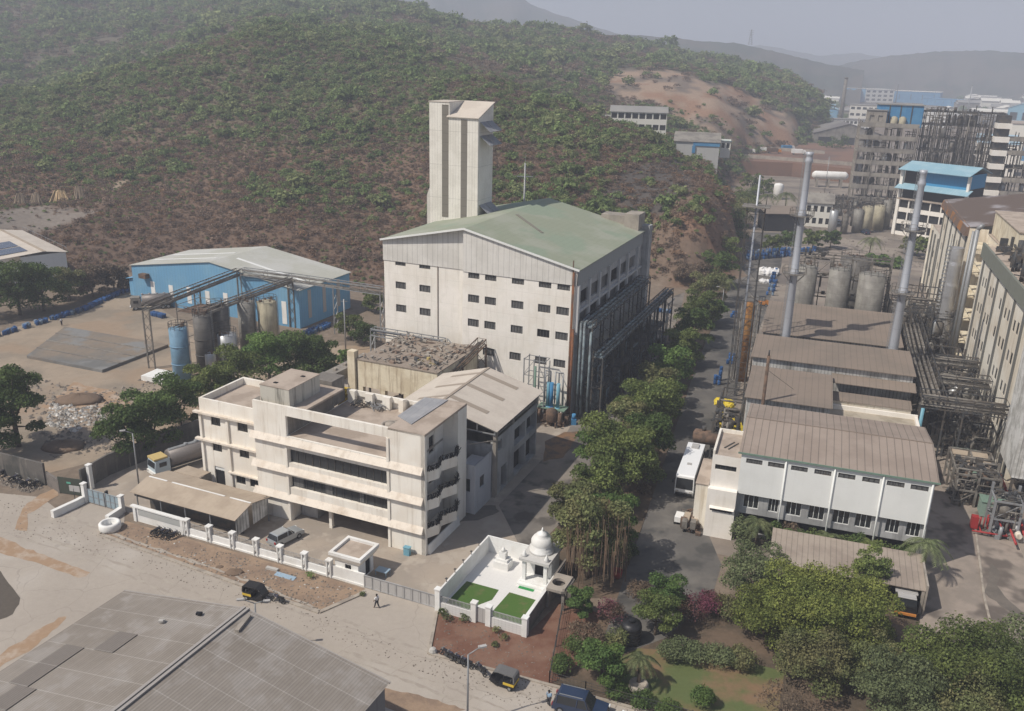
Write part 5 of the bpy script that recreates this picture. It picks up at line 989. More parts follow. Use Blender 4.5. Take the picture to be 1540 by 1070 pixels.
# carport in front
Cp = thing('carport', 'long open vehicle shed with a ribbed brown roof in front of the white panelled building', 'shed', FR.w(0, 0), FR.a)
b = MB(); slab4(b, [(8, -8.2, 2.9), (24, -8.2, 2.9), (24, -1.4, 3.5), (8, -1.4, 3.5)], .08); b.build('roof', G_CROOF, Cp)
for x in (8.3, 13.5, 18.7, 23.8):
    for y in (-8.0, -1.6): b = MB(); b.box(x - .15, x + .15, y - .15, y + .15, 0, 2.85 if y < -5 else 3.4); b.build('post', G_CONC, Cp)
b = MB(); b.box(8, 24, -1.3, -1.1, 0, 2.6); b.box(24.0, 24.2, -8.2, -1.4, 0, 3.55); b.build('back_wall', G_CONC, Cp)

# ================================================================== low sheds behind
def mono_shed(name, label, u0, u1, v0, v1, hf, hb, mw=G_CORR, mr=G_BROOF, over=.5):
    t = thing(name, label, 'shed', FR.w(0, 0), FR.a)
    b = MB(); b.wall('y', v0, u0, u1, 0, hf, (), .1); b.wall('y', v1, u0, u1, 0, hb, (), .1, out=1)
    for u, o in ((u0, -1), (u1, 1)): b.face((u, v0, 0), (u, v1, 0), (u, v1, hb), (u, v0, hf))
    b.build('wall', mw, t); b = MB(); slab4(b, [(u0 - .3, v0 - over, hf), (u1 + .3, v0 - over, hf), (u1 + .3, v1 + over, hb), (u0 - .3, v1 + over, hb)], .1); b.build('roof', mr, t); return t
t1 = mono_shed('plant_shed', 'small shed with a plain brown roof and white front right behind the seamed roof', 2.3, 13.4, 21.5, 34, 10.9, 11.2)
t2 = mono_shed('plant_shed', 'wide brown roofed shed with a streaked white corrugated front in the middle of the plant', 1.9, 24.9, 36.5, 47.5, 12.1, 12.3)
b = MB(); slab4(b, [(13.6, 33.6, 10.4), (25.3, 33.6, 10.4), (25.3, 36.4, 10.9), (13.6, 36.4, 10.9)], .1); slab4(b, [(13.6, 30.2, 8.9), (24.7, 30.2, 8.9), (24.7, 33.2, 9.2), (13.6, 33.2, 9.2)], .1); b.build('lean_to_roof', G_BROOF, t2)
b = MB(); b.wall('y', 30.4, 13.8, 24.6, 0, 8.8); b.wall('x', 24.5, 30.4, 36.4, 0, 8.8, (), .1, out=1); b.build('lean_to_wall', G_BWHITE, t2)
t3 = mono_shed('plant_shed', 'rear brown roofed shed crossed by the chimney shadow', 2.4, 24.6, 54, 73.5, 11.1, 11.6)
b = MB(); b.box(10.8, 13.0, 53.85, 53.97, 9, 10.6); b.box(20.6, 21.9, 53.85, 53.97, 9, 10.6); b.build('opening', G_HOLE, t3)
Q = thing('flat_roof_block', 'flat roofed block with a pale stained terrace between the sheds', 'building', FR.w(0, 0), FR.a)
b = MB(); b.box(13.6, 25.5, 22, 30.2, 0, 7.6); b.build('wall', G_BWHITE, Q); b = MB(); b.box(13.6, 25.5, 29.8, 30.2, 7.65, 8.3); b.box(25.1, 25.5, 22, 29.8, 7.65, 8.1); b.build('parapet', G_WALL, Q); b = MB(); b.box(13.6, 25.1, 22, 29.8, 7.6, 7.66); b.build('roof', mat('stained_terrace', (.40, .35, .28), col2=(.30, .26, .2), ns=.4, var=.15), Q)
mp = thing('pole_on_roof', 'thin rusty pole standing up from behind the seamed brown roof', 'pole', FR.w(4.6, 20.3)); b = MB(); b.cyl((0, 0, 0), (0, 0, 17.5), .28, .22, n=8); b.build('shaft', G_RUST, mp); b = MB(); b.cyl((0, 0, 17.5), (0, 0, 18.3), .1, n=6); b.bar((0, 0, 15.5), (5, 3, 11.6), .04); b.build('tip', G_DARKS, mp)

# ================================================================== chimneys
def chimney(loc, h, r0, r1, plats, label):
    t = thing('chimney', label, 'chimney', loc, 0, 'tall pale steel chimneys'); b = MB(); prof = [(r0 * 1.1, 0), (r0, h * .25)]
    for z in plats: k = z / h; rr_ = r0 + (r1 - r0) * k; prof += [(rr_, z - .3), (rr_ * 1.25, z), (rr_ * 1.25, z + .3), (rr_, z + .6)]
    prof += [(r1, h - .6), (r1 * 1.15, h - .5), (r1 * 1.15, h)]
    b.lathe(prof, n=20); b.build('shaft', G_CHIM, t)
    for z in plats[:2]:
        b = MB(); R1 = 1.9; n = 14
        for i in range(n):
            a, a2 = 6.283 * i / n, 6.283 * (i + 1) / n; b.face((R1 * math.cos(a), R1 * math.sin(a), z), (R1 * math.cos(a2), R1 * math.sin(a2), z), (.7 * math.cos(a2), .7 * math.sin(a2), z), (.7 * math.cos(a), .7 * math.sin(a), z))
            b.bar((R1 * math.cos(a), R1 * math.sin(a), z), (R1 * math.cos(a), R1 * math.sin(a), z + 1.1), .05)
            for q in (.55, 1.1): b.bar((R1 * math.cos(a), R1 * math.sin(a), z + q), (R1 * math.cos(a2), R1 * math.sin(a2), z + q), .05)
            if i % 3 == 0: b.bar((R1 * math.cos(a), R1 * math.sin(a), z), (.5 * math.cos(a), .5 * math.sin(a), z - 1.5), .07)
        b.build('platform', G_GREYP, t)
    b = MB()
    for s in (-.25, .25): b.bar((-r0 - .25, s, 8), (-r1 - .3, s, h), .05)
    for k in range(int(h / .5) - 16): z = 8 + k * .5; x = -(r0 + .25 + (r1 + .05 - r0) * (z - 8) / (h - 8)); b.bar((x, -.25, z), (x, .25, z), .035)
    b.build('ladder', G_STEEL, t)
chimney(FR.w(6.2, 50.5), 42.0, .72, .5, [22.5, 32, 40.5], 'tall pale steel chimney on the left, rising between the two brown shed roofs')
chimney(FR.w(23.0, 51), 40.2, .80, .48, [21.0, 31, 38], 'tall pale steel chimney on the right near the elevated pipe rack')
# lattice mast + ochre column
t = thing('lattice_mast', 'slender guyed vent pipe inside a tall lattice frame beside the asphalt road', 'mast', FR.w(-.9, 50), FR.a)
b = MB(); b.cyl((0, 0, 0), (0, 0, 38), .22, .16, n=8); b.build('vent_pipe', G_CHIM, t); b = MB()
for x, y in ((-1.4, -1.4), (1.4, -1.4), (1.4, 1.4), (-1.4, 1.4)): b.bar((x, y, 0), (x, y, 33), .12)
for k in range(12):
    z = k * 2.9
    for (x, y), (x2, y2) in (((-1.4, -1.4), (1.4, -1.4)), ((1.4, -1.4), (1.4, 1.4)), ((1.4, 1.4), (-1.4, 1.4)), ((-1.4, 1.4), (-1.4, -1.4))): b.bar((x, y, z), (x2, y2, z), .06); b.bar((x, y, z), (x2, y2, z + 2.9), .05)
b.build('lattice', G_DARKS, t); b = MB(); b.box(-2.2, 2.2, -1.9, 1.9, 33, 33.12); b.build('platform', G_GREYP, t)
t = thing('ochre_column', 'tall rusty ochre cylindrical column standing beside the lattice mast', 'column', FR.w(-.6, 58.5), FR.a)
b = MB(); b.lathe([(.95, 0), (.95, 14.2), (.6, 14.8), (.1, 15)], n=20); b.build('shell', G_MAST, t); b = MB()
for x in (-1.7, 1.9): 
    for y in (-1.6, 1.6): b.bar((x, y, 0), (x, y, 15.5), .12)
for z in (4, 8, 12, 15.4): b.bar((-1.7, -1.6, z), (1.9, -1.6, z), .08); b.bar((-1.7, 1.6, z), (1.9, 1.6, z), .08); b.bar((-1.7, -1.6, z), (-1.7, 1.6, z), .08); b.bar((-1.7, -1.6, z - 4), (1.9, -1.6, z), .06)
b.build('frame', G_DARKS, t); b = MB(); b.tube([(-1.3, 0, 0), (-1.3, 0, 15), (0, 0, 16), (1.4, 0, 15), (1.4, 0, 0)], .12); b.build('pipe', G_GREYP, t)

def process_block(name, label, fr, o, nx, ny, nz, sx, sy, sz, seed, mf=G_DARKS, slab=None, vess=6, pipes=30, rail=True, cat='plant', group=None, walls=None, mv=None, jn=8):
    """open frame structure: columns, beams, floors, braces, vessels, pipe runs"""
    t = thing(name, label, cat, fr.w(*o), fr.a, group); r = random.Random(seed); W, D, Hh = nx * sx, ny * sy, nz * sz; b = MB(); w = .28
    for i in range(nx + 1):
        for j in range(ny + 1): b.bar((i * sx, j * sy, 0), (i * sx, j * sy, Hh + (sz * .5 if r.random() < .3 else 0)), w)
    for k in range(1, nz + 1):
        for i in range(nx + 1): b.bar((i * sx, 0, k * sz), (i * sx, D, k * sz), .2)
        for j in range(ny + 1): b.bar((0, j * sy, k * sz), (W, j * sy, k * sz), .2)
        for i in range(nx):
            if r.random() < .5: b.bar((i * sx, 0, (k - 1) * sz), ((i + 1) * sx, 0, k * sz), .1)
    b.build('frame', mf, t)
    for k in range(1, nz + 1):
        if slab:
            b = MB(); b.box(-.2, W + .2, -.2, D + .2, k * sz - .15, k * sz)
            if walls and r.random() < walls: b.box(-.22, W + .22, -.24, -.1, k * sz, k * sz + sz * .33)
            b.build('floor_slab', slab, t)
    b = MB()
    for _ in range(pipes):
        x, y = r.uniform(0, W), r.uniform(-.6, D * .6); z1, z2 = sorted((r.uniform(0, Hh), r.uniform(0, Hh + sz * .4))); rr_ = r.uniform(.06, .2)
        b.cyl((x, y, z1), (x, y, z2), rr_, n=6); x2 = min(W, max(0, x + r.uniform(-6, 6))); b.cyl((x, y, z2), (x2, y, z2), rr_, n=6)
    b.build('pipe', G_GREYP, t)
    for q in range(vess):
        k = r.randrange(nz); b = MB(); x, y, z = r.uniform(1, W - 1), r.uniform(.6, min(D - .6, 4)), k * sz; R_ = r.uniform(.5, min(1.1, sx * .3)); b.lathe([(R_ * .5, z + .2), (R_, z + .5), (R_, z + sz * .7), (R_ * .5, z + sz * .85), (.1, z + sz * .88)], c=(x, y, 0), n=12); b.build('vessel', (mv or [G_TANKG, G_TANKD, G_GREYP, G_TANKS])[r.randrange(4)], t)
    b = MB()
    for k in range(nz + 1):
        junk(b, 0, W, 0, min(D, 5), k * sz + .02, jn, r, 1.0, min(1.6, sz * .4))
        if rail and k: 
            for q in (.5, 1.05): b.bar((0, -.1, k * sz + q), (W, -.1, k * sz + q), .05)
    b.build('fittings', G_DARKS, t); return t

# silos behind the rear shed
silo('silo', 'tall grey ribbed silo just behind the rear shed on the left', FR.w(8.3, 78.4), 1.85, 18.0, G_TANKG, group=None)
silo('silo', 'tall grey ribbed silo second from the left behind the rear shed', FR.w(14.3, 78.6), 1.95, 18.0, G_TANKG)
silo('silo', 'tall grey ribbed silo third from the left behind the rear shed', FR.w(20.2, 78.8), 2.4, 17.6, G_TANKG)
silo('silo', 'short wide dark silo with a railed top behind the grey silos', FR.w(17.6, 93), 3.0, 17.6, G_TANKD, roofh=.4)
process_block('silo_gantry', 'brown railed gantry linking the grey silo tops', FR, (6, 81), 5, 1, 5, 3.5, 3.2, 3.9, 61, mf=G_GREYP, slab=None, vess=0, pipes=30, jn=16)
process_block('piping_rack', 'dark pipe frame beside the grey silos below the right chimney', FR, (24.2, 75), 2, 3, 3, 3.5, 4, 4, 62, vess=5, pipes=20)
# yard objects on the right of the asphalt road
t = thing('horizontal_tank', 'rusty brown horizontal tank lying just behind the rear of the bus', 'tank', FR.w(-4.6, 22.3), FR.a); b = MB(); b.lathe([(.6, 0), (1.05, .25), (1.05, 4.6), (.6, 4.85)], n=18); o = b.build('tank_shell', G_RUST, t); o.rotation_euler = (0, rad(90), 0); o.location = (0, 0, 3.4); b = MB(); b.box(.6, 1, -1, 1, 0, 2.6); b.box(3.6, 4, -1, 1, 0, 2.6); b.build('saddle', G_GREYB, t); b = MB(); b.cyl((1.5, 0, 4.3), (1.5, 0, 5.1), .3); b.build('valve', G_DARKS, t)
process_block('pump_skid', 'low dark steel frame of pipes beside the yellow tarpaulin heaps', FR, (-1.9, 22), 1, 3, 3, 3.4, 4.5, 2.2, 63, vess=4, pipes=18, jn=16)
for k, (px, py, s, m, lab) in enumerate([(1100, 645, 1.9, G_YTARP, 'bright yellow tarpaulin heap behind the bus'), (1090, 610, 1.5, G_YTARP, 'smaller yellow tarpaulin heap farther up the road edge'), (1157, 414, 2.7, G_WTARP, 'tall white tarpaulin covered heap at the road end'), (1150, 425, 1.3, G_WTARP, 'small low white tarpaulin heap before the tall white one')]):
    z = 2.2 if k < 2 else 0.0; g = at(px, py, z); rr = random.Random(k); b = MB(); n = 14
    b2 = MB()
    for _ in range(9): x, y = rr.uniform(-.7, .7) * s, rr.uniform(-.5, .5) * s; q = rr.uniform(.35, .6) * s; b2.lathe([(q, 0), (q * 1.05, q * .6), (q * .7, q * 1.1), (.08, q * 1.35)], c=(x, y, 0), n=7, smooth=False)
    b2.v = [(v[0] + rr.uniform(-.12, .12) * s, v[1] + rr.uniform(-.12, .12) * s, v[2] * (1 + rr.uniform(-.2, .2))) for v in b2.v]
    if z: b2.box(-1.0, 1.0, -.8, .8, -z, .1)
    o = tag(b2.build('tarpaulin_heap', m), lab, 'tarpaulin'); o.location = g

# ================================================================== elevated pipe racks and plant on the right
rack('main_pipe_rack', 'wide brown pipe rack running along the plant lane toward the silos', FR, [(27.8, 34), (27.8, 60), (28.2, 84)], 3.4, 8.5, 1.6, 12, 8, m=G_DARKS, mp=G_GREYP, pr=.14)
rack('cross_pipe_rack', 'nearest railed pipe rack crossing from the sheds to the big stained building', FR, [(26, 34.5), (37.4, 34.5)], 3.2, 8.6, 1.8, 8, 6.5, m=G_DARKS, mp=G_GREYP)
rack('cross_pipe_rack', 'middle pipe rack crossing to the big stained building', FR, [(29.5, 46), (37, 46)], 2.6, 8.6, 1.4, 6, 6.5, m=G_DARKS, mp=G_GREYP)
rack('cross_pipe_rack', 'farther pipe rack crossing to the big stained building beside the silver duct', FR, [(29.5, 56), (36.8, 56)], 2.2, 8.6, 1.2, 6, 6.5, m=G_DARKS, mp=G_GREYP)
b = MB(); b.cyl((0, 0, 0), (0, 0, 8.5), .28, n=10); t = thing('support_column', 'light blue painted column under the corner of the nearest crossing rack', 'column', FR.w(26.4, 33)); b.build('shaft', G_CYAN, t)
process_block('equipment_frame', 'low equipment frame with grey machines between the plant lane and the big stained building', FR, (30.2, 20.5), 2, 3, 2, 2.6, 3.0, 2.2, 64, mf=G_GREYP, vess=6, pipes=44, jn=34, mv=[G_GREYP, G_RUST, G_GREENP, G_DARKS])
process_block('equipment_frame', 'grey pipe frame standing over the red valve manifold', FR, (33.5, 13), 1, 1, 2, 3.0, 3.0, 2.4, 70, mf=G_STEEL, vess=2, pipes=24, jn=18)
process_block('equipment_frame', 'dark equipment frame in the shade under the crossing racks', FR, (30.5, 36.5), 2, 2, 2, 3.0, 4.2, 3.0, 65, vess=7, pipes=28, jn=22)
process_block('equipment_frame', 'dark equipment frame under the main pipe rack before the silver duct', FR, (30.5, 50), 2, 4, 2, 3.0, 6, 3.2, 66, vess=10, pipes=46, jn=22)
process_block('equipment_frame', 'pipe filled frame at the foot of the far end of the big stained building', FR, (29, 88), 2, 4, 2, 4, 7, 4, 67, vess=8, pipes=40, jn=20)
b = MB(); b.box(31.0, 35.6, 28.6, 32.2, 3.0, 3.2); b.box(31.6, 31.8, 29, 31.8, 0, 3); b.box(35, 35.2, 29, 31.8, 0, 3); t = thing('flat_canopy', 'small flat brown canopy above the lane machines', 'canopy', FR.w(0, 0), FR.a); b.build('roof', G_CANOPY, t); b = MB(); b.box(32.4, 35.8, 26.6, 28.5, 2.7, 2.9); b.build('lower_roof', G_BROOF1, t)
for k, (u, v, lab) in enumerate([(31.8, 33.2, 'pale green machine cabinet behind the small flat canopy'), (33.2, 18.0, 'pale green control cabinet near the red manifold')]):
    t = thing('machine_cabinet', lab, 'cabinet', FR.w(u, v), FR.a); b = MB(); b.box(0, 3.0, 0, 2.2, .1, 2.1); b.build('cabinet_body', mat('pale_green_paint', (.24, .33, .28), var=.15, streak=.4), t); b = MB(); b.box(-.1, 3.1, -.1, 2.3, 2.1, 2.2); b.build('lid', G_GREENP, t); b = MB(); b.box(.8, 2.2, -.04, -.003, .7, 1.6); b.build('front_panel', G_DARKS, t)
t = thing('fire_manifold', 'bright red valve manifold with pipe loops beside the plant lane', 'manifold', FR.w(31.4, 12.2), FR.a); t.scale = (.72,) * 3
b = MB(); b.box(.2, 1.3, 2.2, 3.4, .3, 2.5); b.build('cabinet', G_REDP, t); b = MB()
b.tube([(.2, .6, .7), (5.6, .6, .7), (5.6, 3.2, .7), (5.6, 3.2, 3.0), (7.6, 3.2, 3.0), (7.6, 1, 3.0)], .16); b.tube([(1.6, .6, .7), (1.6, 2.6, .7), (1.6, 2.6, 2.6)], .14); b.tube([(3.0, .6, .7), (3.0, 4.2, .7), (3.0, 4.2, 2.4), (4.4, 4.2, 2.4), (4.4, .6, 2.4), (4.4, .6, .7)], .14)
for x in (1.6, 2.2, 2.8): b.tube([(x, 2.6, .4), (x, 2.6, 2.6)], .1)
b.build('red_pipe', G_REDP, t); b = MB(); junk(b, 3.2, 9, 0, 6, 0, 70, random.Random(71), 1.1, 2.4); b.build('grey_fittings', G_STEEL, t)
t = thing('lane_pipe_bed', 'thick pale and rusty pipes on sleepers along the foot of the stained wall', 'pipes', FR.w(0, 0), FR.a)
b = MB(); b.tube([(36.6, 12, 1.0), (36.6, 31, 1.0)], .35); b.build('pipe', G_BWHITE, t); b = MB(); b.tube([(37.3, 12, 1.1), (37.3, 31, 1.1)], .2); b.tube([(35.9, 10, 1), (35.9, 31, 1)], .15); b.build('rusty_pipe', G_REDP, t); b = MB()
for k in range(8): b.box(35.7, 37.6, 12.5 + k * 2.7, 12.8 + k * 2.7, 0, .9)
b.build('sleeper', G_CONC, t)

# ================================================================== big stained building at the right edge
N = thing('stained_factory', 'long tall cream factory with grey pilasters and orange stains at the right edge', 'factory', FR.w(0, 0), FR.a)
UW = 38.0
def bays(v0, v1, ztop, step, wins): 
    hs = []
    v = v0 + 1.6
    while v < v1 - 2.5:
        for z in wins:
            hs.append((v + 1.0, v + 2.3, z, z + 1.8))
            if int(v) % 2: hs.append((v + 3.5, v + 4.7, z - .2, z + 1.5))
        v += step
    return hs
h1 = bays(31, 78, 23, 7.3, (4.2, 9.2, 14.0, 18.6)); h2 = bays(97, 137, 23, 7.3, (4.2, 9.2, 14, 18.6)); h3 = bays(137, 156, 15, 6.5, (4, 9))
b = MB(); b.wall('x', UW, 30.5, 78, 0, 25.2, h1, .3, out=-1); b.wall('x', UW, 97, 137, 0, 24.8, h2, .3, out=-1); b.wall('x', UW + .5, 137, 156, 0, 16, h3, .3, out=-1); b.wall('y', 30.5, UW, UW + 45, 0, 25.2, (), .3, out=-1)
b.wall('x', UW + 3.5, 78, 97, 0, 24, (), .3, out=-1); b.wall('y', 78, UW, UW + 3.5, 0, 25.2, (), .2, out=1); b.wall('y', 97, UW, UW + 3.5, 0, 24.8, (), .2, out=-1); b.wall('y', 156, UW, UW + 45, 0, 16, (), .2, out=1); b.wall('y', 137, UW, UW + 45, 16, 24.8, (), .2, out=1)
b.build('wall', G_BWHITE, N)
for i, h in enumerate(h1 + h2 + h3): pane(N, 'window', G_GLASS if i % 3 else G_LOUVRE, 'x', UW if h not in h3 else UW + .5, h, out=-1, d=.05)
for v in (31, 38.3, 45.6, 52.9, 60.2, 67.5, 74.8, 98, 105.3, 112.6, 119.9, 127.2, 134.5): b = MB(); b.box(UW - .15, UW - .003, v, v + 1.15, 0, 22.9); b.build('pilaster', G_PILA, N)
for v in (140, 147, 153): b = MB(); b.box(UW + .2, UW + .497, v, v + 1.1, 0, 14.8); b.build('pilaster', G_PILA, N)
b = MB(); b.box(UW - .4, UW - .004, 30.5, 78, 22.9, 25.4); b.build('parapet_band', mat('grey_green_band', (.19, .20, .17), var=.15, streak=.5), N)
b = MB(); b.hexa([(UW - .9, 97, 23.2), (UW - .003, 97, 23.2), (UW - .003, 137, 23.2), (UW - .9, 137, 23.2), (UW - .6, 97, 24.9), (UW - .003, 97, 25.1), (UW - .003, 137, 25.1), (UW - .6, 137, 24.9)]); b.build('rust_gutter', mat('rusty_gutter', (.16, .11, .085), col2=(.33, .15, .05), ns=.25, nmix=(.52, .62), var=.2), N)
b = MB(); slab4(b, [(UW - .5, 97, 25.0), (UW + 22, 97, 28.5), (UW + 22, 137, 28.5), (UW - .5, 137, 25.0)], .12); b.build('sheet_roof', mat('dark_brown_roof', (.12, .09, .075), col2=(.32, .30, .31), ns=.06, nmix=(.55, .66), var=.12, lines=(('Y', 1, .08, .2),)), N)
b = MB(); b.box(UW, UW + 45, 30.7, 78, 24.6, 24.8); b.box(UW + .5, UW + 45, 137, 156, 15.8, 16); b.box(UW + 3.5, UW + 45, 78, 97, 23.8, 24); b.build('flat_roof', G_TERR, N)
b = MB(); b.box(UW + 4, UW + 30, 72, 96.8, 24.1, 28.5); b.box(UW + 10, UW + 30, 60, 71.8, 24.9, 27.5); b.build('roof_house', G_CREAMW, N)
b = MB(); b.box(UW + 3.8, UW + 30.2, 71.8, 96.9, 28.5, 28.7); b.build('roof_house_top', G_TERR, N)
b = MB(); junk(b, UW + .5, UW + 9, 42, 76, 24.82, 110, random.Random(81), 1.5, 3.2); b.build('roof_plant', G_DARKS, N)
for k in range(10): b = MB(); b.box(UW + .2, UW + 3.4, 79 + (k % 2) * 8, 87 + (k % 2) * 8.5, 2.3 * k + 1.5, 2.3 * k + 1.7); b.build('stair_landing', G_CREAMW, N)
b = MB(); b.tube([(UW - 1.0, 82, 0), (UW - 1.0, 82, 27), (UW - .2, 82, 28)], .4); b.tube([(UW - 1.0, 86, 0), (UW - 1.0, 86, 26)], .25); b.build('riser_pipe', G_STEEL, N)
D2 = thing('silver_duct', 'large wrinkled silver duct rising up the wall of the stained factory with a caged ladder', 'duct', FR.w(UW - 1.9, 94), FR.a)
b = MB(); rr = random.Random(4); b.lathe([(1.25 + rr.uniform(-.06, .06), 1 + k * .7) for k in range(30)], n=22, smooth=False); b.build('duct_shell', mat('crumpled_aluminium', (.55, .55, .56), rough=.35, metal=.6, var=.2, vs=4, bump=.8, bs=3), D2)
b = MB()
for k in range(24): b.lathe([(.42, 3 + k * .8), (.44, 3.08 + k * .8)], c=(-1.6, -.2, 0), n=8)
b.bar((-1.4, -.45, 1), (-1.4, -.45, 23), .07); b.bar((-1.4, .05, 1), (-1.4, .05, 23), .07); b.build('ladder_cage', G_STEEL, D2)
t = thing('siding_shed', 'tall white ribbed siding shed on dark legs at the right edge of the lane', 'shed', FR.w(0, 0), FR.a)
b = MB(); b.box(UW - 1.3, UW + 12, 21.8, 30.3, 4.5, 24); b.build('wall', G_CORR, t); b = MB(); b.box(UW - 1.5, UW + 12, 21.6, 30.4, 24, 24.2); b.build('roof', G_BROOF, t)
for u, v in ((UW - 1.2, 22.1), (UW - 1.2, 30), (UW + 6, 22.1)): b = MB(); b.box(u, u + .3, v - .15, v + .15, 0, 4.5); b.build('leg', G_DARKS, t)
b = MB(); junk(b, UW, UW + 8, 22, 30, 0, 30, random.Random(82), 1.2, 3); b.build('stored_plant', G_DARKS, t)

# ================================================================== background plant and town
def atD(px, py, D):
    d = ray(px, py); t = D / math.hypot(d.x, d.y); return Vector((d.x * t, d.y * t, H + d.z * t))
def far_building(name, label, pl, pr, z0, h, depth, mw, mr, rows=1, cols=6, roof='flat', rise=2.5, wm=None, group=None, cat='building', band=None, D=None, wfrac=(.25, .75), cfrac=.6):
    a = atD(*pl, D) if D else at(*pl, z0); c = atD(*pr, D) if D else at(*pr, z0)
    if D: z0 = min(a.z, c.z)
    d = c - a; d.z = 0; Wd = d.length; an = math.degrees(math.atan2(d.y, d.x)); t = thing(name, label, cat, (a.x, a.y, z0), an, group)
    hs = []; 
    for r in range(rows):
        for k in range(cols): u = Wd * (k + (1 - cfrac) / 2) / cols; hs.append((u, u + Wd * cfrac / cols, h * (r + wfrac[0]) / rows, h * (r + wfrac[1]) / rows))
    b = MB(); b.wall('y', 0, 0, Wd, -3, h, hs, .5); b.wall('x', 0, 0, depth, -3, h, (), .1, out=-1); b.wall('x', Wd, 0, depth, -3, h, (), .1, out=1); b.wall('y', depth, 0, Wd, -3, h, (), .1, out=1)
    if roof == 'gable': b.face((0, 0, h), (0, depth / 2, h + rise - .1), (0, depth, h)); b.face((Wd, 0, h), (Wd, depth, h), (Wd, depth / 2, h + rise - .1))
    if roof == 'gablef': b.face((0, 0, h), (Wd, 0, h), (Wd / 2, 0, h + rise - .1)); b.face((0, depth, h), (Wd / 2, depth, h + rise - .1), (Wd, depth, h))
    b.build('wall', mw, t); b = MB(); o = .5
    if roof == 'flat': b.box(-o, Wd + o, -o, depth + o, h, h + .5)
    elif roof == 'gable': slab4(b, [(-o, -o, h), (Wd + o, -o, h), (Wd + o, depth / 2, h + rise), (-o, depth / 2, h + rise)], .15); slab4(b, [(-o, depth / 2, h + rise), (Wd + o, depth / 2, h + rise), (Wd + o, depth + o, h), (-o, depth + o, h)], .15)
    elif roof == 'gablef': slab4(b, [(-o, -o, h), (Wd / 2, -o, h + rise), (Wd / 2, depth + o, h + rise), (-o, depth + o, h)], .15); slab4(b, [(Wd / 2, -o, h + rise), (Wd + o, -o, h), (Wd + o, depth + o, h), (Wd / 2, depth + o, h + rise)], .15)
    elif roof == 'mono': slab4(b, [(-o, -o, h), (Wd + o, -o, h), (Wd + o, depth + o, h + rise), (-o, depth + o, h + rise)], .15)
    b.build('roof', mr, t)
    for r_ in hs[:80]: pane(t, 'window', wm or G_GLASS, 'y', 0, r_, d=.48)
    if band: b = MB(); b.box(-.3, Wd + .3, -.35, -.01, h - band[0], h - .02); b.build('fascia', band[1], t)
    return t, Wd
G_FGREY = mat('far_grey_roof', (.24, .235, .23), col2=(.30, .29, .27), ns=.05, var=.1)
G_FWH = mat('far_white_wall', (.70, .68, .62), var=.05)
# plateau buildings
far_building('hill_office', 'long white two storey building with open galleries and a grey roof on the hill plateau', (917, 199), (1001, 203), 0, 9.5, 12, G_FWH, G_FGREY, rows=2, cols=8, roof='gable', rise=2.4, wm=G_HOLE, D=415, cfrac=.82, wfrac=(.38, .88))
far_building('hill_annex', 'small flat roofed annex left of the white hill building', (895, 196), (915, 197), 0, 6, 10, G_GREYB, G_FGREY, rows=1, cols=2, D=418)
t, w_ = far_building('hill_shed', 'pale grey hillside shed with a bright blue strip under its eave', (1012, 245), (1079, 252), 0, 9.6, 26, mat('pale_grey_wall', (.42, .42, .41), var=.06, lines=(('X', 4, .1, .15),)), G_GREYB, rows=1, cols=1, roof='gable', rise=2.8, D=365, cfrac=.01)
b = MB(); b.box(w_ * .42, w_ + .1, -.3, -.01, 8.0, 9.5); b.box(w_ * .4, w_ * .47, -.3, -.01, 5.2, 8.0); b.build('blue_strip', G_DBLUE, t)
far_building('blue_lean_hut', 'little pale blue roofed hut right of the hillside shed', (1083, 225), (1098, 227), 0, 4, 8, G_FWH, G_CBLUE, rows=1, cols=2, roof='mono', rise=-1, D=385)
bank = MB(); P_ = [at(1100, 262), at(1190, 266), at(1282, 276), at(1290, 236), at(1190, 230), at(1105, 228)]
bank.prism([(p.x, p.y) for p in P_], -.5, 7.0); struct(bank.build('earth_bank', mat('brown_bank', (.20, .115, .08), col2=(.14, .09, .07), ns=.05, var=.2, coords='World')))
for k, (a, c) in enumerate((((1102, 236), (1285, 250)), ((1102, 222), (1240, 232)))):
    b = MB(); p, q = at(*a, 7), at(*c, 7); b.bar(p + Vector((0, 0, .9)), q + Vector((0, 0, .9)), .5, 1.8); tag(b.build('bank_wall', G_CONC), ['long low concrete wall on top of the brown earth bank', 'second low wall farther back on the brown earth bank'][k], 'wall')
# white pressure tank
t = thing('pressure_tank', 'long white horizontal pressure tank on saddles behind the plant', 'tank', at(1222, 281), -8)
b = MB(); b.lathe([(.8, -.9), (1.7, 0), (1.9, .6), (1.9, 14), (1.7, 14.6), (.8, 15.5)], n=20); o = b.build('tank_shell', G_WHITE, t); o.rotation_euler = (0, rad(90), 0); o.location = (0, 0, 5.6); b = MB(); b.box(1, 2, -1.5, 1.5, 0, 4.5); b.box(12, 13, -1.5, 1.5, 0, 4.5); b.box(6.5, 7.3, -1.5, 1.5, 0, 4.5); b.build('saddle', G_CONC, t)
far_building('gabled_office', 'grey gabled two storey house beside the tall left chimney top', (1208, 340), (1248, 343), 0, 8.5, 13, G_FWH, G_GREYB, rows=2, cols=4, roof='gable', rise=2.8, wm=G_HOLE)
far_building('brown_low_shed', 'brown low roofed shed behind the lattice mast', (1150, 348), (1200, 349), 0, 6.2, 9, G_HOLE, G_BROOF, rows=1, cols=1, cfrac=.01, roof='mono', rise=1.2)
b = MB(); b.lathe([(2.0, 0), (2.0, 6), (1.6, 6.6), (.1, 6.9)], n=18); t = thing('white_water_tank', 'white upright water tank among palms behind the lattice mast', 'tank', at(1169, 300)); b.build('tank_shell', G_WHITE, t); b = MB(); b.box(-1.8, 1.8, -1.8, 1.8, -4, 0); b.build('base', G_CONC, t)
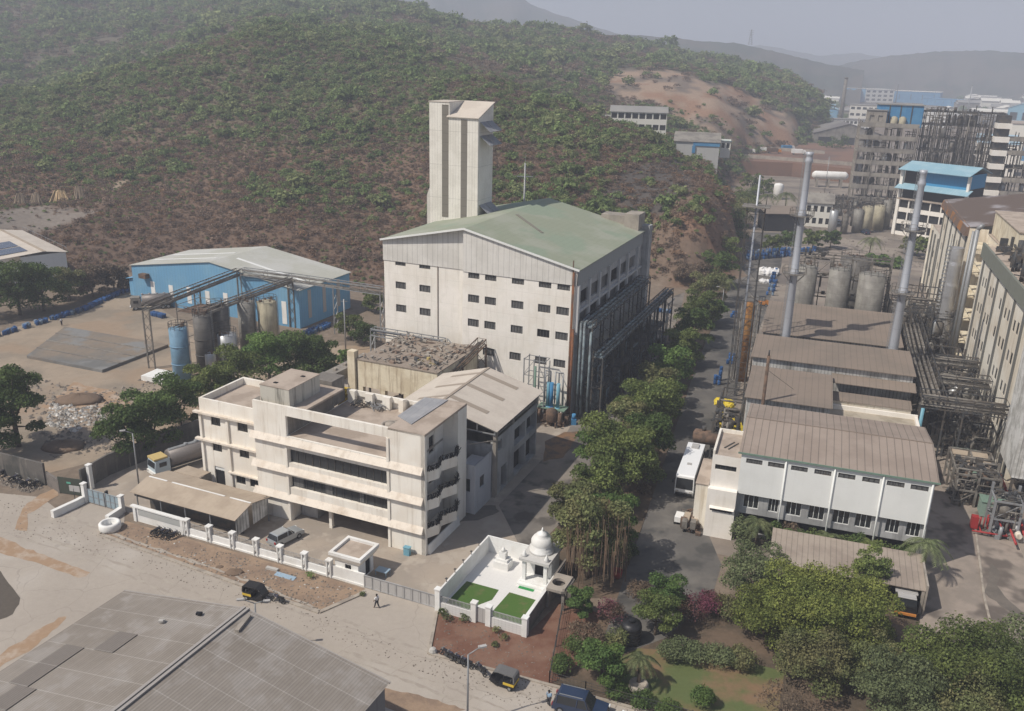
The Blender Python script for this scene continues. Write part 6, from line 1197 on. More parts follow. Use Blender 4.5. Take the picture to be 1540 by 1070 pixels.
# blue roofed multi storey
t, w_ = far_building('blue_roof_block', 'white framed plant block with two tiers of pale blue roofing over strong blue sheeting', (1343, 352), (1440, 368), 0, 12.2, 15, G_WALL, G_TERR, rows=3, cols=6, wm=G_HOLE, cfrac=.9, wfrac=(.30, .95))
b = MB(); b.box(.5, w_ - .5, 1, 14.5, 12.7, 22.3); b.build('dark_open_storey', G_HOLE, t); b = MB(); b.box(5.5, w_ - .3, .7, .95, 17.6, 22.2); b.box(w_ - .5 + .01, w_ - .3, .95, 14, 17.6, 22.2); b.build('blue_sheeting', mat('vivid_blue_sheet', (.05, .27, .50), var=.06, lines=(('X', 1, .08, .15),)), t)  # near-black box paints the shade inside the open upper storey
b = MB(); slab4(b, [(-.8, -2.2, 22.3), (w_ + .8, -2.2, 22.3), (w_ + .8, 7, 24.6), (-.8, 7, 24.6)], .2); slab4(b, [(-.8, 7, 24.6), (w_ + .8, 7, 24.6), (w_ + .8, 15.5, 22.3), (-.8, 15.5, 22.3)], .2); slab4(b, [(-.8, -3.0, 16.2), (w_ + 1.4, -3.0, 16.2), (w_ + 1.4, .7, 17.6), (-.8, .7, 17.6)], .2); b.build('blue_roof', G_CBLUE, t)
b = MB(); b.box(-.6, .4, -.4, .7, 0, 22); b.box(w_ - .4, w_ + .4, -.4, .7, 0, 22); b.build('column', G_WALL, t)
FP = Frame((at(1275, 318).x, at(1275, 318).y), -17)
G_FSL = mat('weathered_slab', (.33, .30, .26), col2=(.22, .20, .18), ns=.1, var=.2, streak=.6)
process_block('plant_tower', 'tall weathered concrete process building with open floors left of the dark lattice', FP, (0, 0), 4, 3, 7, 5.2, 5, 4.7, 91, mf=G_FSL, slab=G_FSL, vess=16, pipes=80, walls=.9, jn=40)
process_block('plant_tower', 'dark lattice process tower packed with pipes behind the blue roofed block', FP, (23, 2), 6, 3, 8, 4.6, 5, 4.9, 92, mf=G_DARKS, slab=None, vess=40, pipes=210, jn=60, mv=[G_DARKS, G_TANKD, G_GREYP, G_DARKS])
process_block('plant_tower', 'weathered process building right of the dark lattice with light concrete strips', FP, (52, 0), 6, 3, 6, 5.2, 5, 5.0, 93, mf=G_DARKS, slab=G_FSL, vess=18, pipes=110, walls=.8, jn=40)
t = thing('pale_block', 'pale stair tower of stacked light floors beside the dark lattice', 'tower', FP.w(47, -2), FP.a); 
for k in range(8): b = MB(); b.box(0, 5, 0, 6, k * 4.9, k * 4.9 + 1.9); b.build('landing', G_WALL, t)
b = MB(); b.box(.3, 4.7, 1.5, 6, 0, 39); b.build('core', G_DARKS, t)
t = thing('blue_roof_box', 'strong blue sheet box standing on top of the plant tower', 'roof building', FP.w(6, 4), FP.a); b = MB(); b.box(0, 16, 0, 10, 33, 41); b.build('wall', G_DBLUE, t); b = MB(); b.box(-.4, 16.4, -.4, 10.4, 41, 41.4); b.build('roof', G_FGREY, t)
for k in range(3): b = MB(); b.box(3.8 + 4 * k, 4.2 + 4 * k, -.15, -.01, 33, 41); b.build('rib', G_DARKS, t)
t = thing('roof_cabin', 'grey block cabin on the roof of the left plant tower', 'roof building', (*FP.w(2, 1)[:2], 32.9), FP.a); b = MB(); b.wall('y', 0, 0, 7, 0, 6, [(1, 2.6, 2, 4.2), (4, 5.6, 2, 4.2)], .3); b.box(0, 7, .35, 6, 0, 6); b.build('wall', G_FSL, t); b = MB(); b.box(-.3, 7.3, -.3, 6.3, 6, 6.3); b.build('roof', G_FGREY, t)
for k, u in enumerate((12, 15)): b = MB(); b.lathe([(1.2, 0), (1.3, .5), (1.3, 3.4), (.5, 4)], n=14); o = tag(b.build('roof_tank', G_TANKY), ['beige tank on the plant tower roof nearer the cabin', 'beige tank on the plant tower roof farther from the cabin'][k], 'tank'); o.location = (*FP.w(u, 3)[:2], 32.95)
for k in range(7):
    px, py = [(1250, 352), (1268, 352), (1287, 350), (1300, 350), (1318, 346), (1330, 344), (1283, 340)][k]
    silo('process_vessel', ['pale grey upright vessel beside the gabled house', 'weathered vessel next to the pale grey one', 'grey vessel in front of the plant tower', 'beige vessel in front of the plant tower', 'beige tank left of the blue roofed block', 'tall grey tank touching the blue roofed block', 'small dark vessel behind the row of vessels'][k], at(px, py), [1.4, 1.1, 1.6, 1.9, 2.0, 1.5, 1.2][k], [8, 7, 8, 9, 8.5, 10, 6][k], [G_TANKS, G_GREYP, G_TANKG, G_TANKY, G_TANKY, G_TANKG, G_DARKS][k], cat='vessel', n=14)
process_block('pipe_yard', 'low tangle of pipes and frames in front of the plant towers', FP, (-8, -14), 6, 2, 2, 5, 4, 3.2, 94, vess=12, pipes=100, jn=60)
process_block('pipe_yard', 'brown pipe frames between the white pressure tank and the gabled house', Frame((at(1215, 312).x, at(1215, 312).y), -14), (0, 0), 5, 2, 1, 5, 5, 3.4, 95, mf=G_RUST, vess=6, pipes=50, jn=50)
process_block('pipe_yard', 'grey pipe frames between the main pipe rack and the blue roofed block', FR, (22, 112), 5, 2, 1, 5, 5, 3.4, 96, vess=6, pipes=50, jn=40)
# sheds and factories beyond
far_building('grey_shed', 'large dark grey double roofed shed far behind the chimneys', (1222, 222), (1325, 226), 0, 10, 40, G_GREYB, mat('dark_weathered_roof', (.15, .14, .14), col2=(.20, .19, .18), ns=.05, var=.12), rows=1, cols=3, roof='gablef', rise=7)
far_building('grey_shed', 'grey shed roof left of the dark double roofed shed', (1190, 208), (1240, 210), 0, 6, 40, G_GREYB, G_FGREY, rows=1, cols=4, roof='gablef', rise=4)
for k, (px, py) in enumerate(((1201, 190), (1212, 192))): b = MB(); b.lathe([(2.8, 0), (2.8, 8), (2.0, 8.8), (.1, 9)], n=16); t = thing('white_tank', ['left white tank before the far quarry toe', 'right white tank before the far quarry toe'][k], 'tank', at(px, py)); b.build('tank_shell', G_WHITE, t)
far_building('white_block', 'long white office block with window bays and a grey roof in the far industrial estate', (1275, 186), (1402, 192), 0, 18, 16, G_FWH, G_FGREY, rows=3, cols=14, wfrac=(.3, .7), cfrac=.65)
far_building('white_block', 'bright white stair block at the right end of the long white office block', (1394, 194), (1419, 195), 0, 19.5, 10, G_WHITE, G_FGREY, rows=1, cols=1, cfrac=.01)
far_building('white_block', 'low white two storey block partly hidden by the brown chimney', (1252, 197), (1306, 199), 0, 10, 12, G_WHITE, G_FGREY, rows=2, cols=9, wfrac=(.3, .75), cfrac=.7)
far_building('blue_factory', 'far pale blue factory hall with white window strips', (1270, 152), (1300, 153), 0, 20, 40, G_BLUE, G_FWH, rows=1, cols=3, cfrac=.05)
far_building('blue_factory', 'far cream factory hall between two blue halls', (1300, 153), (1343, 154), 0, 19, 40, G_FWH, G_FWH, rows=3, cols=5)
far_building('blue_factory', 'far strong blue factory hall', (1343, 153), (1412, 156), 0, 17, 40, G_DBLUE, G_FWH, rows=1, cols=4, cfrac=.05)
far_building('blue_factory', 'low strong blue shed at the right end of the far blue halls', (1388, 157), (1436, 160), 0, 9, 30, G_DBLUE, G_DBLUE, rows=1, cols=4, cfrac=.05)
far_building('cream_hall', 'very wide pale roof stretching behind the far blue halls', (1275, 132), (1470, 138), 0, 9, 150, G_FWH, mat('far_cream_roof', (.55, .52, .47), var=.06), rows=1, cols=4, roof='gablef', rise=8, cfrac=.05)
far_building('white_factory', 'white cube factory on the far right plain', (1458, 128), (1488, 129), 0, 21, 30, G_FWH, G_FWH, rows=2, cols=3, cfrac=.2)
far_building('white_factory', 'second white factory beside the white cube on the far right plain', (1490, 129), (1515, 130), 0, 17, 30, G_FWH, G_FWH, rows=2, cols=3, cfrac=.2)
far_building('blue_white_hall', 'white and blue hall with a large door at the right edge behind the plant', (1488, 245), (1562, 250), 0, 24, 30, G_FWH, mat('far_pinkish_roof', (.36, .31, .27), var=.1), rows=1, cols=2, wm=G_DBLUE, cfrac=.5, wfrac=(.1, .7))
far_building('pale_blue_house', 'pale blue roofed block behind the right process building', (1462, 262), (1524, 266), 0, 17, 14, G_WALL, mat('pale_sky_blue_roof', (.33, .45, .53), var=.06), rows=2, cols=5, roof='mono', rise=4)
far_building('dome_roof_shed', 'light blue rounded shed with a white band at the right edge', (1512, 186), (1550, 188), 0, 16, 20, mat('sky_blue_wall', (.22, .42, .55), var=.05), G_CBLUE, rows=1, cols=2, roof='gablef', rise=5)
far_building('wide_grey_shed', 'wide low grey roof behind the right process building', (1440, 190), (1520, 192), 0, 8, 50, G_GREYB, G_FGREY, rows=1, cols=5, roof='gablef', rise=5)
for k, (px, py, D, h, r_, lab, m) in enumerate([(1262, 196, 0, 44, 1.3, 'tall brown brick chimney far behind in the industrial estate', G_GREYP), (1452, 186, 0, 38, .5, 'thin steel mast far behind the right process building', G_STEEL), (1403, 140, 0, 32, .9, 'thin white mast beyond the far blue halls', G_WHT2), (1346, 160, 0, 30, .45, 'thin dark mast before the far cream hall', G_DARKS)]):
    t = thing('far_mast', lab, 'mast', at(px, py)); b = MB(); b.cyl((0, 0, 0), (0, 0, h), r_ * 1.6, r_, n=10); b.build('shaft', m, t); b = MB(); b.cyl((0, 0, h), (0, 0, h + 1), r_ * 1.3, n=10); b.build('cap', m, t)
b = MB(); 
for x, y in ((-5, -5), (5, -5), (5, 5), (-5, 5)): b.bar((x, y, 0), (x * .12, y * .12, 44), .9)
for k in range(7): z = k * 6; f = 1 - z / 44 * .88; f2 = 1 - (z + 6) / 44 * .88; b.bar((-5 * f, -5 * f, z), (5 * f2, -5 * f2, z + 6), .5); b.bar((5 * f, -5 * f, z), (-5 * f2, -5 * f2, z + 6), .5)
for z in (30, 36, 41): b.bar((-8, 0, z), (8, 0, z), .6)
o = tag(b.build('pylon', G_STEEL), 'hazy lattice power pylon on the far middle hill crest', 'pylon'); o.location = atD(1128, 68, 1740); o.scale = (.6, .6, .6)
# small far buildings on the plain
rr = random.Random(12); protos = []
for k, (mw, mr, lab) in enumerate([(G_FWH, G_FWH, 'tiny pale building scattered on the hazy far plain'), (G_GREYB, G_FGREY, 'tiny grey roofed shed scattered on the hazy far plain'), (G_BLUE, G_CBLUE, 'tiny bluish shed scattered on the hazy far plain')]):
    t = thing('distant_building', lab, 'building', (0, 0, 0), 0, lab.split(' scattered')[0] + 's on the plain'); b = MB(); b.box(0, 20, 0, 14, -1, 8); b.build('wall', mw, t); b = MB(); slab4(b, [(-.6, -.6, 8), (20.6, -.6, 8), (20.6, 7, 10.4), (-.6, 7, 10.4)], .2); slab4(b, [(-.6, 7, 10.4), (20.6, 7, 10.4), (20.6, 14.6, 8), (-.6, 14.6, 8)], .2); b.build('roof', mr, t); protos.append(t)
used = set()
for i in range(250):
    px = rr.uniform(1165, 1620); py = 104 + rr.random() ** 1.1 * 78
    if px < 1222 and py > 150: continue
    if 1262 < px < 1432 and py > 122: continue
    g = at(px, py)
    if math.hypot(g.x, g.y) > 4200: continue
    k = rr.choices((0, 1, 2), (5, 4, 1))[0]; s = rr.uniform(.8, 2.0); a = rr.choice((-20, -15, 70, -30)) + rr.uniform(-4, 4)
    if k not in used: used.add(k); o = protos[k]; o.location = g; o.rotation_euler = (0, 0, rad(a)); o.scale = (s, s, rr.uniform(.7, 1.4))
    else: o = dup(protos[k], g, a); o.scale = (s, s, rr.uniform(.7, 1.5))

# ================================================================== foreground warehouse
FW = Frame((-34.7, 68.2), -23.8)
t = thing('foreground_warehouse', 'big warehouse in the bottom left corner with a patched grey asbestos cement roof', 'warehouse', FW.w(0, 0), FW.a)
b = MB(); b.wall('x', 27.7, -60, 0, 0, 8, (), .1, out=1); b.wall('x', 0, -60, 0, 0, 8, (), .1, out=-1); b.face((0, 0, 0), (27.7, 0, 0), (27.7, 0, 8), (13.9, 0, 10.4), (0, 0, 8)); b.build('wall', mat('dull_grey_sheet', (.16, .16, .165), lines=(('Y', 1.2, .1, .3),), var=.15), t)
b = MB(); b.face((-.3, .3, 8.0), (-.3, -60, 8.0), (13.9, -60, 10.5), (13.9, .3, 10.5)); r1 = b.build('roof', G_ASB, t)
b = MB(); b.face((13.9, .3, 10.5), (13.9, -60, 10.5), (28.0, -60, 8.0), (28.0, .3, 8.0)); b.build('roof', G_ASB, t)
b = MB(); b.bar((13.75, .4, 10.55), (13.75, -60, 10.55), .25, .14); b.bar((14.15, .4, 10.55), (14.15, -60, 10.55), .25, .12); b.build('ridge_cap', mat('pale_ridge_cap', (.33, .31, .29), var=.15), t)
b = MB(); b.bar((-.3, .35, 7.95), (13.9, .35, 10.42), .1, .2); b.bar((13.9, .35, 10.42), (28, .35, 7.95), .1, .2); b.build('verge_trim', mat('pale_ridge_cap', (0, 0, 0)), t)
rr = random.Random(55); M_PATCH = mat('new_grey_sheet', (.185, .165, .148), lines=(('X', .26, .10, .18), ('Y', 2.6, .08, -.12)), var=.15)
b = MB()
for k in range(9):
    i, j = rr.randrange(1, 11), rr.randrange(1, 12); x0, y0_ = i * 1.05, -j * 2.6; z = lambda x: 8.05 + (x + .3) * 2.5 / 14.2 + .03
    slab4(b, [(x0, y0_ - 2.6, z(x0)), (x0 + 2.1, y0_ - 2.6, z(x0 + 2.1)), (x0 + 2.1, y0_, z(x0 + 2.1)), (x0, y0_, z(x0))], .02)
b.build('patch_sheets', M_PATCH, t)
for k, (u, v, lab) in enumerate([(10.5, -1.5, 'small dark rag lying on the warehouse roof near the ridge'), (8, -3.2, 'tiny pale stone on the left slope of the warehouse roof')]):
    b = MB(); b.box(-.25, .25, -.15, .15, 0, .18); b.box(-.1, .2, -.3, 0, .18, .28); o = tag(b.build('roof_debris', G_BLACK if k == 0 else G_TRASH), lab, 'debris'); p = FW.w(u, v, 8.05 + (u + .3) * 2.5 / 14.2 + .05); o.location = p
b = MB(); b.bar((14.8, -.3, 10.5), (15.2, -2.3, 10.4), .35, .2); o = tag(b.build('loose_tile', G_CONC), 'broken pale tile strip lying beside the warehouse ridge end', 'tile'); o.location = FW.w(0, 0); o.rotation_euler = (0, 0, rad(FW.a))

# ================================================================== lamp posts and poles
def street_lamp(loc, h, ang, arm, lab, twin=False):
    t = thing('street_lamp', lab, 'street lamp', loc, ang); b = MB(); b.cyl((0, 0, 0), (0, 0, h), .11, .07, n=8); b.build('pole', G_STEEL, t); b = MB(); b.tube([(0, 0, h), (arm, 0, h + arm * .5)], .05)
    if twin: b.tube([(0, 0, h), (-arm * .8, 0, h + .2)], .05)
    b.build('arm', G_STEEL, t); b = MB(); b.box(arm - .1, arm + .6, -.15, .15, h + arm * .5 - .02, h + arm * .5 + .12)
    if twin: b.box(-arm * .8 - .6, -arm * .8, -.15, .15, h + .14, h + .26)
    b.build('lamp_head', G_SGATE, t)
p = at(703, 1092); street_lamp(p, zat(703, 985, p) , 20, 1.0, 'grey street lamp at the bottom centre beside the parked motorcycles')
p = Vector((-23.6, 70.5, 0)); street_lamp(p, zat(402, 905, p), 190, 1.0, 'dark street lamp rising behind the warehouse ridge', True)
p = at(209, 730); street_lamp(p, 7.5, 200, .9, 'thin lamp pole beside the tanker by the dark grey wall')
p = at(1085, 470); street_lamp(p, 5.5, 190, 1.2, 'street lamp with a curved arm at the green belt edge of the asphalt road')
for k, (px, py, h, lab) in enumerate([(520, 529, 10.5, 'tall thin pole beneath the pipe bridge near the factory'), (1240, 290, 16, 'grey pole behind the gabled house')]):
    t = thing('utility_pole', lab, 'pole', at(px, py)); b = MB(); b.cyl((0, 0, 0), (0, 0, h), .14, n=8); b.build('shaft', G_STEEL, t); b = MB(); b.bar((-.6, 0, h - .4), (.6, 0, h - .4), .1); b.build('cross_arm', G_STEEL, t)

# ================================================================== foliage
def leafmat(name, col, col2, amt=.45, ns=.35):
    return mat(name, col, col2=col2, ns=ns, nmix=(.4, .62), var=.25, vs=1.2, leaf=amt, obj_rand=.2, trans=.38, spec=.15, rough=.7, coords='World')
L_DARK = leafmat('dark_green_leaves', (0.111, 0.161, 0.050), (0.075, 0.119, 0.038))
L_MID = leafmat('mid_green_leaves', (0.179, 0.218, 0.069), (0.117, 0.157, 0.052))
L_YEL = leafmat('yellow_green_leaves', (0.224, 0.249, 0.068), (0.146, 0.179, 0.050))
L_OLIVE = leafmat('olive_leaves', (0.172, 0.198, 0.083), (0.207, 0.198, 0.094))
L_GREY = leafmat('grey_green_leaves', (0.180, 0.210, 0.104), (0.135, 0.165, 0.080))
L_BROWN = leafmat('dry_brown_twigs', (.21, .155, .11), (.15, .115, .085))
L_BRIGHT = leafmat('bright_green_leaves', (0.147, 0.225, 0.063), (0.100, 0.167, 0.053))
L_MAG = leafmat('magenta_bracts', (.24, .075, .12), (.13, .10, .06))
L_PALM = leafmat('palm_leaflets', (.17, .19, .09), (.12, .15, .07))
S_GREEN = leafmat('scrub_green', (0.202, 0.264, 0.096), (0.134, 0.191, 0.072), .35)
S_PALE = leafmat('scrub_pale_green', (0.258, 0.291, 0.127), (0.199, 0.231, 0.099), .35)
S_BROWN = leafmat('scrub_brown', (0.250, 0.175, 0.130), (0.194, 0.144, 0.110), .35)
S_RUST = leafmat('scrub_rusty', (0.282, 0.174, 0.109), (0.216, 0.144, 0.092), .35)
def leaves(blobs, n, size, seed, shell=.55, flat=.4, ext=None):
    """n leaf quads spread through ellipsoid blobs (x,y,z,rx,ry,rz); returns arrays of vertices and faces"""
    r = np.random.RandomState(seed); vol = np.array([b_[3] * b_[4] + b_[3] * b_[5] for b_ in blobs]); idx = r.choice(len(blobs), n, p=vol / vol.sum()); B = np.array(blobs)[idx]
    d = r.randn(n, 3); d /= np.linalg.norm(d, axis=1)[:, None]; d[:, 2] = np.where(d[:, 2] < -.3, -d[:, 2] * .6, d[:, 2])
    rad_ = shell + (1 - shell) * r.rand(n) ** .5 + r.randn(n) * .07; c = B[:, :3] + d * rad_[:, None] * B[:, 3:6]
    nrm = d * .9 + r.randn(n, 3) * .7; nrm[:, 2] += flat; nrm /= np.linalg.norm(nrm, axis=1)[:, None]
    t = np.cross(nrm, r.randn(n, 3)); t /= np.linalg.norm(t, axis=1)[:, None]; q = np.cross(nrm, t); s = size * (.5 + r.rand(n))[:, None]; a = .45 + r.rand(n)[:, None] * .4
    V = np.stack([c - t * s, c + q * s * a, c + t * s, c - q * s * a], 1).reshape(-1, 3); return V, n
def leafmesh(name, V, n, m):
    me = bpy.data.meshes.new(name); me.vertices.add(len(V)); me.vertices.foreach_set('co', V.astype(np.float32).ravel()); me.loops.add(4 * n); me.loops.foreach_set('vertex_index', np.arange(4 * n, dtype=np.int32))
    me.polygons.add(n); me.polygons.foreach_set('loop_start', np.arange(0, 4 * n, 4, dtype=np.int32)); me.materials.append(m); me.update(calc_edges=True); return me
def crown_blobs(R, Hc, z0, seed, n=11, spread=.62):
    r = random.Random(seed); out = [(0, 0, z0 + Hc * .5, R * .5, R * .5, Hc * .38)]
    for i in range(n):
        a = i * 2.4 + r.uniform(-.4, .4); k = (i + .5) / n; rr_ = R * spread * math.sqrt(1 - (k - .35) ** 2) * r.uniform(.75, 1.1); z = z0 + Hc * (.12 + .78 * k); q = R * r.uniform(.22, .40)
        out.append((math.cos(a) * rr_, math.sin(a) * rr_, z, q, q, q * r.uniform(.6, .85)))
    return out
def tree(px, py, R, h, label, m=L_MID, seed=1, n=2600, size=.22, name='tree', cat='tree', group=None, trunk=None, loc=None, nb=11, low=.28, extra=None):
    g = loc if loc is not None else at(px, py); g = Vector(g); t = thing(name, label, cat, g, 0, group); r = random.Random(seed); z0 = h * low
    blobs = crown_blobs(R, h - z0, z0, seed, nb); V, k = leaves(blobs, n, size, seed); o = bpy.data.objects.new('crown', leafmesh('crown', V, k, m)); SC.collection.objects.link(o); o.parent = t
    b = MB(); tr = max(.12, h * .025); top = z0 + (h - z0) * .35; p1 = Vector((r.uniform(-.3, .3), r.uniform(-.3, .3), top)); b.cyl((0, 0, -.3), p1 * .5, tr * 1.3, tr, n=8); b.cyl(p1 * .5, p1, tr, tr * .7, n=8)
    for bl in blobs[1::2]: b.cyl(p1 * r.uniform(.5, .95), Vector(bl[:3]), tr * .45, tr * .12, n=5)
    b.build('trunk', G_BARK, t)
    if extra: extra(t, r, R, h)
    return t
def roots(t, r, R, h):
    b = MB()
    for _ in range(230):
        a, d = r.uniform(0, 6.28), R * math.sqrt(r.random()) * .62; x, y = math.cos(a) * d + R * .12, math.sin(a) * d - R * .3; z = h * r.uniform(.4, .9); l = h * r.uniform(.15, .5); b.bar((x, y, z), (x + r.uniform(-.15, .15), y + r.uniform(-.15, .15), max(.1, z - l)), .05)
    b.build('hanging_root', G_ROOT, t)['kind'] = 'stuff'
def bush(px, py, R, h, label, m=L_MID, seed=1, n=600, size=.14, name='shrub', cat='shrub', group=None, loc=None):
    g = loc if loc is not None else at(px, py); r = random.Random(seed); bl = [(0, 0, h * .5, R * .8, R * .8, h * .5)] + [(r.uniform(-.5, .5) * R, r.uniform(-.5, .5) * R, h * r.uniform(.35, .75), R * .45, R * .45, h * .35) for _ in range(5)]
    V, k = leaves(bl, n, size, seed); o = bpy.data.objects.new(name, leafmesh(name, V, k, m)); SC.collection.objects.link(o); o.location = g; return tag(o, label, cat, group)
def palm(px, py, h, R, label, seed=1, m=None, loc=None, nf=14):
    g = loc if loc is not None else at(px, py); t = thing('palm_tree', label, 'palm tree', g); r = random.Random(seed); b = MB(); lean = Vector((r.uniform(-.4, .4), r.uniform(-.4, .4), 0)); b.cyl((0, 0, 0), lean * .5 + Vector((0, 0, h * .5)), .22, .17, n=8); b.cyl(lean * .5 + Vector((0, 0, h * .5)), lean + Vector((0, 0, h)), .17, .13, n=8); b.build('trunk', G_BARK, t); b = MB()
    for i in range(nf):
        a = 6.283 * i / nf + r.uniform(-.2, .2); up = r.uniform(.1, .75); pts = []
        for k in range(8): s = k / 7; pts.append(lean + Vector((math.cos(a) * R * s, math.sin(a) * R * s, h + R * (up * s - (1.15 + .3 * up) * s * s * .75))))
        for k in range(7):
            p, q = pts[k], pts[k + 1]; d = (q - p).normalized(); sd_ = d.cross(Vector((0, 0, 1))).normalized(); b.bar(p, q, .04)
            for j in range(3):
                c = p.lerp(q, (j + .5) / 3); L_ = R * .24 * (1 - abs((k + j / 3) / 7 - .4) * .9)
                for s_ in (-1, 1): e = c + sd_ * s_ * L_ + d * L_ * .5 - Vector((0, 0, L_ * .4)); b.face(c - d * .06, c + d * .08, e)
    b.build('fronds', m or L_PALM, t); return t

# --- trees of the green belt between the service road and the asphalt road
GB = 'trees of the green belt along the asphalt road'
tree(884, 868, 5.3, 10.6, 'large tree with brown hanging roots beside the temple dome', L_OLIVE, 101, 13000, .15, group=GB, extra=roots, low=.18, nb=16)
tree(915, 840, 4.0, 8.8, 'bright leaved tree right behind the hanging root tree', L_BRIGHT, 102, 6500, .15, group=GB)
tree(928, 742, 6.4, 10.2, 'broad spreading mid green tree nearest the workshop building', L_MID, 103, 15000, .16, group=GB)
tree(970, 706, 4.6, 8.5, 'round green tree at the kerb opposite the bus', L_DARK, 104, 8000, .16, group=GB)
tree(972, 655, 5.6, 8.8, 'mid green tree next beyond the broad spreading tree', L_MID, 105, 10000, .17, group=GB)
for k, (px, py, R, h, m, lab) in enumerate([(985, 610, 3.2, 6.5, L_OLIVE, 'olive tree beside the service road bend'), (1008, 580, 3.6, 7, L_BRIGHT, 'bright green tree halfway up the green belt'), (1024, 552, 3.4, 7, L_MID, 'medium tree behind the bright green one halfway up the belt'), (1038, 522, 3.6, 7.5, L_DARK, 'dark tree where the service road narrows'), (1052, 492, 3.6, 8, L_MID, 'tree left of the curved street lamp'), (1068, 486, 2.8, 5, L_BRIGHT, 'small bright tree right under the curved street lamp'), (1062, 462, 4, 8, L_OLIVE, 'olive tree behind the curved street lamp'), (1080, 432, 4, 8.5, L_DARK, 'dark tree at the foot of the red earth bank'), (1090, 405, 4.2, 9, L_MID, 'mid green tree by the red earth bank'), (1100, 372, 5, 11, L_DARK, 'tall dark tree against the end of the red bank'), (1108, 342, 5, 10, L_OLIVE, 'olive tree at the far end of the green belt'), (1122, 318, 5, 9, L_MID, 'tree behind the lattice mast platform'), (1040, 432, 4, 6, L_BROWN, 'dry brown tree at the end of the service road')]):
    tree(px, py, R * 1.4, h * 1.12, lab, m, 110 + k, 5200, .2, group=GB, low=.12)
for k, (px, py, R, h, m, lab) in enumerate([(862, 800, 3.6, 7, L_OLIVE, 'olive tree left of the hanging root tree'), (892, 775, 4.2, 8, L_MID, 'green tree above the temple behind the hanging roots'), (903, 712, 4.0, 7.5, L_BRIGHT, 'bright tree at the service road side of the broad tree'), (945, 668, 4.0, 7.5, L_OLIVE, 'olive tree between the broad tree and the service road bend'), (1000, 632, 3.6, 6.5, L_DARK, 'dark tree by the asphalt kerb beyond the mid green tree')]):
    tree(px, py, R, h, lab, m, 400 + k, 7000, .17, group=GB, low=.1, nb=14)
ru = random.Random(17); ust = []
for k in range(34):
    t_ = k / 33; a0 = Vector((868, 850)).lerp(Vector((1085, 350)), t_); w_ = 66 * (1 - t_) + 12; px, py = a0.x + ru.uniform(-.3, 1) * w_, a0.y
    s_ = ru.uniform(1.0, 1.9)
    if k < 4: ust.append(bush(px, py, s_, s_ * 1.2, 'low green shrub in the understorey of the green belt', [L_MID, L_DARK, L_OLIVE, L_BROWN][k], 450 + k, 900, .13, group='understorey shrubs of the green belt'))
    else: o = ust[k % 4].copy(); SC.collection.objects.link(o); o.location = at(px, py); o.rotation_euler = (0, 0, ru.uniform(0, 6)); o.scale = (ru.uniform(.8, 1.3),) * 3
palm(962, 700, 5.0, 2.6, 'yellowish palm between the broad tree and the road', 5, L_YEL)
palm(1088, 452, 5, 3.2, 'palm at the green belt beside the red bank', 6)
# --- left yard trees
LY = 'dark trees round the sandy yard'
tree(28, 672, 5.5, 13.5, 'dark tall tree at the left edge above the mottled wall', L_DARK, 131, 13000, .17, group=LY, low=.12)
tree(-12, 690, 5, 11, 'dark tree cut by the left picture edge beside the tall one', L_DARK, 132, 7000, .2, group=LY, low=.12)
for k, (px, py, R, h, m, lab) in enumerate([(195, 690, 4.4, 8.5, L_DARK, 'dark tree left of the tanker by the yard rubbish'), (232, 675, 4.6, 9.5, L_DARK, 'dark tree beside the left end of the office'), (272, 648, 4.6, 9.5, L_DARK, 'dark tree behind the left office wing'), (320, 622, 4.4, 9, L_MID, 'mid green tree close behind the pale blue silo'), (360, 600, 4.6, 9.5, L_MID, 'mid green tree behind the office roof tank'), (405, 578, 4.8, 10, L_BRIGHT, 'brightest tree of the row behind the office'), (448, 572, 4.8, 9.5, L_DARK, 'dark tree behind the roof tank near the covered conveyor'), (480, 570, 4.2, 8, L_DARK, 'rightmost dark tree of the row behind the office')]):
    tree(px, py, R * 1.15, h, lab, m, 140 + k, 9500, .17, group=LY, low=.08)
for k, (px, py, R, h, m, lab) in enumerate([(-5, 478, 6, 12, L_DARK, 'dark tree before the solar roofed shed at the far left edge'), (30, 474, 6, 12.5, L_DARK, 'dark tree before the middle of the solar roofed shed'), (66, 468, 5.5, 11.5, L_DARK, 'dark tree before the right end of the solar roofed shed'), (105, 452, 4.5, 8, L_OLIVE, 'olive tree right of the solar roofed shed'), (140, 446, 4.5, 7.5, L_BROWN, 'brownish tree between the solar roofed shed and the blue hall'), (172, 438, 4, 7, L_BROWN, 'brown tree at the left corner of the blue hall')]):
    tree(px, py, R * 1.15, h, lab, m, 150 + k, 6500, .22, group=LY, low=.05)
for k, (px, py, R, h, m, lab) in enumerate([(528, 512, 3.4, 6, L_MID, 'green tree beneath the pipe bridge right of the blue hall'), (548, 520, 3, 5, L_DARK, 'dark bushy tree at the left corner of the tall factory'), (560, 470, 3, 5, L_MID, 'small tree behind the left corner of the tall factory'), (520, 552, 2.2, 3.5, L_BRIGHT, 'small bright tree near the covered conveyor')]):
    tree(px, py, R, h, lab, m, 160 + k, 3000, .18, low=.05)
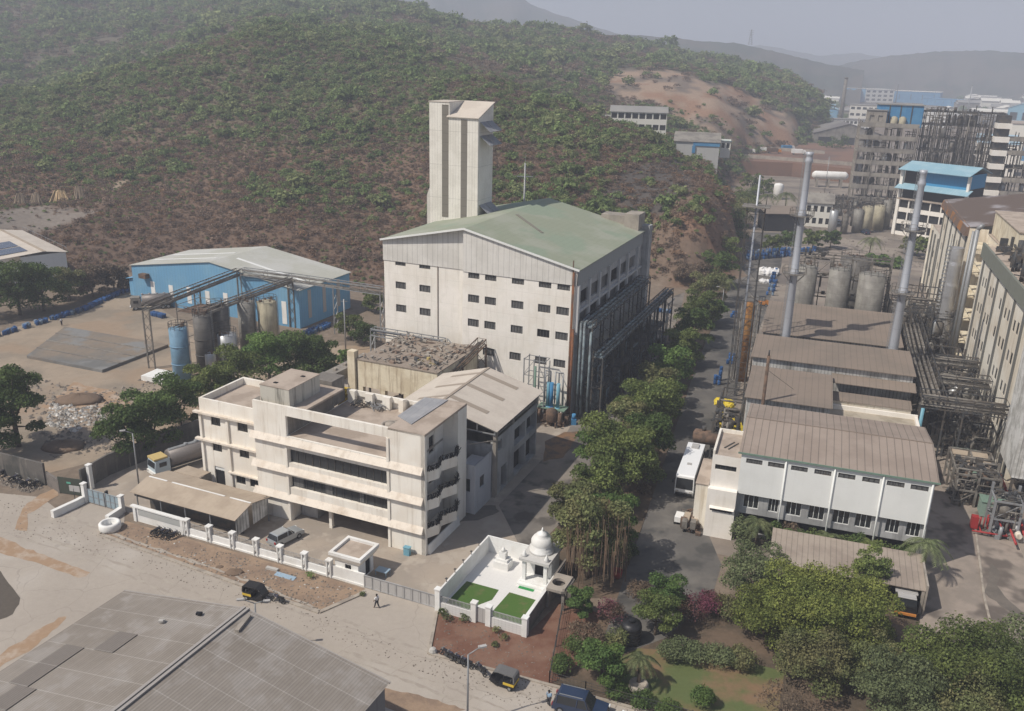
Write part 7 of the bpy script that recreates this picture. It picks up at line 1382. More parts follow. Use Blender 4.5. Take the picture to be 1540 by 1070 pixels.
# --- garden at the bottom right
GA = 'garden trees at the bottom right'
for k, (px, py, R, h, m, n, lab) in enumerate([(1130, 905, 4.2, 6.5, L_GREY, 3800, 'thin grey green tree before the left corner of the white panelled building'), (1190, 960, 4.6, 7.6, L_YEL, 5200, 'yellow green tree in front of the carport left end'), (1240, 985, 4.8, 8.2, L_YEL, 5600, 'tallest yellow green tree in the middle of the clump'), (1278, 968, 4.0, 6.6, L_YEL, 5000, 'yellow green tree before the carport middle'), (1150, 968, 3.6, 5.5, L_YEL, 3400, 'leftmost low yellow green tree by the pink bush'), (1220, 1035, 3.6, 5.5, L_OLIVE, 3400, 'olive tree in the lower middle of the garden'), (1290, 1018, 3.6, 5, L_OLIVE, 3400, 'olive tree below the yellow clump'), (1300, 900, 2.2, 6.0, L_MID, 2200, 'slim dark leaved tree growing through the carport edge'), (1405, 1052, 3.9, 6, L_MID, 4600, 'mid green tree right of the parked jeep'), (1450, 1060, 4.8, 7.5, L_MID, 4600, 'wide green tree at the lower right'), (1510, 1050, 4.6, 7, L_GREY, 4200, 'grey green tree at the lower right corner'), (1350, 1085, 4, 6, L_GREY, 3800, 'pale leaved tree at the bottom edge'), (1430, 1100, 4.2, 5.5, L_OLIVE, 3200, 'olive tree at the bottom edge near the right corner'), (1545, 1095, 4.5, 6, L_MID, 2800, 'green tree cut by the bottom right corner')]):
    tree(px, py, R * 1.12, h, lab, m, 170 + k, int(n * 3.2), .105, group=GA, low=.12, nb=17)
tree(1180, 1095, 3.0, 4.2, 'bare brown twiggy tree on the lawn at the bottom', L_BROWN, 190, 1500, .09, group=GA, low=.3)
tree(902, 1028, 2.7, 4.8, 'pale bright leaved small tree in the hedge corner', L_BRIGHT, 191, 7800, .1, group=GA, low=.1)
tree(985, 955, 2.7, 5.2, 'small green tree beside the black water drum', L_MID, 192, 6600, .1, group=GA, low=.15)
tree(1000, 925, 2.6, 5, 'green tree left of the magenta bush', L_BRIGHT, 193, 6600, .1, group=GA, low=.15)
tree(872, 930, 1.9, 3.8, 'bright light green bushy tree beside the raised sump', L_BRIGHT, 194, 5700, .1, group=GA, low=.08)
BU = 'garden shrubs'
for k, (px, py, R, h, m, n, lab) in enumerate([(1040, 935, 2.4, 3.2, L_MAG, 1300, 'magenta flowering bush in the middle of the garden'), (1068, 925, 2.0, 2.8, L_MAG, 1000, 'smaller magenta flowering bush beside the larger one'), (918, 940, 2, 2.8, L_MAG, 700, 'dull reddish bush by the wire fence'), (880, 975, 2.2, 2.8, L_BROWN, 1200, 'brown dry vine mound next to the bright bushy tree'), (925, 975, 1.6, 2, L_OLIVE, 800, 'olive shrub behind the palm'), (1055, 1062, 1.35, 2.0, L_BRIGHT, 1300, 'round clipped bright green bush on the lawn'), (1012, 992, 1.9, 2.0, L_GREY, 1000, 'left mound of the pale hedge'), (1045, 996, 1.9, 2.0, L_GREY, 1000, 'second mound of the pale hedge'), (1080, 1000, 1.9, 2.1, L_GREY, 1000, 'third mound of the pale hedge'), (1115, 1004, 1.9, 2.1, L_OLIVE, 1000, 'right mound of the pale hedge'), (845, 1010, 1.4, 1.8, L_DARK, 800, 'dark hedge clump at the fence corner'), (862, 985, 1.5, 2.0, L_DARK, 800, 'dark hedge clump behind the fence corner'), (930, 1050, 1.4, 1.5, L_DARK, 700, 'dark hedge clump before the pale bright tree'), (965, 1062, 1.4, 1.4, L_DARK, 700, 'dark hedge clump along the road fence'), (1005, 1078, 1.5, 1.5, L_DARK, 700, 'dark hedge clump along the road fence near the white car'), (1095, 930, 1.8, 2.6, L_OLIVE, 900, 'olive shrub right of the magenta bushes'), (960, 905, 1.8, 2.4, L_BROWN, 900, 'brown dry shrub at the end of the asphalt'), (1130, 940, 2, 2.6, L_DARK, 1000, 'dark shrub under the yellow green trees')]):
    bush(px, py, R, h, lab, m, 200 + k, int(n * 2.6), .085, group=BU)
palm(960, 1032, 3.2, 1.9, 'young palm in a stone ring on the lawn', 9, nf=12)
b = MB(); b.lathe([(.85, 0), (.95, .2), (.9, .6), (.7, .65), (.65, .5), (.01, .5)], n=16); o = tag(b.build('stone_ring', G_CONC), 'round pale stone planter ring at the foot of the young palm', 'planter'); o.location = at(960, 1036)
for k, (px, py, h, lab) in enumerate([(1145, 835, 3.4, 'leftmost palm below the white panelled building'), (1205, 852, 3.0, 'second palm below the white panelled building'), (1243, 862, 3.2, 'third palm below the white panelled building'), (1300, 872, 3.0, 'fourth palm below the white panelled building'), (1384, 872, 4.6, 'pale dusty palm at the right corner of the white panelled building')]):
    palm(0, 0, h, 2.3 if k < 4 else 2.8, lab, 30 + k, [L_PALM, L_DARK, L_PALM, L_MID, L_GREY][k], loc=FR.w([6.2, 11, 14.5, 18.8, 24.6][k], [-.4, -.3, -.3, -.4, -.6][k]))
for k, (px, py) in enumerate([(1165, 838), (1190, 842), (1225, 852), (1262, 858), (1285, 862), (1325, 868), (1350, 872), (1125, 815)]):
    bush(px, py, 1.6, 3.5, ['dark shrub left in the planting strip under the white building', 'reddish shrub in the planting strip', 'green shrub between two palms in the strip', 'leafy shrub beside the third palm', 'dark shrub behind the third palm', 'leafy shrub beside the fourth palm', 'dark shrub near the dusty palm', 'grey shrub at the stair block corner'][k], [L_DARK, L_BROWN, L_MID, L_MID, L_DARK, L_MID, L_DARK, L_GREY][k], 230 + k, 1500, .13, loc=FR.w([8, 10, 12.6, 16.3, 17.4, 20.3, 22.6, 4.3][k], [0, -.2, .1, 0, -.1, 0, -.1, -.9][k]), group='shrubs in the strip under the white building')
for k, (px, py, s, m) in enumerate([(698, 935, .7, L_GREY), (745, 952, .6, L_OLIVE), (757, 962, .55, L_OLIVE), (744, 972, .45, L_OLIVE), (666, 925, .7, L_MID), (675, 935, .8, L_GREY), (468, 870, .8, L_BRIGHT), (720, 929, .6, L_MID), (545, 896, .4, L_GREY)]):
    bush(px, py, s, s * 1.1, ['small grey weed under the temple front wall', 'small weed in the red soil below the side gate', 'second small weed in the red soil', 'smallest weed in the red soil', 'green weed by the gate corner of the red bed', 'grey clump at the corner of the red bed', 'bright green weed beside the blue board', 'green weed under the temple wall', 'pale weed on the verge end by the apron'][k], m, 250 + k, 160, .09, name='weed', cat='weed')
# --- trees in the far plant
for k, (px, py, R, h, m, lab) in enumerate([(1258, 240, 9, 15, L_DARK, 'big dark tree mass beside the plant tower'), (1238, 236, 6, 10, L_DARK, 'dark tree left of the big dark tree mass'), (1160, 382, 3.6, 6, L_MID, 'green tree behind the drum stacks left'), (1185, 378, 4, 6.5, L_DARK, 'dark tree behind the drum stacks'), (1222, 376, 4, 6.5, L_MID, 'mid tree behind the left chimney'), (1248, 374, 3.6, 6, L_DARK, 'dark tree right of the left chimney'), (1392, 392, 5, 8, L_MID, 'green tree in front of the blue roofed block'), (1368, 384, 4, 6, L_OLIVE, 'olive tree left of the right chimney'), (1130, 290, 6, 9, L_MID, 'tree at the end of the hillside by the track'), (1148, 296, 5, 8, L_MID, 'green tree before the brown bank'), (1108, 250, 5, 10, L_OLIVE, 'olive tree right of the hillside shed'), (1140, 232, 6, 8, L_MID, 'tree standing on the brown bank'), (1318, 398, 4, 3, L_BRIGHT, 'low bright green growth by the dark tank'), (1340, 402, 4, 2.6, L_BRIGHT, 'low bright green growth right of the dark tank')]):
    tree(px, py, R, h, lab, m, 270 + k, 900, .42, low=.12)
palm(1178, 338, 11, 5, 'tall palm behind the lattice mast', 40, nf=16); palm(1150, 330, 9, 4.5, 'palm left of the tall palm', 41); palm(1306, 388, 6, 4, 'palm in the yard before the plant vessels', 42); palm(1118, 262, 9, 5, 'palm beside the hillside shed', 43, L_GREY)

# ================================================================== hillside scrub (instanced, uncountable)
SCOL = bpy.data.collections.new('scrub_kinds')
def kind_mesh(i, m, n, size, R=1.0, hh=.9):
    r = random.Random(300 + i); bl = [(0, 0, hh * .5, R * .75, R * .75, hh * .5)] + [(r.uniform(-.55, .55) * R, r.uniform(-.55, .55) * R, hh * r.uniform(.3, .8), R * .4, R * .4, hh * .3) for _ in range(5)]
    V, k = leaves(bl, n, size, 300 + i, shell=.5, flat=.35); o = bpy.data.objects.new('bush_%02d' % i, leafmesh('bush_%02d' % i, V, k, m)); SCOL.objects.link(o)
km = [S_GREEN, S_GREEN, S_PALE, S_GREEN, S_BROWN, S_BROWN, S_RUST, S_BROWN, S_BROWN]
for i, m in enumerate(km): kind_mesh(i, m, 170 if i < 4 else 130, .145 if i < 4 else .10, hh=1.15 if i < 4 else .85)
def scatter(name, label_kind, pts):
    me = bpy.data.meshes.new(name); me.from_pydata([p[:3] for p in pts], [], [])
    for an, ty, j in (('sc', 'FLOAT', 3), ('rz', 'FLOAT', 4), ('ki', 'INT', 5)):
        a = me.attributes.new(an, ty, 'POINT'); a.data.foreach_set('value', [p[j] for p in pts])
    o = bpy.data.objects.new(name, me); SC.collection.objects.link(o); stuff(o)
    ng = bpy.data.node_groups.new(name + '_nodes', 'GeometryNodeTree'); ng.interface.new_socket('Geometry', in_out='INPUT', socket_type='NodeSocketGeometry'); ng.interface.new_socket('Geometry', in_out='OUTPUT', socket_type='NodeSocketGeometry')
    N = ng.nodes; Lk = ng.links; gi = N.new('NodeGroupInput'); go = N.new('NodeGroupOutput'); ip = N.new('GeometryNodeInstanceOnPoints'); ci = N.new('GeometryNodeCollectionInfo'); ci.inputs[0].default_value = SCOL; ci.inputs['Separate Children'].default_value = True; ci.inputs['Reset Children'].default_value = True
    def na(an, ty): x = N.new('GeometryNodeInputNamedAttribute'); x.data_type = ty; x.inputs[0].default_value = an; return x.outputs[0]
    cx = N.new('ShaderNodeCombineXYZ'); Lk.new(na('rz', 'FLOAT'), cx.inputs[2]); Lk.new(gi.outputs[0], ip.inputs['Points']); Lk.new(ci.outputs[0], ip.inputs['Instance']); ip.inputs['Pick Instance'].default_value = True
    Lk.new(na('ki', 'INT'), ip.inputs['Instance Index']); Lk.new(cx.outputs[0], ip.inputs['Rotation']); Lk.new(na('sc', 'FLOAT'), ip.inputs['Scale']); Lk.new(ip.outputs[0], go.inputs[0])
    md = o.modifiers.new('scatter', 'NODES'); md.node_group = ng; return o
rs = random.Random(77); pts = []
def try_scatter(x0, x1, y0, y1, step, smin, smax, dens=1.0):
    y = y0
    while y < y1:
        x = x0
        while x < x1:
            px_, py_ = x + rs.uniform(-.5, .5) * step, y + rs.uniform(-.5, .5) * step; x += step
            D = math.hypot(px_, py_); az = math.degrees(math.atan2(px_, py_))
            if az < -36 or az > 20 or D < 212: continue
            z = terr(px_, py_)
            if z < .35: continue
            c, k = zone(px_, py_, z); sx, sy = proj(px_, py_, z)
            if k == 'bare' and rs.random() > .06: continue
            if k == 'sparse' and rs.random() > .62: continue
            if sy > 1100 or sx < -80: continue
            g = .48 + .30 * wob(px_, py_, 20, 14) + .22 * wob(px_ + 9, py_, 60, 9)
            g += (235 - sy) / 230.0 if sy > 160 else .3
            if sx > 700 and D > 420: g -= .25
            if k == 'sparse': g -= .3
            if rs.random() > dens * (.60 + .45 * g + .16 * wob(px_ - 40, py_, 9, 10)): continue
            green = rs.random() < g * .78; ki = rs.choice((0, 1, 2, 3, 2)) if green else rs.choice((4, 5, 6, 7) if sy > 190 else (4, 5, 7))
            s = (smin + (smax - smin) * rs.random() ** 1.6) * (1.05 if green else .95) * (.7 + .6 * rs.random())
            if green and rs.random() < .06: s *= 1.8
            pts.append((px_, py_, z - .15 * s, s, rs.uniform(0, 6.28), ki))
        y += step
try_scatter(-260, 150, 205, 330, 1.6, .7, 2.4)
try_scatter(-330, 190, 330, 520, 2.5, 1.1, 2.8)
try_scatter(-760, 330, 520, 1150, 5.2, 2.4, 5.6)
o = scatter('hillside_scrub', 'scrub', pts)
pts = []
def tufts(x0, x1, y0, y1, step, s0, s1):
    y = y0
    while y < y1:
        x = x0
        while x < x1:
            a, c_ = x + rs.uniform(-.5, .5) * step, y + rs.uniform(-.5, .5) * step; x += step
            D = math.hypot(a, c_); az = math.degrees(math.atan2(a, c_))
            if az < -35 or az > 19 or D < 212 or rs.random() < .12: continue
            z = terr(a, c_)
            if z < .3: continue
            k = zone(a, c_, z)[1]
            if k == 'bare' and rs.random() > .15: continue
            if k == 'sparse' and rs.random() > .5: continue
            g = .22 + .25 * wob(a, c_, 14, 12) + (.3 if D > 300 else 0)
            pts.append((a, c_, z - .05, rs.uniform(s0, s1), rs.uniform(0, 6.28), rs.choice((0, 2, 3)) if rs.random() < g else rs.choice((4, 5, 6, 7, 8, 6))))
        y += step
tufts(-230, 130, 208, 330, 1.35, .35, .85)
tufts(-330, 190, 330, 500, 2.1, .55, 1.3)
scatter('dry_grass_tufts', 'grass', pts)
# hazy vegetation on the far plain
pts2 = []
for _ in range(1500):
    px, py = rs.uniform(1150, 1640), 103 + rs.random() ** 1.3 * 105; g = at(px, py); D = g.length
    if D > 4500 or terr(g.x, g.y) > .1: continue
    if 1262 < px < 1440 and 112 < py < 200: continue
    if px > 1275 and py > 185: continue
    for _k in range(3): pts2.append((g.x + rs.uniform(-9, 9), g.y + rs.uniform(-14, 14), 0, rs.uniform(3, 6.5), rs.uniform(0, 6), rs.choice((0, 1, 3, 4))))
scatter('distant_trees', 'trees', pts2)
print('scrub', len(pts), len(pts2))

# ================================================================== vehicles
def extr(b, prof, y0, y1, inset=0.0):
    """side profile (x,z) pulled across the width; the top points may be inset"""
    zs = [p[1] for p in prof]; zm = min(zs); zh = max(zs); k = len(b.v); n = len(prof)
    f = lambda z: inset * (z - zm) / (zh - zm) if zh > zm else 0
    for y, s in ((y0, 1), (y1, -1)):
        for x, z in prof: b.v.append((x, y + s * f(z), z))
    b.f.append(tuple(k + i for i in range(n))); b.f.append(tuple(k + n + i for i in reversed(range(n))))
    for i in range(n): j = (i + 1) % n; b.f.append((k + j, k + i, k + n + i, k + n + j))
def wheel(t, x, y, r, w=.2, name='wheel', rim=None):
    b = MB(); b.cyl((x, y - w / 2, r), (x, y + w / 2, r), r, n=16); wh = b.build(name, G_TYRE, t); s = 1 if y > 0 else -1; b = MB(); b.cyl((x, y + s * w / 2, r), (x, y + s * (w / 2 + .015), r), r * .6, n=12); b.build('rim', rim or G_STEEL, wh); return wh
def car(label, loc, ang, paint, L=4.3, W=1.75, Hh=1.6, cat='car', name='parked_car', rails=False):
    t = thing(name, label, cat, loc, ang); h = L / 2; b = MB(); extr(b, [(-h, .35), (h, .35), (h + .02, .6), (h - .1, .82), (h - 1.15, .98), (-h + .1, 1.02), (-h - .02, .7)], -W / 2, W / 2, .06); b.build('body', paint, t)
    b = MB(); extr(b, [(-h + .12, .98), (h - 1.25, .98), (h - 1.95, Hh - .06), (-h + .45, Hh - .06)], -W / 2 + .06, W / 2 - .06, .14); b.build('windows', G_GLASS, t)
    b = MB(); b.hexa([(-h + .42, -W / 2 + .19, Hh - .07), (h - 1.95, -W / 2 + .19, Hh - .07), (h - 1.95, W / 2 - .19, Hh - .07), (-h + .42, W / 2 - .19, Hh - .07), (-h + .6, -W / 2 + .26, Hh), (h - 2.1, -W / 2 + .26, Hh), (h - 2.1, W / 2 - .26, Hh), (-h + .6, W / 2 - .26, Hh)])
    for y in (-1, 1):
        for x in (-h + .38, -.25, h - 1.62): b.bar((x, y * (W / 2 - .07), .98), (x + (.08 if x < h - 2 else -.36), y * (W / 2 - .19), Hh - .05), .09)
    b.build('roof', paint, t)
    for y in (-1, 1):
        b = MB(); b.box(h - .12, h + .03, y * (W / 2 - .2) - .16, y * (W / 2 - .2) + .16, .62, .78); b.build('headlight', G_WHITE, t); b = MB(); b.box(-h - .03, -h + .05, y * (W / 2 - .15) - .12, y * (W / 2 - .15) + .12, .7, .95); b.build('tail_light', G_REDP, t)
        b = MB(); b.box(h - 1.55, h - 1.4, y * (W / 2 + .08) - .08, y * (W / 2 + .08) + .08, .95, 1.08); b.build('mirror', paint, t)
        for x in (-h + .78, h - .82): wheel(t, x, y * (W / 2 - .08), .33)
        if rails: b = MB(); b.bar((-h + .6, y * (W / 2 - .3), Hh + .05), (h - 2.2, y * (W / 2 - .3), Hh + .05), .05); b.build('roof_rail', G_STEEL, t)
    b = MB(); b.box(h - .02, h + .03, -.5, .5, .42, .58); b.build('grille', G_BLACK, t); return t
A0, B0 = at(409, 824), at(450, 803); car('silver estate car parked in the office forecourt behind the white wall', (A0 + B0) / 2 + Vector((0, 0, .02)), 54, G_SILV)
A0, B0 = at(838, 1062), at(902, 1078); car('dark blue sports utility car parked on the road at the bottom', (A0 + B0) / 2 + Vector((.2, 0, .02)), -18, G_NAVY, 4.9, 1.9, 1.85, rails=True)
car('white car only partly in view at the bottom edge', at(962, 1106) + Vector((0, 0, .02)), -18, G_WCAR)
# bus
Bu = thing('bus', 'long white bus parked beside the asphalt road', 'bus', FR.w(-3.75, 14.6, .02), FR.a - 90)
b = MB(); extr(b, [(-5.7, .35), (5.6, .35), (5.75, .9), (5.6, 3.0), (5.35, 3.15), (-5.55, 3.15), (-5.7, 2.9)], -1.25, 1.25, .05); b.build('body', G_BUSW, Bu)
b = MB(); b.hexa([(5.72, -1.12, 1.25), (5.78, -1.12, 1.25), (5.78, 1.12, 1.25), (5.72, 1.12, 1.25), (5.55, -1.08, 2.75), (5.63, -1.08, 2.75), (5.63, 1.08, 2.75), (5.55, 1.08, 2.75)]); b.build('windscreen', G_GLASS, Bu)
for y in (-1, 1):
    b = MB()
    for k in range(7): b.box(-5.2 + k * 1.45, -5.2 + k * 1.45 + 1.3, min(y * 1.2, y * 1.265), max(y * 1.2, y * 1.265), 1.5, 2.5)
    b.build('window_row', G_GLASS, Bu); b = MB(); b.box(5.7, 5.82, y * .9 - .2, y * .9 + .2, .75, 1.0); b.build('headlight', G_SGATE, Bu); b = MB(); b.bar((5.5, y * 1.25, 2.6), (5.9, y * 1.5, 2.5), .05); b.box(5.85, 5.95, y * 1.5 - .1, y * 1.5 + .1, 2.1, 2.5); b.build('mirror', G_BLACK, Bu)
    for x in (-3.3, 3.6): wheel(Bu, x, y * 1.15, .5, .3)
b = MB(); b.box(5.74, 5.84, -1.1, 1.1, .4, .7); b.build('bumper', G_BLACK, Bu); b = MB(); b.box(-4.9, -3.5, -.5, .5, 3.15, 3.35); b.build('roof_unit', G_SGATE, Bu); b = MB(); b.box(1.5, 2.1, -.3, .3, 3.15, 3.22); b.build('roof_hatch', G_SGATE, Bu)
def truck(label, loc, ang, L=9, tank=None, cabm=G_CYAN, name='tanker_truck', cat='tanker', topm=G_ORG):
    t = thing(name, label, cat, loc, ang); b = MB(); b.box(-L + 2, 1.9, -.45, .45, .65, .85); b.build('chassis', G_DARKS, t)
    b = MB(); extr(b, [(.1, .7), (2.2, .7), (2.25, 1.5), (2.05, 2.5), (.1, 2.6)], -1.15, 1.15, .05); b.build('cab', cabm, t); b = MB(); b.hexa([(2.22, -1.0, 1.55), (2.3, -1.0, 1.55), (2.3, 1.0, 1.55), (2.22, 1.0, 1.55), (2.06, -.95, 2.3), (2.13, -.95, 2.3), (2.13, .95, 2.3), (2.06, .95, 2.3)]); b.box(.6, 1.6, -1.17, -1.1, 1.6, 2.2); b.box(.6, 1.6, 1.1, 1.17, 1.6, 2.2); b.build('windscreen', G_GLASS, t)
    b = MB(); b.box(.3, 2.2, -1.0, 1.0, 2.6, 2.85); b.build('sun_visor', topm, t); b = MB(); b.box(2.2, 2.4, -1.15, 1.15, .5, .95); b.build('bumper', G_WHITE, t)
    for y in (-.85, .85): b = MB(); b.box(2.35, 2.45, y - .15, y + .15, .7, .9); b.build('headlight', G_SGATE, t)
    if tank: b = MB(); b.lathe([(.9, 0), (1.2, .12), (1.2, L - 2.2), (.9, L - 2.1)], n=18); o = b.build('tank', tank, t); o.rotation_euler = (0, rad(-90), 0); o.location = (-.1, 0, 2.05); b = MB(); b.box(-L + 2.4, -.3, -.3, .3, 3.2, 3.3); [b.cyl((-L + 3.2 + k * 1.5, 0, 3.2), (-L + 3.2 + k * 1.5, 0, 3.5), .25) for k in range(4)]; b.build('walkway', G_STEEL, t)
    for x in (1.2, -L + 3.6, -L + 2.5):
        for y in (-1, 1): wheel(t, x, y * .95, .5, .35)
    return t
a_ = at(238, 715); truck('white and blue tanker truck behind the parking canopy facing the gate', a_ + Vector((1.0, 1.0, .02)), 180 + 47, 10.5, G_TAUPE, mat('pale_blue_cab', (.42, .50, .55), rough=.5, var=.15), topm=mat('faded_yellow', (.5, .38, .16)))
truck('dull grey tanker truck parked at the left corner of the blue hall', at(214, 465) + Vector((0, 0, .02)), 200, 8, G_TAUPE, G_GREYB, topm=G_GREYB)
# open jeep-like lorry in the carport, scrap at the road edge
t = thing('covered_lorry', 'dark lorry with a grey hood parked under the right end of the carport', 'lorry', FR.w(22.2, -8.2, .02), FR.a - 90)
b = MB(); b.box(-4.5, 1.5, -1.05, 1.05, .7, 1.5); b.box(-4.4, .2, -1.0, 1.0, 1.5, 2.3); b.build('body', G_BLACK, t); b = MB(); extr(b, [(.3, 1.5), (1.4, 1.5), (1.2, 2.2), (.3, 2.3)], -1, 1, .05); b.build('windscreen', G_GLASS, t); b = MB(); b.box(-4.6, .3, -1.1, 1.1, 2.3, 2.42); b.box(.2, 1.25, -.9, .9, 2.3, 2.36); b.build('hood', G_SGATE, t); b = MB(); b.box(1.5, 1.65, -1.05, 1.05, .55, .8); b.build('bumper', G_ORG, t)
for x in (-3.4, .7):
    for y in (-1, 1): wheel(t, x, y * .9, .45, .3)
t = thing('wrecked_cart', 'rusted three wheeled goods carts piled before the stair block at the road edge', 'cart', FR.w(-1.9, 1.2, .02), FR.a - 90)
b = MB(); b.box(-1.9, .6, -.8, -.05, .5, 1.1); b.box(-2.3, .4, .2, .95, .5, 1.2); b.build('body', G_CANOPY, t); b = MB(); junk(b, -3.5, 1.2, -1.1, 1.2, .05, 46, random.Random(8), .9, 1.2); b.build('scrap', G_RUST, t); b = MB(); b.box(.5, 1.5, -.75, -.1, .5, 1.5); b.box(.35, 1.35, .25, .9, .5, 1.5); b.build('cab', G_GREYP, t)
for y in (-.45, .55): wheel(t, 1.2, y, .3, .2)
t = thing('white_goods_cart', 'small pinkish white cart standing left of the rusted carts', 'cart', at(1021, 786) + Vector((0, 0, .02)), 70); b = MB(); b.box(-.8, .8, -.5, .5, .4, 1.1); b.build('box', G_WHITE, t); b = MB(); b.bar((.8, 0, .8), (1.6, 0, 1.1), .07); b.build('handle', G_DARKS, t)
for x in (-.5, .5):
    for y in (-.5, .5): wheel(t, x, y, .22, .12)
# auto rickshaws
def rickshaw(label, loc, ang, top=G_BLACK):
    t = thing('auto_rickshaw', label, 'auto rickshaw', loc, ang, 'auto rickshaws on the road')
    b = MB(); extr(b, [(-1.25, .3), (.75, .3), (1.2, .55), (1.1, .95), (.6, .75), (.3, .45), (-.2, .45), (-.2, .95), (-1.3, .95)], -.62, .62, .02); b.build('body', G_BLACK, t)
    b = MB(); b.box(-1.3, -.22, -.635, .635, .55, .8); b.build('yellow_band', G_YEL, t)
    b = MB(); extr(b, [(-1.35, .95), (-1.22, .95), (-1.15, 1.55), (.35, 1.6), (.75, 1.52), (.78, 1.58), (.35, 1.7), (-1.15, 1.66), (-1.3, 1.55)], -.64, .64, .06); b.build('canopy', top, t)
    b = MB(); b.hexa([(1.08, -.5, .95), (1.12, -.5, .95), (1.12, .5, .95), (1.08, .5, .95), (.72, -.48, 1.55), (.76, -.48, 1.55), (.76, .48, 1.55), (.72, .48, 1.55)]); b.build('windscreen', G_GLASS, t)
    b = MB(); b.box(-.9, -.3, -.5, .5, .5, .65); b.box(-1.0, -.88, -.5, .5, .65, 1.15); b.build('seat', G_DARKS, t)
    b = MB(); 
    for y in (-.6, .6): b.bar((-.25, y, .9), (-.25, y, 1.62), .05)
    b.build('side_post', G_BLACK, t); wheel(t, .95, 0.0, .24, .12); wheel(t, -.85, .55, .24, .14); wheel(t, -.85, -.55, .24, .14); return t
rickshaw('black auto rickshaw with a black hood standing by the verge kerb', at(386, 901) + Vector((0, 0, .02)), -20)
rickshaw('black and yellow auto rickshaw with a grey hood near the lamp post', at(757, 1030) + Vector((0, 0, .02)), 156, mat('dull_grey_hood', (.13, .13, .13)))
# motorcycles
def bike():
    t = thing('motorcycle', 'dark motorcycle', 'motorcycle'); 
    for x in (-.62, .64):
        b = MB(); n = 16
        for i in range(n):
            a, a2 = 6.283 * i / n, 6.283 * (i + 1) / n; b.cyl((x + .27 * math.cos(a), 0, .3 + .27 * math.sin(a)), (x + .27 * math.cos(a2), 0, .3 + .27 * math.sin(a2)), .045, n=5, caps=False)
        b.cyl((x, -.05, .3), (x, .05, .3), .09, n=8); b.build('wheel', G_TYRE, t)
    b = MB(); b.bar((-.62, 0, .3), (-.1, 0, .42), .08); b.bar((-.1, 0, .42), (.38, 0, .8), .07); b.box(-.22, .18, -.13, .13, .25, .55); b.bar((.64, .07, .3), (.42, .07, .9), .05); b.bar((.64, -.07, .3), (.42, -.07, .9), .05); b.bar((-.62, .1, .3), (-.45, .1, .7), .05); b.build('engine', G_DARKS, t)
    b = MB(); b.hexa([(-.02, -.13, .6), (.4, -.1, .66), (.4, .1, .66), (-.02, .13, .6), (.02, -.14, .84), (.36, -.1, .86), (.36, .1, .86), (.02, .14, .84)]); b.build('fuel_tank', mat('bike_tank_paint', (.05, .05, .07), rough=.25, obj_rand=.6), t)
    b = MB(); b.hexa([(-.72, -.11, .68), (0, -.12, .66), (0, .12, .66), (-.72, .11, .68), (-.74, -.1, .82), (0, -.12, .78), (0, .12, .78), (-.74, .1, .82)]); b.build('seat', G_BLACK, t)
    b = MB(); b.bar((.4, -.36, 1.0), (.4, .36, 1.0), .035); b.bar((.38, 0, .85), (.4, 0, 1.0), .05); b.box(.42, .54, -.1, .1, .78, .95); b.build('handlebar', G_STEEL, t); b = MB(); b.box(-.9, -.55, -.07, .07, .58, .66); b.bar((.78, 0, .6), (.5, 0, .62), .12, .03); b.build('mudguard', G_BLACK, t); return t
P0 = bike(); used_ = [False]
def put_bike(px, py, ang, label, group):
    p = at(px, py) + Vector((0, 0, .015)); 
    if not used_[0]: used_[0] = True; o = P0; o['label'] = label; o['group'] = group; o.location = p
    else: o = dup(P0, p, ang, label, group)
    o.rotation_euler = (rad(7), 0, rad(ang))
GA_ = 'motorcycles parked on the verge'; GB_ = 'motorcycles by the mottled wall'; GC_ = 'motorcycles along the road kerb'
for px, py, a, l in ((235, 804, 60, 'leftmost motorcycle of the cluster on the verge by the white wall'), (243, 806, 50, 'second motorcycle of the cluster on the verge'), (251, 808, 65, 'third motorcycle of the cluster on the verge'), (261, 810, 48, 'rightmost motorcycle of the cluster on the verge')): put_bike(px, py, a, l, GA_)
for px, py, a, l in ((4, 716, 75, 'motorcycle at the left picture edge by the mottled wall'), (22, 724, 60, 'motorcycle second from the left edge by the mottled wall'), (30, 730, 150, 'silver tanked motorcycle lying across before the mottled wall'), (40, 731, 55, 'motorcycle third in the row by the mottled wall'), (52, 733, 65, 'rightmost motorcycle in the row by the mottled wall')): put_bike(px, py, a, l, GB_)
for px, py, a, l in ((671, 990, 140, 'first motorcycle from the white stone on the road kerb'), (679, 994, 142, 'second motorcycle from the white stone on the road kerb'), (690, 999, 138, 'third motorcycle from the white stone on the road kerb'), (700, 1003, 145, 'fourth motorcycle from the white stone just right of the lamp post'), (722, 1013, 128, 'motorcycle standing apart next to the grey hooded rickshaw'), (418, 907, 158, 'lone motorcycle right behind the black hooded rickshaw')): put_bike(px, py, a, l, GC_)
# forklift
t = thing('forklift', 'small orange and dark forklift at the far end of the asphalt road', 'forklift', at(1146, 460) + Vector((0, 0, .02)), 175)
b = MB(); b.box(-.9, 1.0, -.55, .55, .35, 1.0); b.box(-1.3, -.6, -.55, .55, .4, 1.4); b.build('body', G_ORG, t); b = MB()
for x in (-.6, .8):
    for y in (-.5, .5): b.bar((x, y, 1.0), (x * .9, y, 2.2), .07)
b.box(-.7, .8, -.55, .55, 2.2, 2.27); b.build('cab_frame', G_BLACK, t); b = MB(); b.bar((1.2, -.35, .1), (1.2, -.35, 2.4), .1); b.bar((1.2, .35, .1), (1.2, .35, 2.4), .1); b.box(1.2, 2.2, -.4, -.28, .12, .18); b.box(1.2, 2.2, .28, .4, .12, .18); b.build('mast', G_STEEL, t)
for x in (-.8, .8):
    for y in (-.55, .55): wheel(t, x, y, .3, .2)

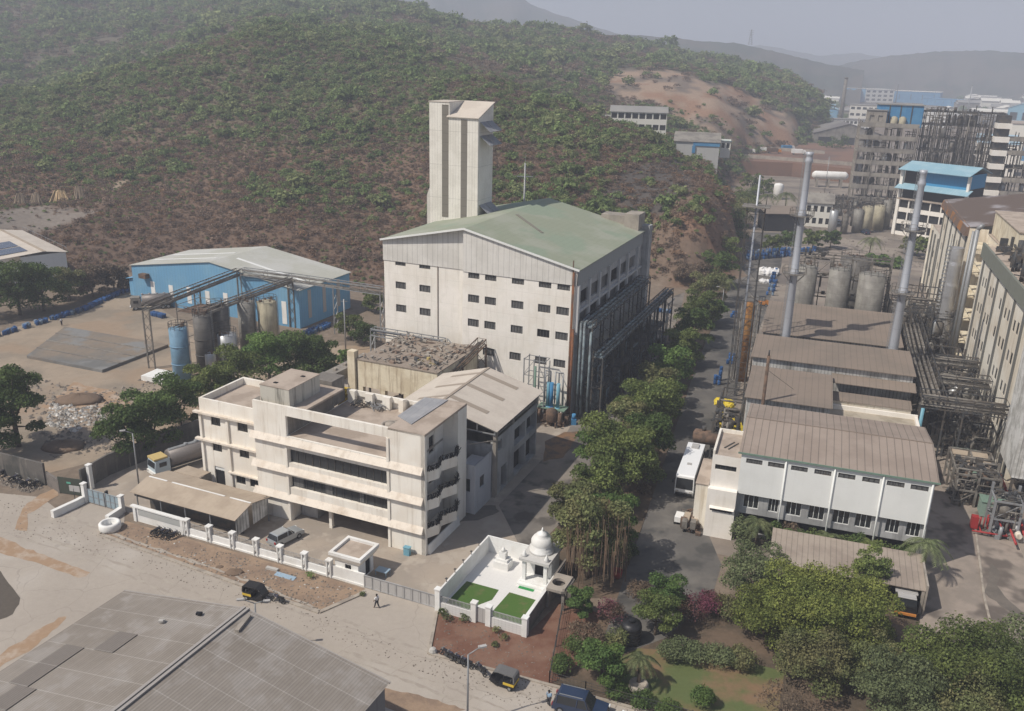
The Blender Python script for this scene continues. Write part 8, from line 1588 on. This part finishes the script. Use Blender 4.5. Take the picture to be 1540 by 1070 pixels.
# ================================================================== people
def person(label, loc, ang, shirt, stride=0.22, h=1.7, arm=0.15):
    """one continuous skinned body; clothes as children"""
    k = h / 1.7; J = dict(pel=(0, 0, .92), chest=(0, 0, 1.25), neck=(0, 0, 1.42), head=(0.01, 0, 1.56), top=(0, 0, 1.66), shl=(0, .19, 1.36), elL=(-.04 + arm, .25, 1.1), haL=(.08 + arm, .22, .88), shr=(0, -.19, 1.36), elR=(-.02 - arm * .5, -.25, 1.1), haR=(.05 - arm * .3, -.23, .86), hpl=(0, .1, .88), knL=(stride * .6, .1, .5), anL=(stride, .1, .08), toL=(stride + .16, .11, .035), hpr=(0, -.1, .88), knR=(-stride * .2, -.1, .49), anR=(-stride, -.1, .08), toR=(-stride + .16, -.11, .035))
    R_ = dict(pel=.14, chest=.15, neck=.055, head=.10, top=.075, shl=.07, elL=.045, haL=.038, shr=.07, elR=.045, haR=.038, hpl=.1, knL=.065, anL=.045, toL=.04, hpr=.1, knR=.065, anR=.045, toR=.04)
    def skin(name, keys, edges, m, grow, parent, root):
        ks = list(keys); me = bpy.data.meshes.new(name); me.from_pydata([tuple(c * k for c in J[q]) for q in ks], [(ks.index(a), ks.index(c)) for a, c in edges], []); o = bpy.data.objects.new(name, me); SC.collection.objects.link(o);
        import bmesh; bm = bmesh.new(); bm.from_mesh(me); ly = bm.verts.layers.skin.verify(); bm.verts.ensure_lookup_table()
        for i, q in enumerate(ks): f_ = .72 if q in ('pel', 'chest') else 1; bm.verts[i][ly].radius = ((R_[q] + grow) * k * f_, (R_[q] + grow) * k); bm.verts[i][ly].use_root = (q == root)
        bm.to_mesh(me); bm.free(); o.modifiers.new('skin', 'SKIN')
        o.modifiers.new('sub', 'SUBSURF').levels = 1; o.modifiers['sub'].render_levels = 2; me.materials.append(m); 
        if parent: o.parent = parent
        return o
    E_ = [('pel', 'chest'), ('chest', 'neck'), ('neck', 'head'), ('head', 'top'), ('chest', 'shl'), ('shl', 'elL'), ('elL', 'haL'), ('chest', 'shr'), ('shr', 'elR'), ('elR', 'haR'), ('pel', 'hpl'), ('hpl', 'knL'), ('knL', 'anL'), ('anL', 'toL'), ('pel', 'hpr'), ('hpr', 'knR'), ('knR', 'anR'), ('anR', 'toR')]
    body = skin('person', J.keys(), E_, G_SKIN, 0, None, 'pel'); body.location = loc; body.rotation_euler = (0, 0, rad(ang)); tag(body, label, 'person')
    skin('shirt', ['pel', 'chest', 'shl', 'elL', 'shr', 'elR'], [('pel', 'chest'), ('chest', 'shl'), ('shl', 'elL'), ('chest', 'shr'), ('shr', 'elR')], shirt, .022, body, 'pel')
    skin('trousers', ['pel', 'hpl', 'knL', 'anL', 'hpr', 'knR', 'anR'], [('pel', 'hpl'), ('hpl', 'knL'), ('knL', 'anL'), ('pel', 'hpr'), ('hpr', 'knR'), ('knR', 'anR')], G_TROUS, .018, body, 'pel')
    b = MB(); b.lathe([(.105 * k, 1.585 * k), (.112 * k, 1.63 * k), (.095 * k, 1.69 * k), (.04 * k, 1.725 * k)], c=(-.012 * k, 0, 0), n=12); b.build('hair', G_HAIR, body)
    b = MB()
    for s, arm_ in ((1, J['haL']), (-1, J['haR'])):
        x, y, z = [c * k for c in arm_]
        for q in range(4): b.cyl((x + (q - 1.5) * .018, y, z - .03), (x + (q - 1.5) * .02 + .01, y - s * .015, z - .1 - (.01 if q in (1, 2) else 0)), .009, .007, n=5)
        b.cyl((x + .025, y - s * .01, z - .01), (x + .055, y - s * .02, z - .055), .01, .007, n=5)
    b.cyl((.1 * k, 0, 1.56 * k), (.125 * k, 0, 1.545 * k), .018, .012, n=6); b.build('hand', G_SKIN, body)
    return body
person('person in a white shirt and dark trousers walking across the entrance apron', at(567, 915) + Vector((0, 0, .02)), 150, G_SHIRTW, .24)
person('person in a light blue shirt standing behind the dark blue car', at(825, 1062) + Vector((0, 0, .02)), 60, G_SHIRTB, .05, arm=.05)
person('person in a pale shirt standing at the drum line in the sandy yard', at(93, 490) + Vector((0, 0, .02)), 0, G_SHIRTW, .05)

# ================================================================== drums
b = MB(); b.lathe([(.27, 0), (.3, .03), (.3, .28), (.315, .31), (.3, .34), (.3, .58), (.315, .61), (.3, .64), (.3, .86), (.26, .9), (.25, .88), (.02, .88)], n=14); D0 = b.build('drum', G_DRUM); D1 = D0.copy(); D1.data = D0.data.copy(); D1.data.materials[0] = G_DRUM2; SC.collection.objects.link(D1)
dused = {}
def drum(p, label, group, steel=False, lying=False, a=0):
    src = D1 if steel else D0
    if not dused.get(src.name): dused[src.name] = 1; o = src
    else: o = src.copy(); SC.collection.objects.link(o)
    o.location = p; tag(o, label, 'drum', group)
    if lying: o.rotation_euler = (rad(90), 0, a); o.location = p + Vector((0, 0, .3))
rr = random.Random(66)
def drum_row(pts, n, label, group, rows=1, lv=1, steelp=.0, sp=.66, jit=.08, drop=.0):
    P_ = [at(*p) for p in pts]; L_ = [(P_[i + 1] - P_[i]).length for i in range(len(P_) - 1)]; T_ = sum(L_)
    for i in range(n):
        s = T_ * i / n; j = 0
        while s > L_[j] and j < len(L_) - 1: s -= L_[j]; j += 1
        d = (P_[j + 1] - P_[j]).normalized(); nn = Vector((-d.y, d.x, 0)); c = P_[j] + d * s
        for r_ in range(rows):
            for z in range(lv):
                if rr.random() < drop * (z + 1): break
                drum(c + nn * r_ * sp + Vector((rr.uniform(-jit, jit), rr.uniform(-jit, jit), z * .91 + .02)), label, group, rr.random() < steelp)
drum_row([(-20, 512), (60, 488), (128, 468)], 34, 'blue drum in the long row along the left edge of the sandy yard', 'long blue drum row at the yard edge', rows=2, jit=.3, drop=.2, steelp=.25)
drum_row([(128, 468), (165, 450), (196, 438)], 26, 'blue drum in the row beside the left corner of the blue hall', 'blue drum row at the hall corner', rows=2, lv=1, drop=.1)
drum_row([(228, 475), (247, 480)], 7, 'blue drum in the small stack before the blue hall wall', 'small drum stack before the hall', rows=2, lv=1)
drum_row([(466, 505), (500, 490)], 9, 'blue drum in the pile right of the blue hall', 'drum pile right of the hall', rows=3, lv=1, steelp=.3, jit=.25)
drum_row([(1128, 392), (1192, 386)], 16, 'blue drum in the big stack at the end of the asphalt road', 'big drum stack at the road end', rows=3, lv=3, steelp=.25, drop=.08)
drum_row([(1162, 445), (1172, 408)], 6, 'blue drum in the column of drums right of the white tarpaulin', 'drums right of the white tarpaulin', rows=3, lv=2, steelp=.2, drop=.15)
drum_row([(1186, 385), (1235, 378)], 10, 'blue drum in the stack behind the left chimney', 'drum stack behind the left chimney', rows=2, lv=2, drop=.2)
drum_row([(1098, 538), (1094, 552)], 3, 'blue drum in the small pile by the road left of the ochre column', 'drums by the ochre column', rows=2, lv=1, jit=.2)
drum_row([(1077, 572), (1074, 585)], 2, 'blue drum in the stack by the road near the lattice mast foot', 'drums near the lattice mast foot', rows=2, lv=3, drop=.1)
drum_row([(1082, 640), (1098, 638)], 3, 'blue drum by the pipe skid beside the yellow tarpaulin', 'drums by the yellow tarpaulin', rows=1, lv=1, jit=.3)
drum_row([(980, 468), (1010, 472)], 12, 'drum in the row behind the far end of the tall factory', 'drum row behind the tall factory', rows=1, lv=1, steelp=.6)
drum_row([(1104, 478), (1112, 470)], 2, 'blue drum beside the road below the forklift', 'drums below the forklift', rows=2, lv=1, jit=.3)
for k, (px, py, r_, h, m, lab, c) in enumerate([(948, 965, 1.0, 2.2, G_BLACK, 'black ribbed plastic water tank in the garden', 'water tank'), (928, 868, .6, .9, G_REDP, 'small red tub at the end of the asphalt road', 'tub')]):
    t = thing('water_tank' if k == 0 else 'red_tub', lab, c, at(px, py)); b = MB(); pr = [(r_, .0)]
    for q in range(5): z = h * (q + 1) / 6; pr += [(r_, z - .06), (r_ * 1.05, z), (r_, z + .06)]
    b.lathe(pr + [(r_ * .95, h), (r_ * .5, h * 1.05), (.35, h * 1.06)] if k == 0 else [(r_ * .8, 0), (r_, h), (r_ * .9, h), (r_ * .7, .1), (.05, .1)], n=20); b.build('tank_shell' if k == 0 else 'bucket', m, t)
    if k == 0: b = MB(); b.lathe([(.3, h * 1.12), (.3, h * 1.18)], n=12); b.build('lid', m, t)
b = MB(); b.lathe([(.35, 0), (.42, .2), (.3, .5), (.05, .6)], n=8, smooth=False); o = tag(b.build('white_stone', G_TRASH), 'whitewashed stone on the kerb at the left end of the motorcycles', 'stone'); o.location = at(651, 982)
# bale bundles on the hill terrace
for k, (px, py, h, w_, lab) in enumerate([(30, 306, 3.6, 4, 'dull bundle of poles leaning on the left hill terrace'), (54, 300, 3.6, 4, 'second dull bundle of poles on the left hill terrace'), (92, 314, 3.4, 6.5, 'brightest straw coloured bundle fanned out on the hill terrace'), (122, 314, 3.6, 4, 'brown bundle of poles right of the straw coloured bundle')]):
    p = atD(px, py, 306); p.z = terr(p.x, p.y) + .1; b = MB(); rb = random.Random(k)
    for _ in range(42): x = rb.uniform(-.5, .5) * w_; b.bar((x, rb.uniform(-.5, .5), 0), (x * .45 - .6, rb.uniform(1.2, 2), h * rb.uniform(.8, 1)), .3)
    o = tag(b.build('pole_bundle', mat('straw_poles', (.42, .31, .18), leaf=.35) if k == 2 else mat('weathered_poles', (.22, .17, .12), leaf=.35)), lab, 'bundle'); o.location = p
# fences, litter, rubble
def wire_fence(P, label, h=1.3, step=2.6, m=G_DARKS):
    t = thing('wire_fence', label, 'fence'); pts = [at(*p) for p in P]; b = MB(); m2 = MB()
    for a, c in zip(pts[:-1], pts[1:]):
        k = max(1, int((c - a).length / step)); 
        for z in (.35, .7, 1.0, h): m2.bar(a + Vector((0, 0, z)), c + Vector((0, 0, z)), .03)
        for j in range(k + 1): q = a.lerp(c, j / k); b.bar(q, q + Vector((0, 0, h + .1)), .09)
        for j in range(k * 9): q = a.lerp(c, j / (k * 9)); m2.bar(q + Vector((0, 0, .1)), q + Vector((0, 0, h)), .018)
    b.build('post', m, t); m2.build('mesh_panel', m, t)
wire_fence([(849, 902), (826, 1028), (880, 1044), (960, 1066), (1040, 1088)], 'low dark wire fence round the garden along the road')
def rubble(name, P, n, s0, s1, m, seed, z=0.02):
    r = random.Random(seed); b = MB(); xs = [p[0] for p in P]; ys = [p[1] for p in P]; c = 0
    while c < n:
        px, py = r.uniform(min(xs), max(xs)), r.uniform(min(ys), max(ys))
        if not inpoly(px, py, P): continue
        c += 1; g = at(px, py, z); s = r.uniform(s0, s1) ; a = r.uniform(0, 6.28); ca, sa = math.cos(a) * s, math.sin(a) * s; k = r.uniform(.5, 1.3); hh = s * r.uniform(.3, .9)
        b.v += [(g.x + ca, g.y + sa, z), (g.x - sa * k, g.y + ca * k, z), (g.x - ca, g.y - sa, z), (g.x + sa * k, g.y - ca * k, z), (g.x + r.uniform(-.3, .3) * s, g.y, z + hh)]; q = len(b.v) - 5; b.f += [(q, q + 1, q + 4), (q + 1, q + 2, q + 4), (q + 2, q + 3, q + 4), (q + 3, q, q + 4)]
    return stuff(b.build(name, m))
rubble('verge_gravel', [(155, 805), (190, 788), (548, 890), (480, 920)], 700, .04, .16, G_ROCK, 1)
rubble('verge_litter', [(155, 805), (190, 788), (548, 890), (480, 920)], 90, .05, .16, G_TRASH, 2)
rubble('yard_rubbish', [(75, 608), (150, 612), (160, 632), (110, 650), (70, 640)], 300, .12, .5, G_TRASH, 3)
rubble('yard_rubble', [(20, 560), (150, 590), (250, 560), (180, 680), (80, 690), (50, 640)], 700, .1, .5, G_ROCK, 4)
rubble('road_gravel', [(0, 740), (140, 800), (480, 925), (640, 985), (1000, 1075), (900, 1110), (500, 960), (200, 850), (0, 800)], 900, .03, .11, G_ROCK, 5)
rubble('lane_debris', [(1410, 650), (1460, 650), (1480, 720), (1420, 740)], 260, .08, .3, G_ROCK, 6)
rubble('plant_debris', [(1070, 700), (1110, 560), (1160, 430), (1180, 430), (1125, 620), (1095, 720)], 380, .08, .35, G_ROCK, 7)
rubble('red_bed_stones', [(650, 980), (665, 925), (790, 962), (870, 990), (825, 1025)], 260, .03, .12, G_ROCK, 8)
rubble('left_bank_rubble', [(0, 700), (30, 722), (66, 735), (40, 742), (0, 728)], 240, .08, .35, G_ROCK, 9)
rubble('plant_yard_debris', [(1190, 395), (1400, 405), (1400, 300), (1270, 330), (1180, 345)], 500, .15, .7, G_ROCK, 12)
# raised earth heaps in the left yard
for k, (px, py, s, lab) in enumerate([(120, 602, 4.0, 'brown earth heap beside the white rubbish in the yard'), (95, 672, 3.4, 'dark earth heap behind the low block wall'), (352, 861, 1.1, 'small dark soil heap on the verge'), (330, 853, .5, 'tiny mound on the verge left of the soil heap')]):
    r = random.Random(k); b = MB(); b.lathe([(s, 0), (s * .75, s * .12), (s * .4, s * .22), (.1, s * .27)], n=16); b.v = [(v[0] * (1 + r.uniform(-.15, .15)), v[1] * (.7 + r.uniform(-.1, .1)), v[2] * (1 + r.uniform(-.2, .2))) for v in b.v]; o = tag(b.build('earth_heap', mat('heap_soil', (.17, .12, .085), var=.3, vs=3, bump=.6, bs=4)), lab, 'earth heap'); o.location = at(px, py)

# vehicles standing on and behind the brown bank, tiny in the picture
for k, (px, py, m, lab) in enumerate([(1146, 229, G_WHITE, 'white cabbed truck on top of the brown bank'), (1163, 231, G_RUST, 'brown truck on top of the brown bank'), (1184, 226, G_DBLUE, 'blue covered truck on top of the brown bank'), (1200, 233, G_WHITE, 'white van at the right end of the brown bank'), (1124, 231, G_GREYB, 'grey truck at the left end of the brown bank')]):
    p = at(px, py, 7.02); t = thing('parked_truck', lab, 'truck', p, -8 + 9 * (k % 3)); b = MB(); b.box(-3.6, 2.2, -1.2, 1.2, .9, 2.7 + .3 * (k % 2)); b.build('cargo_box', m, t); b = MB(); extr(b, [(2.4, .6), (4.2, .6), (4.2, 1.5), (3.9, 2.4), (2.4, 2.4)], -1.1, 1.1, .05); b.build('cab', G_WHITE if k != 1 else G_ORG, t)
    for x in (-2.4, 3.2):
        for y in (-1, 1): wheel(t, x, y * .95, .48, .3)
for k, (px, py, m, lab) in enumerate([(1254, 333, G_WCAR, 'white car parked beside the gabled house'), (1262, 338, G_SILV, 'silver car parked beside the gabled house'), (1300, 352, G_NAVY, 'dark car in front of the plant vessels')]):
    car(lab, at(px, py) + Vector((0, 0, .02)), 20 + 40 * k, m)

# ================================================================== haze
hb = MB(); hb.box(-9500, 9500, -2300, 12300, -4, 420)
hm = bpy.data.materials.new('haze_air'); hm.use_nodes = True; ht = hm.node_tree; ht.nodes.clear()
hv = ht.nodes.new('ShaderNodeVolumePrincipled'); hv.inputs['Color'].default_value = (0.76, 0.82, 0.95, 1); hv.inputs['Density'].default_value = HAZE
hv.inputs['Anisotropy'].default_value = 0.0
hmo = ht.nodes.new('ShaderNodeOutputMaterial'); ht.links.new(hv.outputs[0], hmo.inputs['Volume'])
haze = hb.build('haze', hm); stuff(haze)
